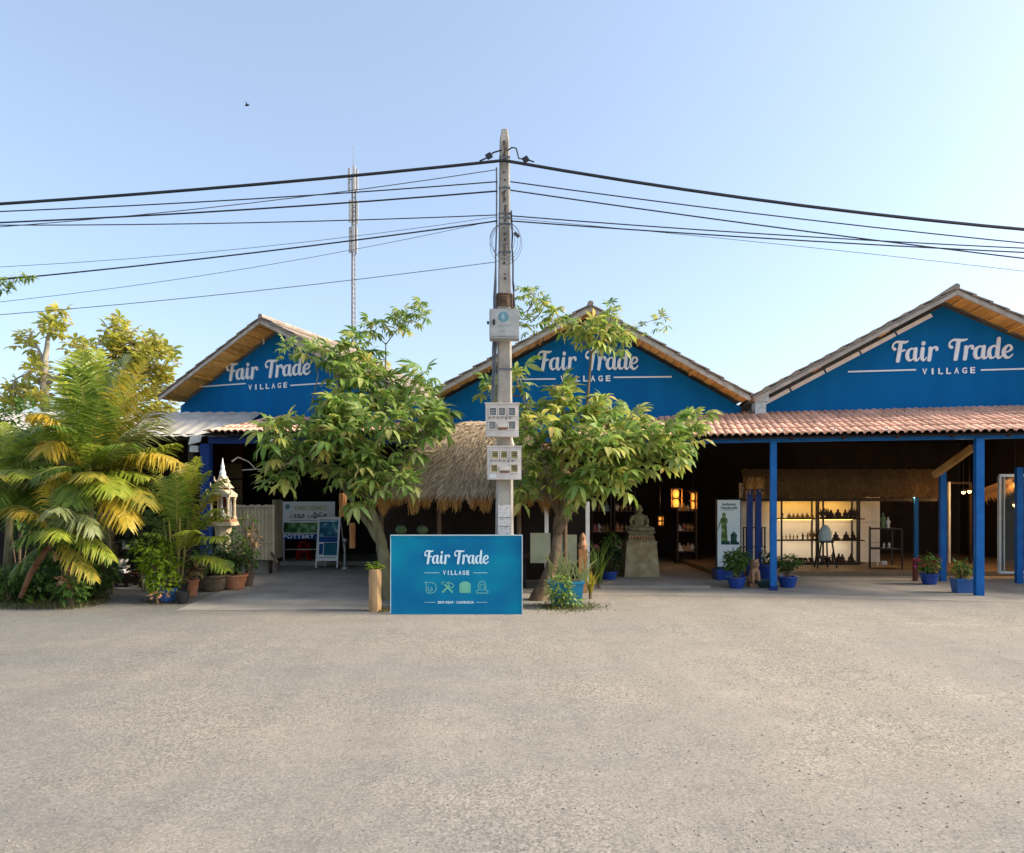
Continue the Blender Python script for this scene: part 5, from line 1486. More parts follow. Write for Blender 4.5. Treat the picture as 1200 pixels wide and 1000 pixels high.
# ------------------------------------------------------------------ upright picture banner
YN = 13.6
t = thing('standing_banner', 'upright white banner with a green figure picture on a blue base', 'banner', (P(853, 0, YN).x, YN, 0))
def nrect(u0, v0, u1, v1, d, th=.006):
    a, b = P(u0, v1, YN), P(u1, v0, YN); mb = MB(); mb.box(a.x, b.x, YN - d - th, YN - d, a.z, b.z); return mb
nrect(838.5, 585, 867.5, 666, 0, .05).build('case', M['black_metal'], t)
nrect(839.8, 586.2, 866.3, 664, .051).build('print', M['banner_white'], t)
a, b = P(837.5, 673.5, YN), P(868, 666.2, YN); mb = MB(); mb.box(a.x, b.x, YN - .16, YN + .16, .006, b.z); mb.build('base', M['blue_pot'], t)
def ntext(body, u0, u1, v0, v1, m='ink_navy'):
    a, b = P(u0, v1, YN), P(u1, v0, YN); text(body, pxframe(YN - .058), (a.x + b.x) / 2, (a.z + b.z) / 2, b.x - a.x, b.z - a.z, 'lettering', M[m], t, .02)
ntext('Authentic', 845, 861.5, 589.3, 592.6); ntext('Handicrafts', 844, 863, 593.4, 597)
nrect(847, 598, 859, 598.7, .0575, .001).build('small_print', M['ink_grey'], t)
def npoly(name, pts, m, d=.0575):
    mb = MB(); f = [P(u, v, YN - d - .001) for u, v in pts]; mb.face(f); mb.build(name, M[m], t)
npoly('printed_standing_figure', [(845, 638), (845.5, 620), (845, 612), (841.5, 622), (841, 621), (843.5, 611), (844.5, 608), (846.5, 606.5), (846, 603.5), (847, 601), (849.5, 601), (851, 603.5), (850.2, 606.5), (852.5, 608), (853, 613.5), (851.5, 612), (852, 622), (853, 638)], 'print_figure')
npoly('printed_small_figure', [(856, 638), (856.5, 631), (856, 627), (858, 625), (860, 622.5), (862, 625), (864, 627.5), (863, 632), (864.5, 638)], 'print_figure_dark', .0575)
nrect(844, 634, 854, 638.2, .0592, .001).build('printed_plinth', M['print_figure_dark'], t)
nrect(854.5, 635, 865, 638.2, .0605, .001).build('printed_plinth', M['print_figure_dark'], t)

# ------------------------------------------------------------------ dim hall: shelves of goods, lanterns
def hall_shelf(u0, u1, v0, v1, Y, label, seed):
    rr = random.Random(seed)
    a, b = P(u0, v1, Y), P(u1, v0, Y)
    t = thing('goods_shelf', label, 'shelf', ((a.x + b.x) / 2, Y, 0), 'shelves of goods in the dark hall')
    for x in (a.x, b.x):
        mb = MB(); mb.box(x - .02, x + .02, Y - .02, Y + .3, .006, b.z); mb.build('upright', M['dark_wood'], t)
    n = 4
    for i in range(n):
        z = .3 + (b.z - .3) * i / (n - 1)
        mb = MB(); mb.box(a.x + .021, b.x - .021, Y - .01, Y + .29, z - .02, z); mb.build('shelf', M['dark_wood'], t)
    return a.x, b.x, b.z
shelves = []
for k, (u0, u1, lb) in enumerate(((694, 716, 'left shelf of goods in the dark hall, beside the kiosk post'), (720, 744, 'middle shelf of goods in the dark hall left of the statue head'), (794, 816, 'right shelf of goods in the dark hall near the lanterns'))):
    Y = 16.4 + k * .25
    x0, x1, zt_ = hall_shelf(u0, u1, 575, 660, Y, lb, k)
    rr = random.Random(40 + k)
    for i in range(4):
        z = .3 + (zt_ - .3) * i / 3
        if i == 3: continue
        for j in range(4):
            kind = rr.choice(['seated', 'head', 'standing', 'elephant', 'flame']); m = rr.choice(['ceramic', 'gilt', 'jade', 'clay', 'red_fig', 'clay'])
            if m not in M: M[m] = mat('rose_figure', (.4, .08, .09), (.5, .2, .2), 8, .6)
            word = {'seated': 'seated figure', 'head': 'bust', 'standing': 'standing figure', 'elephant': 'animal figure', 'flame': 'flame carving'}[kind]
            cw = {'ceramic': 'white', 'gilt': 'gold', 'jade': 'pale green', 'clay': 'orange brown', 'red_fig': 'rose red'}[m]
            figure(kind, m, 'figurine', '%s %s, %s from left on the %s tier of the hall\'s %s shelf' % (cw, word, ORD[j], ('bottom', 'middle', 'upper')[i], ('left', 'middle', 'right')[k]), 'figurine', x0 + (x1 - x0) * (.16 + .225 * j), Y + .1, z + .002, .16 + .07 * rr.random(), 'small goods on the hall shelves')
def lantern(u0, u1, v0, v1, Y, label, e):
    a, b = P(u0, v1, Y), P(u1, v0, Y); c = (a + b) / 2; wd = (b.x - a.x) / 2; h = b.z - a.z
    t = thing('amber_lantern', label, 'lantern', (c.x, Y, a.z), 'amber lanterns in the dark hall')
    n = 2
    for i in range(n):
        z0 = a.z + h * i / n; mb = MB(); mb.lathe((c.x, Y, z0 + .015), [(wd * .45, 0), (wd * .62, h / n * .3), (wd * .62, h / n * .6), (wd * .40, h / n - .04)], 10); mb.build('glowing_shade', M['lamp_amber'], t)
    for sx in (-1, 1):
        mb = MB(); mb.box(c.x + sx * wd - .012, c.x + sx * wd + .012, Y - .1, Y - .08, a.z, b.z); mb.build('side_post', M['oak'], t)
    for z in (a.z, c.z, b.z):
        mb = MB(); mb.box(c.x - wd - .012, c.x + wd + .012, Y - .1, Y + .1, z - .012, z + .012); mb.build('cross_board', M['dark_wood'], t)
    mb = MB(); mb.tube([(c.x, Y, b.z), (c.x, Y, 3.14)], .006, 5); mb.build('cord', M['black_metal'], t)
    l = bpy.data.lights.new('lantern_glow', 'POINT'); l.energy = e; l.color = (1, .5, .14); l.shadow_soft_size = .1
    lo = bpy.data.objects.new('lantern_glow', l); lo.location = (0, -.3, h / 2); lo.parent = t; col.objects.link(lo)
lantern(786, 798, 573, 595, 16.5, 'tall double amber lantern glowing right of the statue', 3)
lantern(809, 815, 577, 597, 16.2, 'small amber lantern glowing left of the white banner', 1.2)
lantern(771, 776, 605, 616, 16.0, 'lowest little amber lantern just right of the statue shoulder', .8)

# ------------------------------------------------------------------ broad-leaved trees
CAM = Vector((0, 0, EYE))
def palmate(nl, L, wd, droop, pet, seed, fan=2.2):
    """one compound leaf: a stalk along +X and finger leaflets spreading from its end"""
    rr = random.Random(seed); mb = MB()
    e = Vector((pet, 0, -.06 * pet))
    s = Vector((0, .004, 0)); mb.face([-s, s, e + s, e - s])
    for i in range(nl):
        a = (i / (nl - 1) - .5) * 2 * fan + (rr.random() - .5) * .18
        k = (1 - .35 * abs(a) / fan) * (.85 + .3 * rr.random())
        l = L * k; d = Vector((math.cos(a), math.sin(a), 0)); sd = Vector((-math.sin(a), math.cos(a), 0))
        dr = droop * (.7 + .6 * rr.random())
        def pt(t, o, fold): return e + d * l * t * (1 - .25 * dr * t) + sd * o + UP * (.10 * l * t - dr * l * t * t - fold)
        w2 = wd * l
        ctr = [pt(0, 0, 0), pt(.35, 0, 0), pt(.68, 0, 0), pt(1, 0, 0)]
        lf = [pt(.35, w2 * .8, -.2 * w2), pt(.68, w2, -.2 * w2)]; rt = [pt(.35, -w2 * .8, -.2 * w2), pt(.68, -w2, -.2 * w2)]
        mb.add(ctr + lf + rt, [(0, 1, 4), (1, 2, 5, 4), (2, 3, 5), (0, 6, 1), (1, 6, 7, 2), (2, 7, 3)])
    return mb
def dirmat(p, d, roll, s):
    x = d.normalized(); y = UP.cross(x)
    if y.length < .05: y = Vector((0, 1, 0))
    y.normalize(); z = x.cross(y)
    m = Matrix((x, y, z)).transposed().to_4x4()
    return Matrix.Translation(p) @ m @ Matrix.Rotation(roll, 4, 'X') @ Matrix.Scale(s, 4)
def make_tree(root, limbs, blobs, leafset, lit, seed, barkm, n_parts=290, per=8, twig_r=.007):  # lit: share of leaves given the yellowing colours
    """limbs: lists of (u, v, Y, radius); blobs: (u, v, ru, rv, Y, rY, count) crown volumes; every twig ends in a whorl of leaves"""
    rr = random.Random(seed)
    nodes = []
    for k, L_ in enumerate(limbs):
        pts = [P(u, v, Y) for u, v, Y, _ in L_]; pts = [Vector(q[:3]) for q in spline([tuple(p) for p in pts], 4)]
        rads = [q[0] for q in spline([(r, 0) for *_, r in L_], 4)]
        pts = [p + Vector((rr.random() - .5, rr.random() - .5, 0)) * .25 * r for p, r in zip(pts, rads)]
        mb = MB(); mb.tube(pts, rads, 10 if k == 0 else 7); mb.build('trunk' if k == 0 else 'branch', barkm, root, smooth=True)
        nodes += list(zip(pts, rads))
    leaves = []; tw = MB()
    for (u, v, ru, rv, Y, rY, cnt, *sc) in blobs:
        sc = sc[0] if sc else 1.0
        for i in range(cnt):
            while True:
                q = Vector((rr.uniform(-1, 1), rr.uniform(-1, 1), rr.uniform(-1, 1)))
                if .15 < q.length < 1: break
            k = q.length; q = q / k * k ** .6
            tip = P(u + q.x * ru, v - q.z * rv, Y + q.y * rY)
            near = min(nodes, key=lambda n: (n[0] - tip).length + (.25 if n[0].z > tip.z else 0))
            a = near[0]; mid = a.lerp(tip, .55) + Vector((0, 0, -.06 * (tip - a).length)) + Vector((rr.uniform(-.05, .05), rr.uniform(-.05, .05), 0))
            r0 = min(near[1] * .6, twig_r * 2.2)
            tw.tube([a, mid, tip], [r0, twig_r * 1.3, twig_r * .8], 5, cap=False)
            c = P(u, v, Y); outd = (tip - c); outd.z = 0
            az0 = rr.random() * 6.28
            n = per + rr.randint(-3, 1)
            for j in range(n):
                az = az0 + j * 2.4; el = R(62) - R(95) * (j / n) + rr.uniform(-.2, .2)
                d = Vector((math.cos(az) * math.cos(el), math.sin(az) * math.cos(el), math.sin(el)))
                if outd.length > .05: d = (d + outd.normalized() * .35).normalized()
                base = tip - Vector((0, 0, .02 * j)) + d * .02
                leaves.append((dirmat(base, d, rr.uniform(-.35, .35), rr.uniform(.6, 1.22) * sc), rr.randrange(len(leafset)), lit and rr.random() < lit))
    if tw.v: tw.build('twigs', barkm, root, kind='stuff')
    leaves.sort(key=lambda q: (q[0].translation - CAM).length)
    rest = MB(); rest_yellow = MB()
    for i, (Mx, k, yl) in enumerate(leaves):
        me, me2 = leafset[k]
        if i < n_parts: inst('leaf', me2 if yl else me, root, Mx)
        else: (rest_yellow if yl else rest).add([Mx @ v.co for v in me.vertices], [tuple(p.vertices) for p in me.polygons])
    for r_, m in ((rest, leafset[0][0].materials[0]), (rest_yellow, leafset[0][1].materials[0])):
        if r_.v: r_.build('foliage', m, root, kind='stuff')
    return len(leaves)
def leafset(L, wd, droop, pet, m1, m2, seed, nl=(6, 7, 5, 8, 6)):
    out = []
    for i, n in enumerate(nl):
        mb = palmate(n, L * (.9 + .08 * i), wd, droop * (.7 + .2 * i), pet * (.8 + .15 * i), seed + i)
        out.append((mb.mesh('leaf', m1), mb.mesh('leaf', m2)))
    return out
LS = leafset(.25, .15, .52, .13, M['leaf'], M['leaf_yellow'], 30)

YT = 11.3
tl_ = thing('broadleaf_tree', 'left spreading tree with big hand shaped leaves shading the left shop front', 'tree', tuple(P(452, 706, YT).xy) + (0,), 'broad leaved trees beside the sign')
limbs = [
 [(455, 716, 10.9, .125), (452, 690, 10.9, .115), (449, 655, 11.0, .10), (446, 630, 11.1, .085), (436, 600, 11.2, .068), (424, 572, 11.3, .055), (412, 540, 11.4, .04), (400, 500, 11.5, .028), (395, 455, 11.5, .02), (392, 415, 11.5, .012)],
 [(444, 634, 11.1, .07), (430, 612, 11.2, .06), (415, 590, 11.3, .05), (400, 568, 11.2, .04), (372, 540, 11.1, .028), (342, 520, 11.0, .018), (320, 500, 11.0, .01)],
 [(446, 640, 11.05, .06), (432, 600, 11.3, .045), (434, 560, 11.6, .035), (446, 510, 11.8, .026), (452, 460, 11.8, .018), (452, 430, 11.8, .013), (452, 402, 11.8, .010)],
 [(428, 585, 11.2, .04), (462, 545, 11.0, .03), (492, 515, 10.9, .022), (520, 485, 10.9, .012)],
 [(412, 545, 11.3, .035), (375, 500, 11.4, .02), (365, 478, 11.4, .012), (372, 430, 11.4, .008), (340, 406, 11.4, .005)],
 [(404, 510, 11.5, .028), (440, 470, 11.6, .018), (478, 460, 11.6, .010)],
 [(452, 404, 11.8, .010), (441, 392, 11.8, .007), (430, 382, 11.8, .005)],
 [(452, 404, 11.8, .010), (466, 386, 11.8, .007), (482, 368, 11.8, .005), (496, 362, 11.8, .004)],
]
blobs = [
 (415, 432, 24, 22, 11.6, .45, 9), (398, 474, 20, 20, 11.3, .5, 7), (338, 512, 32, 16, 10.9, .45, 8), (336, 405, 7, 3, 11.5, .1, 2, .7), (345, 540, 26, 16, 10.9, .4, 5), (420, 490, 50, 26, 11.2, .6, 13),
 (474, 486, 42, 26, 11.0, .55, 13), (460, 540, 32, 26, 10.8, .45, 9), (400, 535, 46, 30, 10.9, .5, 12), (380, 410, 12, 5, 11.5, .3, 3, .85), (408, 400, 16, 6, 11.6, .3, 3, .8), (430, 425, 18, 12, 11.6, .3, 3),
 (496, 452, 20, 16, 11.6, .35, 4), (440, 455, 24, 22, 11.7, .4, 5),
 (434, 383, 9, 4, 11.8, .12, 3, .62), (464, 378, 12, 6, 11.8, .12, 3, .62), (480, 368, 8, 4, 11.8, .1, 2, .6), (496, 360, 9, 3, 11.8, .1, 2, .55), (440, 576, 22, 10, 10.8, .25, 3), (330, 562, 14, 8, 10.9, .2, 2)]
nL = make_tree(tl_, limbs, blobs, LS, .2, 11, M['bark_green'], per=8)
mb = MB(); mb.tube([P(374, 528, 11), P(345, 541, 10.9), (P(318, 549, 10.9)), P(284, 551, 10.85)], [.016, .014, .011, .008], 6); mb.tube([P(300, 550, 10.87), P(291, 541, 10.85), P(279, 536, 10.8), P(272, 541, 10.8)], [.010, .009, .012, .016], 6)
mb.build('bare_branch', M['bark_pale'], tl_)

tr_ = thing('broadleaf_tree', 'right yellowing tree with hand shaped leaves leaning beside the blue trough', 'tree', (G(636, 703).x, Yg(703), 0), 'broad leaved trees beside the sign')
Y0 = Yg(703)
limbs = [
 [(628, 708, Y0, .15), (637, 690, Y0, .125), (647, 665, Y0 + .05, .10), (652, 640, Y0 + .1, .085), (654, 610, Y0 + .2, .072), (662, 582, Y0 + .3, .06), (672, 555, Y0 + .4, .045), (680, 520, Y0 + .5, .032), (687, 480, Y0 + .5, .024), (691, 440, Y0 + .5, .02), (693, 412, Y0 + .5, .018)],
 [(653, 625, Y0 + .1, .07), (668, 600, Y0, .055), (676, 585, Y0, .045), (700, 556, Y0 - .1, .03), (735, 530, Y0 - .2, .02), (775, 505, Y0 - .1, .012), (810, 495, Y0, .008)],
 [(655, 606, Y0 + .2, .05), (640, 570, Y0 + .2, .035), (630, 530, Y0 + .1, .024), (622, 490, Y0 + .1, .016), (612, 465, Y0 + .1, .010)],
 [(676, 540, Y0 + .4, .03), (720, 505, Y0 + .4, .02), (758, 485, Y0 + .4, .012)],
 [(684, 500, Y0 + .5, .024), (665, 460, Y0 + .5, .015), (650, 450, Y0 + .5, .010)],
 [(693, 414, Y0 + .5, .016), (680, 395, Y0 + .5, .011), (668, 380, Y0 + .5, .007), (650, 366, Y0 + .45, .006), (630, 350, Y0 + .4, .005), (618, 342, Y0 + .4, .004)],
 [(693, 414, Y0 + .5, .016), (706, 396, Y0 + .5, .011), (716, 374, Y0 + .5, .007)],
 [(706, 398, Y0 + .5, .008), (738, 388, Y0 + .6, .006), (758, 378, Y0 + .6, .004), (772, 374, Y0 + .6, .003)],
]
blobs = [
 (690, 388, 24, 8, Y0 + .5, .25, 9, .8), (716, 368, 9, 8, Y0 + .5, .15, 2, .75), (622, 345, 9, 4, Y0 + .4, .1, 3, .6), (640, 357, 10, 4, Y0 + .4, .1, 2, .6), (772, 374, 5, 2, Y0 + .6, .05, 1, .55), (748, 382, 3, 2, Y0 + .6, .05, 1, .4), (618, 374, 11, 6, Y0 + .4, .12, 3, .65), (656, 371, 9, 5, Y0 + .45, .1, 2, .65), (722, 394, 7, 8, Y0 + .5, .15, 3, .8),
 (668, 466, 24, 8, Y0 + .4, .35, 5), (725, 480, 40, 12, Y0 + .3, .45, 9), (635, 500, 32, 24, Y0, .45, 10), (695, 515, 48, 26, Y0 - .1, .55, 15), (762, 508, 36, 14, Y0 - .1, .4, 8), (812, 492, 20, 3, Y0, .15, 3), (748, 540, 28, 14, Y0 - .2, .35, 6), (690, 556, 36, 16, Y0 - .3, .35, 7), (632, 545, 18, 18, Y0 - .1, .3, 4), (608, 448, 14, 8, Y0 + .1, .15, 2), (712, 556, 18, 5, Y0 - .4, .2, 4), (650, 520, 26, 20, Y0 - .2, .35, 5), (800, 508, 18, 8, Y0 - .1, .2, 3), (568, 452, 12, 6, Y0 + .2, .15, 2), (615, 572, 10, 8, Y0 - .3, .2, 2), (790, 528, 16, 6, Y0 - .2, .2, 3)]
nR = make_tree(tr_, limbs, blobs, LS, .42, 12, M['bark'])
print('leaves', nL, nR)

# ------------------------------------------------------------------ palms
def frond(parent, b, c, t, nleaf, ll, m, seed, droop=.55, rm='rachis', wid=.022, r0=.016, vee=.5, start=.18, drape=0.0):
    """an arching stalk b -> c -> t with paired leaflets; stalk and leaflets as one part and its sub-part"""
    rr = random.Random(seed)
    b, c, t = Vector(b), Vector(c), Vector(t)
    def pos(s): return b * (1 - s) ** 2 + c * 2 * s * (1 - s) + t * s * s
    def tan(s): return ((c - b) * (1 - s) + (t - c) * s).normalized()
    mb = MB(); mb.tube([pos(i / 10) for i in range(11)], [r0 * (1 - .85 * i / 10) for i in range(11)], 5); fo = mb.build('frond', M[rm], parent)
    mb = MB()
    for i in range(nleaf):
        s = start + (1 - start) * (i + .5) / nleaf
        p = pos(s); T = tan(s)
        side = T.cross(UP)
        if side.length < .15: side = T.cross(Vector((0, -1, .2)))
        side.normalize(); nor = side.cross(T).normalized()
        if rr.random() < .04: continue
        l = ll * (math.sin(math.pi * (.16 + .80 * (s - start) / (1 - start))) ** .7) * (.85 + .3 * rr.random())
        for sg in (-1, 1):
            d = (side * sg * (1 - drape * .6) + T * (.55 + .25 * s) + nor * vee * (1 - drape) + Vector((rr.uniform(-.2, .2), rr.uniform(-.2, .2), -drape + rr.uniform(-.25, .1)))).normalized()
            w = (T - d * T.dot(d)).normalized() * wid * (.8 + .4 * rr.random())
            g1, g2 = -UP * droop * l * .16, -UP * droop * l * (.55 + .25 * rr.random())
            p1 = p + d * l * .45 + g1; p2 = p + d * l * (1 - .12 * droop) + g2
            mb.face([p - w * .4, p1 - w, p1 + w, p + w * .4]); mb.face([p1 - w, p2, p1 + w])
    mb.build('leaflets', M[m], fo)
    return fo
def FP(parent, a, c, t, **k):
    """frond from photo points (u, v, Y)"""
    return frond(parent, P(*a), P(*c), P(*t), **k)
# big golden palm
pm = thing('golden_palm', 'tall bushy palm with yellow and green arching fronds at the left', 'palm tree', (P(108, 690, 11.2).x, 11.2, 0))
bx0, by0 = 106, 11.2
for k, (u1, v1, u0, rad) in enumerate(((106, 560, 108, .06), (116, 568, 122, .045), (96, 570, 94, .045), (122, 575, 132, .035))):
    mb = MB(); mb.tube([P(u0, 697, 11.2 + .1 * k), P((u0 + u1) / 2, 630, 11.2 + .1 * k), P(u1, v1, 11.2)], [rad, rad * .85, rad * .6], 9); mb.build('stem', M['bark_green'], pm)
B = lambda du=0, dv=0, dy=0: (108 + du, 566 + dv, 11.2 + dy)
FP(pm, B(-3), (88, 470, 11.2), (98, 412, 11.4), nleaf=63, wid=.019, ll=.62, m='frond_lime', seed=1, droop=.35, vee=.45)
FP(pm, B(2), (112, 480, 10.9), (84, 432, 10.5), nleaf=58, wid=.019, ll=.60, m='frond_green', seed=2, droop=.5, vee=.3)
FP(pm, B(4), (124, 470, 11.3), (150, 418, 11.6), nleaf=63, wid=.019, ll=.62, m='frond_pale', seed=3, droop=.3, vee=.35)
FP(pm, B(6), (136, 470, 11.0), (176, 420, 11.0), nleaf=58, wid=.019, ll=.55, m='frond_mix', seed=4, droop=.4, vee=.4)
FP(pm, B(8), (150, 490, 10.9), (202, 470, 10.7), nleaf=60, wid=.019, ll=.55, m='frond_mix', seed=5, droop=.6, vee=.3)
FP(pm, B(8, 4), (150, 500, 10.8), (196, 492, 10.5), nleaf=58, wid=.019, ll=.55, m='frond_pale', seed=6, droop=.7, vee=.2)
FP(pm, B(10, 4), (164, 505, 10.8), (212, 545, 10.6), nleaf=60, wid=.019, ll=.50, m='frond_gold', seed=7, droop=.9, vee=.2)
FP(pm, B(-4, 2), (70, 478, 10.9), (36, 486, 10.7), nleaf=58, wid=.019, ll=.52, m='frond_gold', seed=8, droop=.85, vee=.2)
FP(pm, B(-5, 5), (66, 490, 10.7), (50, 528, 10.4), nleaf=58, wid=.019, ll=.48, m='frond_gold', seed=9, droop=1.0, vee=.1)
FP(pm, B(-2, 3), (88, 498, 10.7), (62, 498, 10.3), nleaf=55, wid=.019, ll=.5, m='frond_green', seed=10, droop=.8, vee=.15)
FP(pm, B(2, 0), (108, 500, 10.5), (118, 470, 10.0), nleaf=52, wid=.019, ll=.55, m='frond_green', seed=11, droop=.5, vee=.25)
FP(pm, B(4, 5), (128, 520, 10.4), (150, 520, 9.9), nleaf=52, wid=.019, ll=.55, m='frond_green', seed=12, droop=.7, vee=.2)
FP(pm, B(8, 8), (150, 540, 10.6), (172, 592, 10.2), nleaf=55, wid=.019, ll=.52, m='frond_mix', seed=13, droop=.9, vee=.1)
FP(pm, B(-6, 8), (66, 545, 10.8), (6, 560, 10.6), nleaf=58, wid=.019, ll=.5, m='frond_pale', seed=14, droop=.9, vee=.15)
FP(pm, B(-6, 6), (60, 520, 11.2), (0, 540, 11.3), nleaf=58, wid=.019, ll=.55, m='frond_green', seed=15, droop=.8, vee=.2)
FP(pm, B(0, 2), (60, 520, 11.4), (14, 500, 11.8), nleaf=58, wid=.019, ll=.5, m='frond_green', seed=16, droop=.7, vee=.25)
FP(pm, B(6, 10), (140, 556, 10.4), (150, 618, 9.9), nleaf=49, wid=.019, ll=.42, m='frond_gold', seed=17, droop=1.0, vee=.05)
FP(pm, B(0, 5), (100, 540, 10.4), (112, 560, 9.7), nleaf=49, wid=.019, ll=.45, m='frond_mix', seed=18, droop=.8, vee=.15)
FP(pm, B(2, -2), (128, 478, 11.5), (134, 440, 12.0), nleaf=58, wid=.019, ll=.55, m='frond_green', seed=19, droop=.4, vee=.3)
FP(pm, B(-2, -2), (74, 500, 11.4), (58, 466, 11.8), nleaf=58, wid=.019, ll=.5, m='frond_lime', seed=20, droop=.5, vee=.3)
for k, (c, t, m, ll, dr) in enumerate((((92, 500, 11.0), (70, 436, 10.9), 'frond_lime', .55, .4), ((118, 490, 11.3), (112, 410, 11.6), 'frond_lime', .6, .35), ((142, 490, 11.2), (186, 448, 11.2), 'frond_mix', .5, .5),
        ((84, 530, 10.4), (40, 560, 10.1), 'frond_green', .5, .8), ((120, 540, 10.2), (136, 580, 9.7), 'frond_lime', .5, .8), ((96, 540, 10.3), (84, 590, 9.8), 'frond_green', .48, .9), ((150, 530, 11.0), (206, 520, 10.9), 'frond_lime', .5, .6),
        ((60, 540, 11.3), (10, 590, 11.2), 'frond_green', .5, .8), ((132, 540, 10.7), (176, 560, 10.4), 'frond_lime', .45, .8), ((100, 500, 11.6), (84, 450, 12.0), 'frond_pale', .5, .4), ((116, 530, 10.3), (100, 520, 9.8), 'frond_lime', .5, .6))):
    FP(pm, (108, 568, 11.2), c, t, nleaf=58, wid=.019, ll=ll, m=m, seed=300 + k, droop=dr, vee=.25)
# low palm with a reddish leaning stem
pl2 = thing('leaning_palm', 'low palm with a reddish leaning stem in the leafy bed at the far left', 'palm tree', (P(30, 690, 10.35).x, 10.35, 0))
mb = MB(); mb.tube([P(24, 700, 10.35), P(36, 672, 10.3), P(50, 650, 10.25), P(64, 634, 10.2)], [.03, .042, .05, .04], 9); mb.build('stem', M['rachis_red'], pl2)
B = lambda du=0, dv=0, dy=0: (64 + du, 632 + dv, 10.2 + dy)
for i, (c, t, m, ll, dr) in enumerate((((48, 590, 10.1), (14, 600, 9.95), 'frond_gold', .34, .9), ((52, 560, 10.2), (78, 552, 10.0), 'frond_gold', .36, .9), ((30, 575, 10.3), (0, 600, 10.4), 'frond_mix', .40, .9),
        ((92, 575, 10.0), (112, 625, 9.8), 'frond_pale', .40, .9), ((78, 580, 9.9), (64, 600, 9.55), 'frond_pale', .38, .9), ((50, 612, 9.9), (18, 634, 9.8), 'frond_green', .36, .9),
        ((58, 605, 9.9), (72, 630, 9.5), 'frond_lime', .34, .9), ((100, 612, 10.1), (132, 656, 9.9), 'frond_lime', .36, .9), ((104, 600, 10.4), (150, 610, 10.4), 'frond_mix', .4, .8), ((74, 590, 10.6), (100, 540, 10.8), 'frond_green', .45, .5), ((84, 640, 10.0), (112, 680, 9.8), 'frond_mix', .28, .9), ((40, 640, 10.1), (12, 672, 9.9), 'frond_green', .30, .9))):
    FP(pl2, B(), c, t, nleaf=34, ll=ll, m=m, seed=40 + i, droop=dr, vee=.12, r0=.012, wid=.017)
# feathery palm at the very edge
pe = thing('feather_palm', 'bright green feathery palm spilling past the left frame edge', 'palm tree', (P(8, 700, 11.6).x, 11.6, 0))
mb = MB(); mb.tube([P(6, 700, 11.6), P(10, 640, 11.6), P(12, 585, 11.6)], [.07, .06, .045], 8); mb.build('stem', M['bark_green'], pe)
for k, (c, t, m, ll, dr) in enumerate((((20, 520, 11.5), (56, 506, 11.3), 'frond_lime', .5, .5), ((-10, 520, 11.5), (-40, 512, 11.3), 'frond_green', .5, .5), ((8, 520, 11.7), (0, 496, 12.0), 'frond_lime', .5, .4), ((40, 530, 11.2), (70, 560, 10.9), 'frond_lime', .5, .8),
        ((-20, 530, 11.2), (-60, 570, 11.0), 'frond_mix', .5, .8), ((16, 530, 10.9), (30, 560, 10.3), 'frond_lime', .5, .8), ((-4, 530, 10.8), (-10, 590, 10.3), 'frond_green', .5, .9), ((34, 550, 11.0), (56, 620, 10.7), 'frond_green', .48, .9), ((4, 540, 10.8), (0, 560, 10.2), 'frond_mix', .5, .8), ((24, 510, 11.8), (44, 500, 12.1), 'frond_green', .5, .6))):
    FP(pe, (12, 590, 11.6), c, t, nleaf=52, ll=ll, m=m, seed=500 + k, droop=dr, vee=.22, wid=.018)
# potted areca palm
ar = thing('potted_palm', 'bushy lime green palm in a black pot left of the shrine', 'potted palm', (G(207, 702).x, Yg(702), 0))
Ya = Yg(702)
def pot(parent, u, vb, r, h, m, Y=None, lip=True, soil=True, name='pot', sq=None):
    Y = Y or Yg(vb); x = P(u, 0, Y).x
    mb = MB()
    if sq:
        frus(mb, x, Y, .006, h, r * .82, r, r * .5, r * .62); frus(mb, x, Y, h + .0001, h + .03, r * 1.04, r * 1.04, r * .65, r * .65)
    else:
        mb.lathe((x, Y, .006), [(r * .66, 0), (r * .74, h * .12), (r * .92, h * .62), (r * .97, h * .86)] + ([(r * 1.06, h * .88), (r * 1.06, h), (r * .93, h), (r * .9, h * .84)] if lip else [(r * .98, h), (r * .9, h), (r * .88, h * .84)]), 18)
    mb.build(name, M[m], parent, smooth=False)
    if soil:
        mb = MB(); mb.lathe((x, Y, h * .80), [(r * .88 if not sq else r * .6, 0), (r * .5, .02), (.01, .025)], 12); mb.build('soil', M['soil'], parent)
    return Vector((x, Y, h))
q = pot(ar, 207, 703, .17, .26, 'black_plastic')
for i in range(7):
    a = i * .9; mb = MB(); x = q.x + math.cos(a) * .07; y = q.y + math.sin(a) * .07
    mb.tube([(x, y, .2), (x + math.cos(a) * .06, y + math.sin(a) * .05, .8), (x + math.cos(a) * .12, y + math.sin(a) * .1, 1.3)], [.016, .014, .01], 6); mb.build('cane', M['rachis'], ar)
B = lambda du, v: (207 + du, v, Ya)
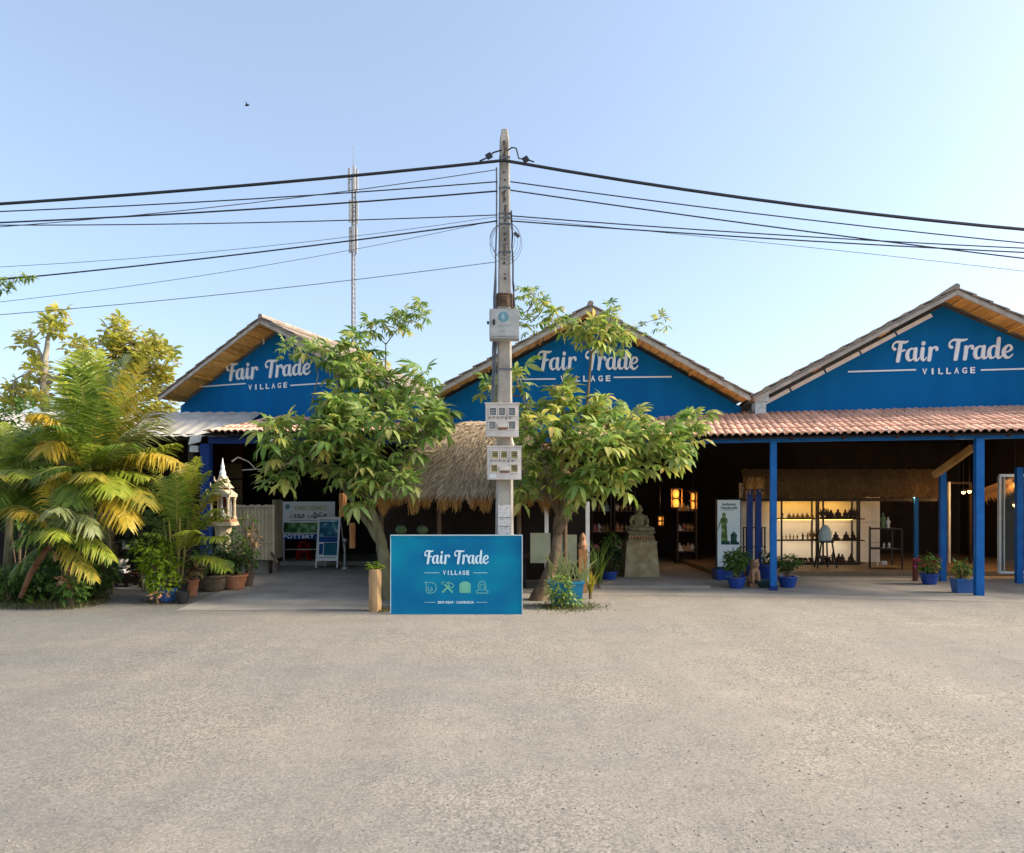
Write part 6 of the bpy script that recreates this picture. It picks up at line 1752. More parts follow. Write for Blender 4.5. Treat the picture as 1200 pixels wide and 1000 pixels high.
for i, (b, c, t, m, ll) in enumerate(((B(0, 640), (208, 590, Ya), (176, 545, Ya + .1), 'frond_lime', .34), (B(4, 640), (216, 580, Ya), (232, 536, Ya - .1), 'frond_lime', .36), (B(4, 640), (232, 588, Ya), (262, 562, Ya), 'frond_lime', .34), (B(5, 640), (236, 590, Ya + .2), (256, 580, Ya + .2), 'frond_gold', .32), (B(5, 645), (240, 600, Ya), (268, 606, Ya - .1), 'frond_lime', .32), (B(6, 650), (236, 600, Ya - .1), (262, 596, Ya - .3), 'frond_lime', .34),
        (B(0, 650), (196, 590, Ya - .2), (166, 560, Ya - .3), 'frond_green', .32), (B(-4, 655), (184, 600, Ya), (152, 590, Ya + .1), 'frond_green', .34), (B(0, 650), (208, 595, Ya - .3), (206, 556, Ya - .6), 'frond_green', .34), (B(6, 655), (232, 620, Ya - .2), (262, 632, Ya - .4), 'frond_lime', .34),
        (B(8, 660), (240, 640, Ya - .2), (266, 668, Ya - .4), 'frond_lime', .28), (B(-2, 660), (192, 625, Ya - .3), (170, 625, Ya - .5), 'frond_green', .32), (B(2, 640), (220, 570, Ya + .1), (246, 552, Ya + .1), 'frond_lime', .3), (B(2, 660), (214, 620, Ya - .4), (226, 622, Ya - .8), 'frond_lime', .3), (B(0, 640), (198, 570, Ya + .2), (192, 560, Ya + .5), 'frond_green', .32), (B(4, 640), (222, 560, Ya + .15), (216, 544, Ya + .2), 'frond_mix', .3))):
    FP(ar, b, c, t, nleaf=42, ll=ll * 1.15, m=m, seed=70 + i, droop=.65, vee=.3, r0=.009, wid=.015, start=.25)

# ------------------------------------------------------------------ leafy plants
def leaf_cloud(mb, c, rx, ry, rz, n, size, rr, shell=.5, asp=.45, up=.5):
    for i in range(n):
        while True:
            q = Vector((rr.uniform(-1, 1), rr.uniform(-1, 1), rr.uniform(-1, 1)))
            if .05 < q.length < 1: break
        k = q.length; q = q / k * (k ** shell)
        lump = .82 + .18 * math.sin(q.x * 7 + c.x * 3) * math.sin(q.z * 6 + q.y * 5)
        p = c + Vector((q.x * rx, q.y * ry, q.z * rz)) * lump
        d = (Vector((q.x, q.y, q.z * .4)) + Vector((rr.uniform(-.8, .8), rr.uniform(-.8, .8), rr.uniform(-.7, .5)))).normalized()
        s = d.cross(UP + Vector((rr.uniform(-up, up), rr.uniform(-up, up), 0)))
        if s.length < .1: continue
        s.normalize(); l = size * rr.uniform(.6, 1.3); n_ = s.cross(d)
        a, b, e = p, p + d * l * .5 - n_ * l * .06, p + d * l - n_ * l * .12 - UP * l * .12
        w = s * l * asp * .5
        mb.face([a, b + w, e]); mb.face([a, e, b - w])
def shrub(parent, c, rx, ry, rz, n, size, m, seed, stems=5, asp=.45, base=None, stemm='bark', shell=.5):
    rr = random.Random(seed); c = Vector(c)
    mb = MB()
    b = Vector(base) if base is not None else Vector((c.x, c.y, max(0.0, c.z - rz)))
    for i in range(stems):
        a = i * 6.28 / stems + rr.random(); t = c + Vector((math.cos(a) * rx * .6, math.sin(a) * ry * .6, rz * rr.uniform(-.1, .7)))
        mb.tube([b + Vector((math.cos(a), math.sin(a), 0)) * .02, b.lerp(t, .5) + Vector((rr.uniform(-.04, .04), rr.uniform(-.04, .04), .03)), t], [.012, .008, .004], 5, cap=False)
    if stems: mb.build('stems', M[stemm], parent)
    mb = MB(); leaf_cloud(mb, c, rx, ry, rz, n, size, rr, shell, asp); mb.build('foliage', M[m], parent, kind='stuff')
def potted(label, u, vb, r, h, pm_, plant, group=None, name='potted_plant', Y=None, sq=None):
    Y = Y or Yg(vb); x = P(u, 0, Y).x
    t = thing(name, label, 'potted plant', (x, Y, 0), group)
    q = pot(t, u, vb, r, h, pm_, Y=Y, sq=sq)
    for (du, vc, ru, rv, n, size, m) in plant:
        c = P(u + du, vc, Y); k = Y / F
        shrub(t, c, ru * k, ru * k * .85, rv * k, n, size, m, int(u * 7 + vc), base=(x, Y, h * .8), asp=.5)
    return t
# left group
t = potted('lime green leafy shrub with small flowers in a grey pot at the drive edge', 196, 703, .15, .22, 'soft_blue_pot', [(-10, 660, 24, 22, 420, .11, 'leaf_lime'), (-4, 682, 22, 16, 300, .10, 'leaf_lime'), (-20, 640, 26, 8, 130, .11, 'leaf_lime')], Y=10.6)
mb = MB(); leaf_cloud(mb, P(186, 698, 10.3), .16, .1, .06, 26, .07, random.Random(3), .5, .9); mb.build('blossom', M['flower'], t, kind='stuff')
t = potted('reddish leaved plant in a tall terracotta pot beside the black pots', 223, 699, .135, .27, 'terracotta', [(0, 664, 14, 14, 150, .13, 'litter'), (0, 655, 12, 10, 80, .12, 'leaf_mid')])
t = potted('drooping fern like plant in a wide mossy brown pot', 250, 692, .30, .28, 'old_pot', [(0, 655, 22, 12, 200, .12, 'leaf_dark')])
for i in range(12):
    a = i * .52; c0 = P(250, 672, Yg(692)); d = Vector((math.cos(a), math.sin(a) * .8, 0))
    frond(t, c0, c0 + d * .25 + UP * .42, c0 + d * .50 + UP * (-.05 + .1 * (i % 3)), nleaf=20, ll=.14, m='leaf_mid', seed=200 + i, droop=.5, vee=.1, r0=.005, wid=.012)
t = potted('dark green shrub in a round terracotta pot nearest the drive', 276, 691, .20, .26, 'terracotta', [(0, 640, 18, 22, 330, .09, 'leaf_mid'), (-6, 664, 16, 8, 120, .09, 'leaf_dark'), (6, 652, 14, 14, 150, .09, 'leaf_dark')])
t = potted('tall sparse brown stemmed plant in a small dark pot by the fence', 290, 687, .12, .22, 'old_pot', [(2, 610, 12, 12, 60, .09, 'leaf_mid'), (6, 630, 12, 14, 60, .10, 'litter'), (6, 655, 10, 14, 90, .09, 'leaf_mid')])
for du, vt in ((-4, 596), (6, 606), (14, 622)):
    mb = MB(); x = P(290, 0, Yg(687)); mb.tube([P(290, 678, Yg(687)), P(290 + du * .5, 640, Yg(687)), P(290 + du, vt, Yg(687))], [.014, .010, .006], 6); mb.build('stem', M['bark'], t)
t = thing('empty_pot', 'small black nursery pot between the lime shrub and the terracotta pot', 'pot', (G(214, 704).x, Yg(704), 0)); pot(t, 214, 705, .10, .18, 'black_plastic', Y=10.45)
# right group
def pblue(label, u, vb, r, h, plant, pm_='blue_pot', sq=None, Y=None):
    return potted(label, u, vb, r, h, pm_, plant, 'blue pots along the right arcade', sq=sq, Y=Y)
pblue('large leafy shrub in a blue pot left of the clay lion', 863, 689.5, .165, .20, [(-2, 657, 15, 14, 300, .10, 'leaf_mid'), (4, 652, 14, 12, 160, .09, 'leaf_mid')])
pblue('small tree like shrub in a blue pot right of the left porch post', 923, 688.5, .175, .20, [(0, 658, 16, 8, 260, .085, 'leaf_mid'), (-4, 664, 12, 5, 80, .08, 'leaf_dark')])
t = pblue('leafy plant with magenta flowers in a blue pot beside the inner post', 1089, 685, .165, .20, [(0, 660, 13, 12, 180, .095, 'leaf_mid')])
mb = MB(); rr = random.Random(8)
for u, v in ((1075, 656), (1078, 660), (1099, 655), (1098, 664), (1072, 659)): leaf_cloud(mb, P(u, v, Yg(685)), .05, .05, .05, 14, .06, rr, .5, .8)
mb.build('blossom', M['magenta'], t, kind='stuff')
pblue('pale leaved plant in a powder blue square planter beside the big right post', 1128, 695, .16, .22, [(0, 664, 12, 8, 150, .085, 'leaf_mid'), (0, 672, 8, 8, 60, .08, 'frond_mix')], 'soft_blue_pot', sq=True)
pblue('dark plant in a tall blue pot behind the left porch post', 899, 684, .15, .34, [(-2, 655, 10, 9, 120, .09, 'leaf_dark')], Y=13.2)
pblue('dark leafy plant in a blue pot between kiosk and statue', 714, 682, .15, .20, [(0, 655, 15, 20, 260, .11, 'leaf_dark'), (2, 635, 12, 10, 90, .11, 'leaf_mid')])
t = thing('water_bowl', 'low dark green glazed bowl at the foot of the left porch post', 'bowl', (P(897, 688, 12.3).x, 12.3, 0))
mb = MB(); x = P(897, 0, 12.3).x; mb.lathe((x, 12.3, .006), [(.10, 0), (.17, .08), (.19, .13), (.17, .13), (.12, .05), (.02, .04)], 16); mb.build('shell', mat('green_glaze', (.02, .05, .045), (.03, .08, .07), 6, .25), t)
t = thing('dark_stand', 'narrow dark red wooden stand under the magenta flowers', 'stand', (P(1074, 681, 13.3).x, 13.3, 0)); x = P(1072.5, 0, 13.3).x
mb = MB(); mb.box(x - .035, x + .035, 13.27, 13.33, .0, .42); mb.build('column', M['dark_red'], t); mb = MB(); mb.box(x - .06, x + .06, 13.24, 13.36, .421, .44); mb.build('top_board', M['dark_red'], t)
# clay lion
Yl = Yg(688); xl = P(883.5, 0, Yl).x; kk = Yl / F
t = thing('clay_lion', 'small terracotta guardian lion sitting between two blue pots', 'statue', (xl, Yl, 0))
mb = MB(); mb.box(xl - 6.5 * kk, xl + 6.5 * kk, Yl - .10, Yl + .12, .0, 5 * kk); mb.build('plinth', M['clay'], t)
mb = MB(); z = 5 * kk
mb.ball(Vector((xl, Yl + .04, z + .17)), .075, .09, .14, 12); mb.ball(Vector((xl, Yl - .03, z + .24)), .07, .07, .08, 12)
mb.ball(Vector((xl, Yl - .03, z + .34)), .09, .085, .085, 12); mb.ball(Vector((xl, Yl - .11, z + .325)), .045, .04, .035, 10)
for s in (-1, 1):
    mb.tube([(xl + s * .045, Yl - .07, z + .24), (xl + s * .05, Yl - .09, z + .1), (xl + s * .052, Yl - .10, z)], [.036, .030, .034], 9)
    mb.ball(Vector((xl + s * .075, Yl + .06, z + .06)), .045, .08, .065, 10); mb.ball(Vector((xl + s * .055, Yl - .115, z + .016)), .032, .045, .02, 8)
    mb.ball(Vector((xl + s * .06, Yl - .02, z + .42)), .022, .016, .028, 8)
mb.tube([(xl, Yl + .12, z + .05), (xl + .06, Yl + .17, z + .15), (xl + .03, Yl + .16, z + .27)], [.02, .018, .03], 7)
inst('body', fuse(mb, .012, M['clay'], 'body'), t, Matrix.Identity(4))
mb = MB()
for s in (-1, 1): mb.ball(Vector((xl + s * .03, Yl - .118, z + .36)), .012, .01, .011, 8)
mb.ball(Vector((xl, Yl - .15, z + .335)), .013, .01, .010, 8); mb.build('face_carving', M['dark'], t)

# ------------------------------------------------------------------ spirit house on its pedestal
YSp = 12.8
k = YSp / F
def HX(u): return P(u, 0, YSp).x
def HZ(v): return EYE - (v - H) * k
t = thing('spirit_house', 'small cream shrine with a tall spire on a pedestal before the bamboo fence', 'shrine', (HX(261), YSp, 0))
xc = HX(261.5)
mb = MB(); mb.lathe((xc, YSp, 0), [(.16, 0), (.12, .08), (.14, .3), (.14, HZ(630)), (.16, HZ(620)), (.18, HZ(616) - .001)], 8); mb.build('pedestal', M['cream'], t)
mb = MB(); mb.box(xc - 14 * k, xc + 14 * k, YSp - .20, YSp + .20, HZ(616), HZ(612)); mb.build('platform', M['cream'], t)
mb = MB(); mb.box(xc - 12.5 * k, xc + 12.5 * k, YSp - .18, YSp + .18, HZ(612) + .001, HZ(608.5)); mb.build('floor_slab', M['clay'], t)
for sx in (-1, 1):
    for y in (-.15, .15):
        mb = MB(); x = xc + sx * 9.5 * k; mb.lathe((x, YSp + y, HZ(608.5) + .001), [(.045, 0), (.04, .03), (.026, .06), (.024, HZ(584) - HZ(608.5) - .06), (.042, HZ(582.5) - HZ(608.5))], 8); mb.build('column', M['cream'], t)
    mb = MB(); x = xc + sx * 5.2 * k; mb.box(x - .018, x + .018, YSp + .12, YSp + .15, HZ(608.5) + .001, HZ(583)); mb.build('column', M['white'], t)
mb = MB(); mb.box(xc - 6 * k, xc + 6 * k, YSp + .151, YSp + .175, HZ(608.5) + .001, HZ(583)); mb.build('rear_panel', M['dark_red'], t)
mb = MB(); mb.box(xc - 12 * k, xc + 12 * k, YSp - .19, YSp + .19, HZ(582.4), HZ(580)); mb.build('lintel', M['cream'], t)
for j, (w_, v0, v1) in enumerate(((12.5, 580, 570), (9, 572, 562), (6, 565, 556))):
    mb = MB(); d = .20 - .05 * j
    a, b = xc - w_ * k, xc + w_ * k; z0, z1 = HZ(v0) + .001, HZ(v1)
    mb.add([(a, YSp - d, z0), (b, YSp - d, z0), (xc, YSp - d, z1), (a, YSp + d, z0), (b, YSp + d, z0), (xc, YSp + d, z1)], [(0, 1, 2), (5, 4, 3), (0, 3, 4, 1), (1, 4, 5, 2), (2, 5, 3, 0)])
    mb.build('roof_tier', M['cream'], t)
    for s in (-1, 1):
        mb = MB(); mb.tube([(xc + s * w_ * k, YSp - d, z0), (xc + s * (w_ + 1.6) * k, YSp - d, z0 + .03), (xc + s * (w_ + 1.8) * k, YSp - d, z0 + .10)], [.02, .015, .006], 6); mb.build('finial', M['cream'], t)
mb = MB(); mb.lathe((xc - .01, YSp, HZ(560)), [(.075, 0), (.055, .06), (.06, .09), (.035, .16), (.038, .19), (.018, .28), (.006, HZ(537) - HZ(560))], 10); mb.build('spire', M['white'], t)
figure('seated', 'ceramic', 'figurine', 'small white figure sitting inside the cream shrine', 'figurine', xc, YSp, HZ(608.5) + .002, .17, None)

# ------------------------------------------------------------------ dark red table with crates behind the palms
Yb = 12.4
def BX(u): return P(u, 0, Yb).x
def BZ(v): return EYE - (v - H) * Yb / F
t = thing('garden_bench', 'dark red wooden bench half hidden behind the low palm', 'bench', (BX(142), Yb, 0))
mb = MB(); mb.box(BX(122), BX(167), Yb - .02, Yb + .34, BZ(672) - .03, BZ(672)); mb.build('seat', M['dark_red'], t)
for u in (124, 147.5, 165):
    for y in (0, .32):
        mb = MB(); mb.box(BX(u) - .025, BX(u) + .025, Yb + y - .025, Yb + y + .025, 0, BZ(672) - .031 if y == 0 else BZ(640)); mb.build('leg', M['dark_wood'], t)
for v in (645, 655):
    mb = MB(); mb.box(BX(122), BX(167), Yb + .345, Yb + .37, BZ(v) - .06, BZ(v) + .02); mb.build('back_slat', M['dark_red'], t)
mb = MB(); mb.box(BX(122), BX(167), Yb - .03, Yb - .021, BZ(684), BZ(675)); mb.build('apron', M['dark_wood'], t)
t = thing('parcel', 'flat white folded cloth lying on the dark red bench', 'cloth', (BX(137), Yb + .1, BZ(672)))
mb = MB(); mb.box(BX(127), BX(146), Yb - .01, Yb + .2, BZ(672) + .001, BZ(668.5)); mb.box(BX(128), BX(144), Yb, Yb + .19, BZ(668.5) + .001, BZ(667)); mb.build('fold', M['white'], t)
t = thing('notice_card', 'pale blank board leaning on the back of the dark red bench', 'board', (BX(140), Yb + .3, BZ(648)))
mb = MB(); mb.box(BX(132), BX(149), Yb + .30, Yb + .33, BZ(646), BZ(636)); mb.build('board', M['dirty_white'], t); mb = MB(); mb.box(BX(139.5), BX(141.5), Yb + .331, Yb + .343, BZ(671.5), BZ(636)); mb.build('stay', M['dark_wood'], t)
for i, u in enumerate((138.5, 145)):
    t = thing('white_jar', ('left' if i == 0 else 'right') + ' white jar standing on the dark red bench', 'jar', (BX(u), Yb + .12, BZ(672)), 'white jars on the bench')
    t.name = 'jar' if i == 0 else 'jar.001'
    ORIG[t.name] = ORIG.get(t.name, (Vector((BX(u), Yb + .12, BZ(672))), 0)); ORIG[t.name] = (t.location.copy(), 0)
    zz = BZ(667) + .002 if i == 0 else BZ(672) + .001
    mb = MB(); mb.lathe((BX(u), Yb + .1, BZ(667) + .001 if u < 146 else zz), [(.04, 0), (.05, .03), (.05, .12), (.03, .15), (.035, .17)], 12); mb.build('vessel', M['ceramic'], t)

# ------------------------------------------------------------------ leafy bed at far left, hedge behind
rr = random.Random(77)
mb = MB()
for i in range(85):
    u = rr.uniform(-60, 112); v = rr.uniform(690, 708); Y = Yg(v)
    c = P(u, v, Y); c.z = rr.uniform(.05, .42) if u < 100 else .12
    leaf_cloud(mb, c, .22, .16, .16, 55, .10, rr, .5, .6)
o = mb.build('ground_cover', M['leaf_mid'], kind='stuff')
mb = MB()
for i in range(2600):
    u = rr.uniform(-80, 128); v = rr.uniform(704, 714.5) - max(0, (u - 90)) * .2; p = G(u, v)
    a = rr.random() * 6.28; l = rr.uniform(.03, .10); d = Vector((math.cos(a) * .5, math.sin(a) * .5, .8)).normalized(); s = d.cross(UP).normalized() * .006
    mb.face([p - s, p + s, p + d * l])
for cu, cv, ru, rv, cnt in ((190, 706, 26, 2.0, 260), (665, 712, 40, 5, 1100), (448, 716, 14, 2.5, 140)):
    for i in range(cnt):
        p = G(cu + rr.gauss(0, .5) * ru, cv + rr.gauss(0, .5) * rv); a = rr.random() * 6.28; l = rr.uniform(.02, .09)
        d = Vector((math.cos(a) * .6, math.sin(a) * .6, .7)).normalized(); s = d.cross(UP).normalized() * .006; mb.face([p - s, p + s, p + d * l])
mb.build('grass', M['grass'], kind='stuff')
mb = MB()
for i in range(420):
    cu, cv, ru, rv = rr.choice(((660, 708, 44, 9), (450, 714, 12, 4), (60, 710, 70, 4), (190, 705, 40, 4)))
    p = G(cu + rr.gauss(0, .5) * ru, min(719, max(690, cv + rr.gauss(0, .5) * rv))) + UP * .008; a = rr.random() * 6.28; l = rr.uniform(.015, .05)
    d = Vector((math.cos(a), math.sin(a), .15)); s = Vector((-math.sin(a), math.cos(a), .2)) * l * .35; mb.face([p - d * l * .5, p + s, p + d * l * .5, p - s])
mb.build('dry_leaves', M['litter'], kind='stuff')
for u, v, Y, ru, rv, n, sz, m, lb in ((22, 545, 13.2, 46, 90, 1500, .16, 'leaf_mid', 'tall dark green bush behind the palms at the far left edge'),
        (-50, 560, 13.0, 50, 110, 900, .16, 'leaf_mid', 'big green bush beyond the left frame edge'),
        (168, 636, 12.0, 26, 40, 700, .13, 'leaf_dark', 'dark green bush filling the gap left of the potted palm'),
        (80, 632, 11.7, 50, 46, 1200, .15, 'leaf_mid', 'dark green bush behind the leaning palm'),
        (112, 668, 10.9, 30, 26, 520, .12, 'leaf_mid', 'low leafy bush hiding the foot of the golden palm'),
        (250, 655, 12.4, 26, 26, 420, .11, 'leaf_dark', 'dark green bush at the foot of the shrine'),
        (10, 680, 10.5, 26, 16, 300, .12, 'leaf_mid', 'low broad leaved plant at the far left corner of the bed')):
    k = Y / F; c = P(u, v, Y)
    t = thing('bush', lb, 'bush', (c.x, Y, 0))
    shrub(t, c, ru * k, ru * k * .7, rv * k, n, sz, m, int(u + v), stems=6, base=(c.x, Y, 0), asp=.42, shell=.45)
# croton with peach bracts
c = P(80, 668, 10.1); t = thing('flowering_plant', 'plant with clustered peach coloured bracts in the left bed', 'plant', (c.x, 10.1, 0))
for i, (u, v) in enumerate(((69, 650), (78, 684), (85, 665), (74, 678), (88, 668))):
    p = P(u, v, 10.05); mb = MB(); mb.tube([(c.x + .02 * i, 10.1, 0), p.lerp(Vector((c.x, 10.1, 0)), .4), p], [.012, .01, .007], 5); mb.build('stem', M['bark'], t)
    mb = MB(); leaf_cloud(mb, p, .075, .06, .055, 32, .075, rr, .5, .8); mb.build('bract_cluster', M['flower'], t)
mb = MB(); leaf_cloud(mb, P(80, 690, 10.1), .28, .2, .16, 110, .13, rr, .5, .6); mb.build('foliage', M['leaf_mid'], t, kind='stuff')

# ------------------------------------------------------------------ plants round the sign
t = thing('log_planter', 'upright split log planter with a little plant on top left of the sign', 'planter', (P(440, 716, Yg(716)).x, Yg(716), 0))
Yq = Yg(716); kq = Yq / F
mb = MB(); x = P(440, 0, Yq).x
vs = []; rq = random.Random(2)
prof = []
for i in range(7):
    z = i / 6 * (EYE - (667 - H) * kq)
    mbw = 7.0 * kq * (1 + .04 * math.sin(i * 1.7))
    prof.append([(x - mbw, Yq - .05, z), (x - mbw * .3, Yq - .10, z), (x + mbw * .5, Yq - .09, z), (x + mbw, Yq - .01, z), (x + mbw * .7, Yq + .08, z), (x - mbw * .6, Yq + .08, z)])
for i in range(6):
    for j in range(6): mb.face([prof[i][j], prof[i][(j + 1) % 6], prof[i + 1][(j + 1) % 6], prof[i + 1][j]])
mb.face(prof[-1]); mb.build('log', M['log'], t)
mb = MB(); leaf_cloud(mb, P(438, 663, Yq), .10, .08, .06, 60, .08, rr, .5, .5); mb.build('foliage', M['leaf_lime'], t, kind='stuff')
YTb = Yg(712); kt = YTb / F
t = thing('planter_trough', 'faded aqua blue trough of ferny plants at the foot of the right tree', 'planter', (P(664, 712, YTb).x, YTb, 0))
xa, xb = P(644, 0, YTb).x, P(684, 0, YTb).x
mb = MB(); zt_ = EYE - (682 - H) * kt
def frx(mb, x0, x1, y0, y1, z0, z1, s):
    vs = [(x0 + s, y0 + s, z0), (x1 - s, y0 + s, z0), (x1 - s, y1 - s, z0), (x0 + s, y1 - s, z0), (x0, y0, z1), (x1, y0, z1), (x1, y1, z1), (x0, y1, z1)]
    mb.add(vs, [(3, 2, 1, 0), (4, 5, 6, 7), (0, 1, 5, 4), (1, 2, 6, 5), (2, 3, 7, 6), (3, 0, 4, 7)])
frx(mb, xa, xb, YTb - .02, YTb + .3, .006, zt_ - .031, .035); mb.build('box', M['aqua'], t)
mb = MB(); frx(mb, xa - .015, xb + .015, YTb - .035, YTb + .315, zt_ - .03, zt_, .0); mb.build('rim', M['aqua'], t)
mb = MB(); mb.box(xa + .03, xb - .03, YTb + .01, YTb + .27, zt_ + .001, zt_ + .012); mb.build('soil', M['soil'], t)
mb = MB()
for i in range(34):                          # strap leaves and pale stalks
    x = rr.uniform(xa, xb + .06); y = YTb + rr.uniform(.02, .26); l = rr.uniform(.25, .62); a = rr.uniform(-.5, .5)
    p0 = Vector((x, y, zt_)); d = Vector((a, rr.uniform(-.3, .1), 1)).normalized(); s = Vector((.012, 0, 0))
    p1 = p0 + d * l * .6; p2 = p0 + d * l + Vector((a * .25, -.05, -.12 * l))
    mb.face([p0 - s, p0 + s, p1 + s, p1 - s]); mb.face([p1 - s, p1 + s, p2])
mb.build('strap_leaves', M['frond_pale'], t, kind='stuff')
mb = MB(); leaf_cloud(mb, Vector((xa + .14, YTb - .08, zt_ - .10)), .22, .10, .24, 260, .09, rr, .5, .45); leaf_cloud(mb, Vector((xa + .3, YTb - .05, zt_ - .26)), .16, .08, .12, 90, .09, rr, .5, .45)
mb.build('foliage', M['leaf'], t, kind='stuff')
for u, vb, hpx, n, m, lb in ((648, 690, 46, 26, 'frond_pale', 'pale strappy plant behind the left end of the aqua trough'), (692, 702, 40, 26, 'frond_mix', 'yellow green strap leaved plant right of the aqua trough'), (702, 690, 62, 30, 'frond_green', 'tall green strap leaved plant between the trough and the dark blue pot')):
    Y = Yg(vb); kk = Y / F; p0 = G(u, vb); t = thing('strap_plant', lb, 'plant', tuple(p0))
    mb = MB()
    for i in range(n):
        a = rr.random() * 6.28; l = hpx * kk * rr.uniform(.6, 1.1); o_ = Vector((math.cos(a), math.sin(a), 0)); s = Vector((-math.sin(a), math.cos(a), 0)) * .016
        q1 = p0 + o_ * l * .16 + UP * l * .6; q2 = p0 + o_ * l * .42 + UP * l * (.75 + .2 * rr.random())
        mb.face([p0 - s * .5, p0 + s * .5, q1 + s, q1 - s]); mb.face([q1 - s, q1 + s, q2])
    mb.build('leaves', M[m], t, kind='stuff')
    mb = MB(); mb.tube([p0, p0 + UP * .12], .03, 7); mb.build('stem', M['bark'], t)
t = thing('brick', 'single pale brick lying on the paving beside the dark blue pot', 'brick', (P(712, 684, Yg(686)).x, Yg(686), 0)); t.name = 'loose_brick'; ORIG['loose_brick'] = (t.location.copy(), 0)
mb = MB(); x = t.location.x; y = t.location.y; mb.obox((x, y, .035), (.10, .02, 0), (-.01, .05, 0), (0, 0, .032)); mb.build('block', M['log'], t)
t = thing('clay_figurine', 'orange clay ornament tucked between the plants left of the statue', 'ornament', (P(683, 650, 11.6).x, 11.6, 0))
mb = MB(); x = t.location.x; mb.box(x - .07, x + .07, 11.55, 11.7, 0, .75); mb.build('stand', M['log_orange'], t)
mb = MB(); mb.lathe((x, 11.62, .751), [(.06, 0), (.08, .06), (.05, .14), (.055, .2), (.02, .27)], 10); mb.build('figure', M['clay'], t)

# ------------------------------------------------------------------ far trees, mast, twig, bird
LF = leafset(.34, .2, .4, .16, M['leaf_far'], M['leaf_far'], 60, (5, 6, 5))
def far_tree(label, u, Y, limbs, blobs, seed, n_parts=0):
    t = thing('background_tree', label, 'tree', (P(u, 0, Y).x, Y, 0), 'sparse trees behind the left shed')
    make_tree(t, limbs, blobs, LF, 0, seed, M['bark_pale'], n_parts=n_parts, per=7, twig_r=.012)
YF2 = 21.0
gz = H + EYE * F / YF2
far_tree('sparse golden green tree with one tall pale crown rising above the palm', 56, YF2,
  [[(60, gz, YF2, .2), (58, 560, YF2, .16), (52, 450, YF2, .11), (56, 400, YF2, .06), (60, 375, YF2, .03)], [(54, 455, YF2, .08), (32, 440, YF2, .04), (16, 446, YF2, .02)], [(54, 430, YF2, .06), (40, 400, YF2, .03), (28, 396, YF2, .02)], [(55, 450, YF2, .07), (90, 425, YF2, .04), (104, 400, YF2, .02)]],
  [(64, 376, 14, 14, YF2, .5, 6), (38, 400, 14, 10, YF2, .5, 4), (22, 448, 20, 12, YF2, .6, 6), (92, 410, 16, 14, YF2, .6, 5), (45, 430, 18, 10, YF2, .6, 4), (70, 460, 40, 24, YF2, .8, 12), (30, 480, 24, 20, YF2, .8, 8)], 31)
far_tree('rounder golden tree left of the left gable', 150, YF2 + 1,
  [[(140, gz, YF2 + 1, .2), (142, 560, YF2 + 1, .16), (146, 470, YF2 + 1, .11), (152, 420, YF2 + 1, .06), (154, 390, YF2 + 1, .03)], [(146, 460, YF2 + 1, .08), (176, 430, YF2 + 1, .04), (194, 412, YF2 + 1, .02)], [(146, 465, YF2 + 1, .07), (120, 430, YF2 + 1, .04), (112, 405, YF2 + 1, .02)]],
  [(148, 384, 14, 10, YF2 + 1, .5, 5), (130, 400, 18, 12, YF2 + 1, .6, 6), (158, 408, 30, 16, YF2 + 1, .7, 16), (182, 425, 22, 18, YF2 + 1, .7, 14), (165, 450, 36, 24, YF2 + 1, .9, 24), (110, 425, 26, 18, YF2 + 1, .8, 10), (125, 440, 24, 20, YF2 + 1, .8, 8), (188, 408, 12, 8, YF2 + 1, .4, 3), (170, 480, 30, 20, YF2 + 1, .8, 10)], 32)
YW2 = 8.6
t = thing('street_tree', 'tree just outside the left edge whose leafy twig crosses the slanting cable', 'tree', (P(-190, 0, YW2).x, YW2, 0))
make_tree(t, [[(-190, H + EYE * F / YW2, YW2, .12), (-186, 560, YW2, .10), (-176, 420, YW2, .07), (-150, 350, YW2, .05), (-90, 332, YW2, .03), (-30, 332, YW2, .014), (10, 326, YW2, .007), (40, 323, YW2, .003)]],
  [(-170, 330, 60, 50, YW2, .6, 16), (-100, 330, 34, 26, YW2, .4, 6)], LS, 0, 41, M['bark'], n_parts=40)
mb = MB()
for i in range(46):
    s = rr.random(); c = P(-30 + 68 * s, 332 - 9 * s + rr.uniform(-2, 5) * (1 - .6 * s), YW2); leaf_cloud(mb, c, .03, .03, .02, 4, .085, rr, .5, .35)
for i in range(20): leaf_cloud(mb, P(rr.uniform(0, 14), rr.uniform(328, 344), YW2), .02, .02, .02, 3, .085, rr, .5, .35)
mb.build('twig_leaves', M['leaf'], t, kind='stuff')

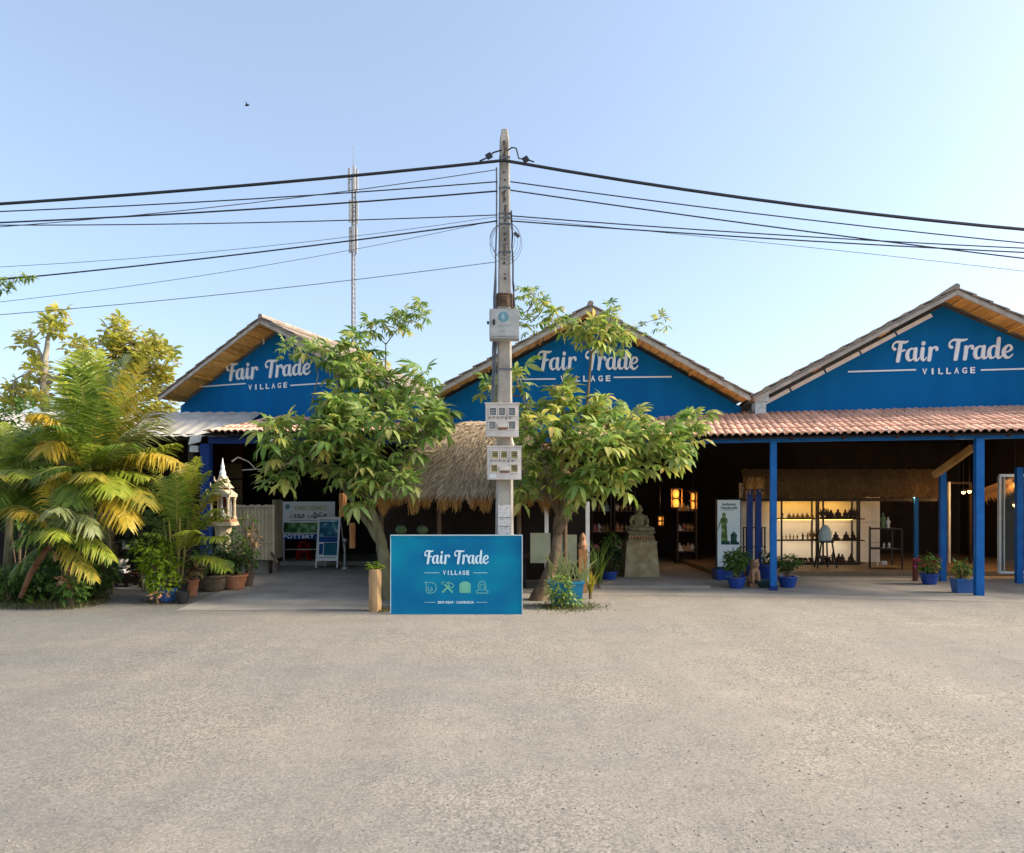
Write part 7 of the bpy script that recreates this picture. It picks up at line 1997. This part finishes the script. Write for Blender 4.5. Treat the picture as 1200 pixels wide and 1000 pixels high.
YM = 85.0; km = YM / F
t = thing('lattice_mast', 'slender grey telecom mast far behind the left tree', 'telecom mast', (P(414, 0, YM).x, YM, 0))
xm = P(414, 0, YM).x
zt_ = EYE - (205 - H) * km
w0, w1 = .30, .22
for j in range(3):
    a = j * 2.094 + .5; mb = MB(); mb.tube([(xm + math.cos(a) * w0, YM + math.sin(a) * w0, 0), (xm + math.cos(a) * w1, YM + math.sin(a) * w1, zt_)], .07, 5); mb.build('leg', M['mast'], t)
mb = MB()
for i in range(70):
    z0, z1 = zt_ * i / 70, zt_ * (i + 1) / 70; w_ = w0 + (w1 - w0) * i / 70
    for j in range(3):
        a, b = j * 2.094 + .5, (j + 1) * 2.094 + .5
        mb.tube([(xm + math.cos(a) * w_, YM + math.sin(a) * w_, z0), (xm + math.cos(b) * w_, YM + math.sin(b) * w_, z1)], .035, 4)
mb.build('cross_brace', M['mast'], t)
for i, (v0, v1, r_) in enumerate(((197, 224, .42), (236, 262, .36), (266, 296, .30))):
    for j in range(3):
        a = j * 2.094 + .9 + i; x, y = xm + math.cos(a) * (r_ + .12), YM + math.sin(a) * (r_ + .12)
        mb = MB(); mb.box(x - .15, x + .15, y - .1, y + .1, EYE - (v1 - H) * km, EYE - (v0 - H) * km); mb.build('antenna_panel', M['mast_panel'], t)
        mb = MB(); z = EYE - ((v0 + v1) / 2 - H) * km; mb.bar((xm, YM, z), (x, y, z), .08, .08); mb.build('bracket', M['mast'], t)
mb = MB(); z0, z1 = EYE - (300 - H) * km, EYE - (226 - H) * km
mb.tube([(xm + .34, YM - .3, z0), (xm + .42, YM - .3, (z0 + z1) / 2), (xm + .36, YM - .3, z1)], .09, 6); mb.build('feeder_bundle', M['cable_grey'], t)
mb = MB(); mb.tube([(xm, YM, zt_ - .5), (xm, YM, EYE - (172 - H) * km)], [.05, .03], 5); mb.build('whip', M['mast'], t)
p = P(289.5, 123.5, 40)
t = thing('bird', 'tiny dark bird flying high in the sky above the mast', 'bird', tuple(p))
mb = MB(); mb.ball(p, .14, .05, .05, 8)
for s in (-1, 1): mb.face([p + Vector((-.06, 0, .02)), p + Vector((.06, 0, .02)), p + Vector((.10 * s, s * .1, .16)), p + Vector((.02 * s, s * .16, .12))])
mb.face([p + Vector((.1, -.02, 0)), p + Vector((.1, .02, 0)), p + Vector((.22, 0, .01))])
mb.build('body', M['black_metal'], t)
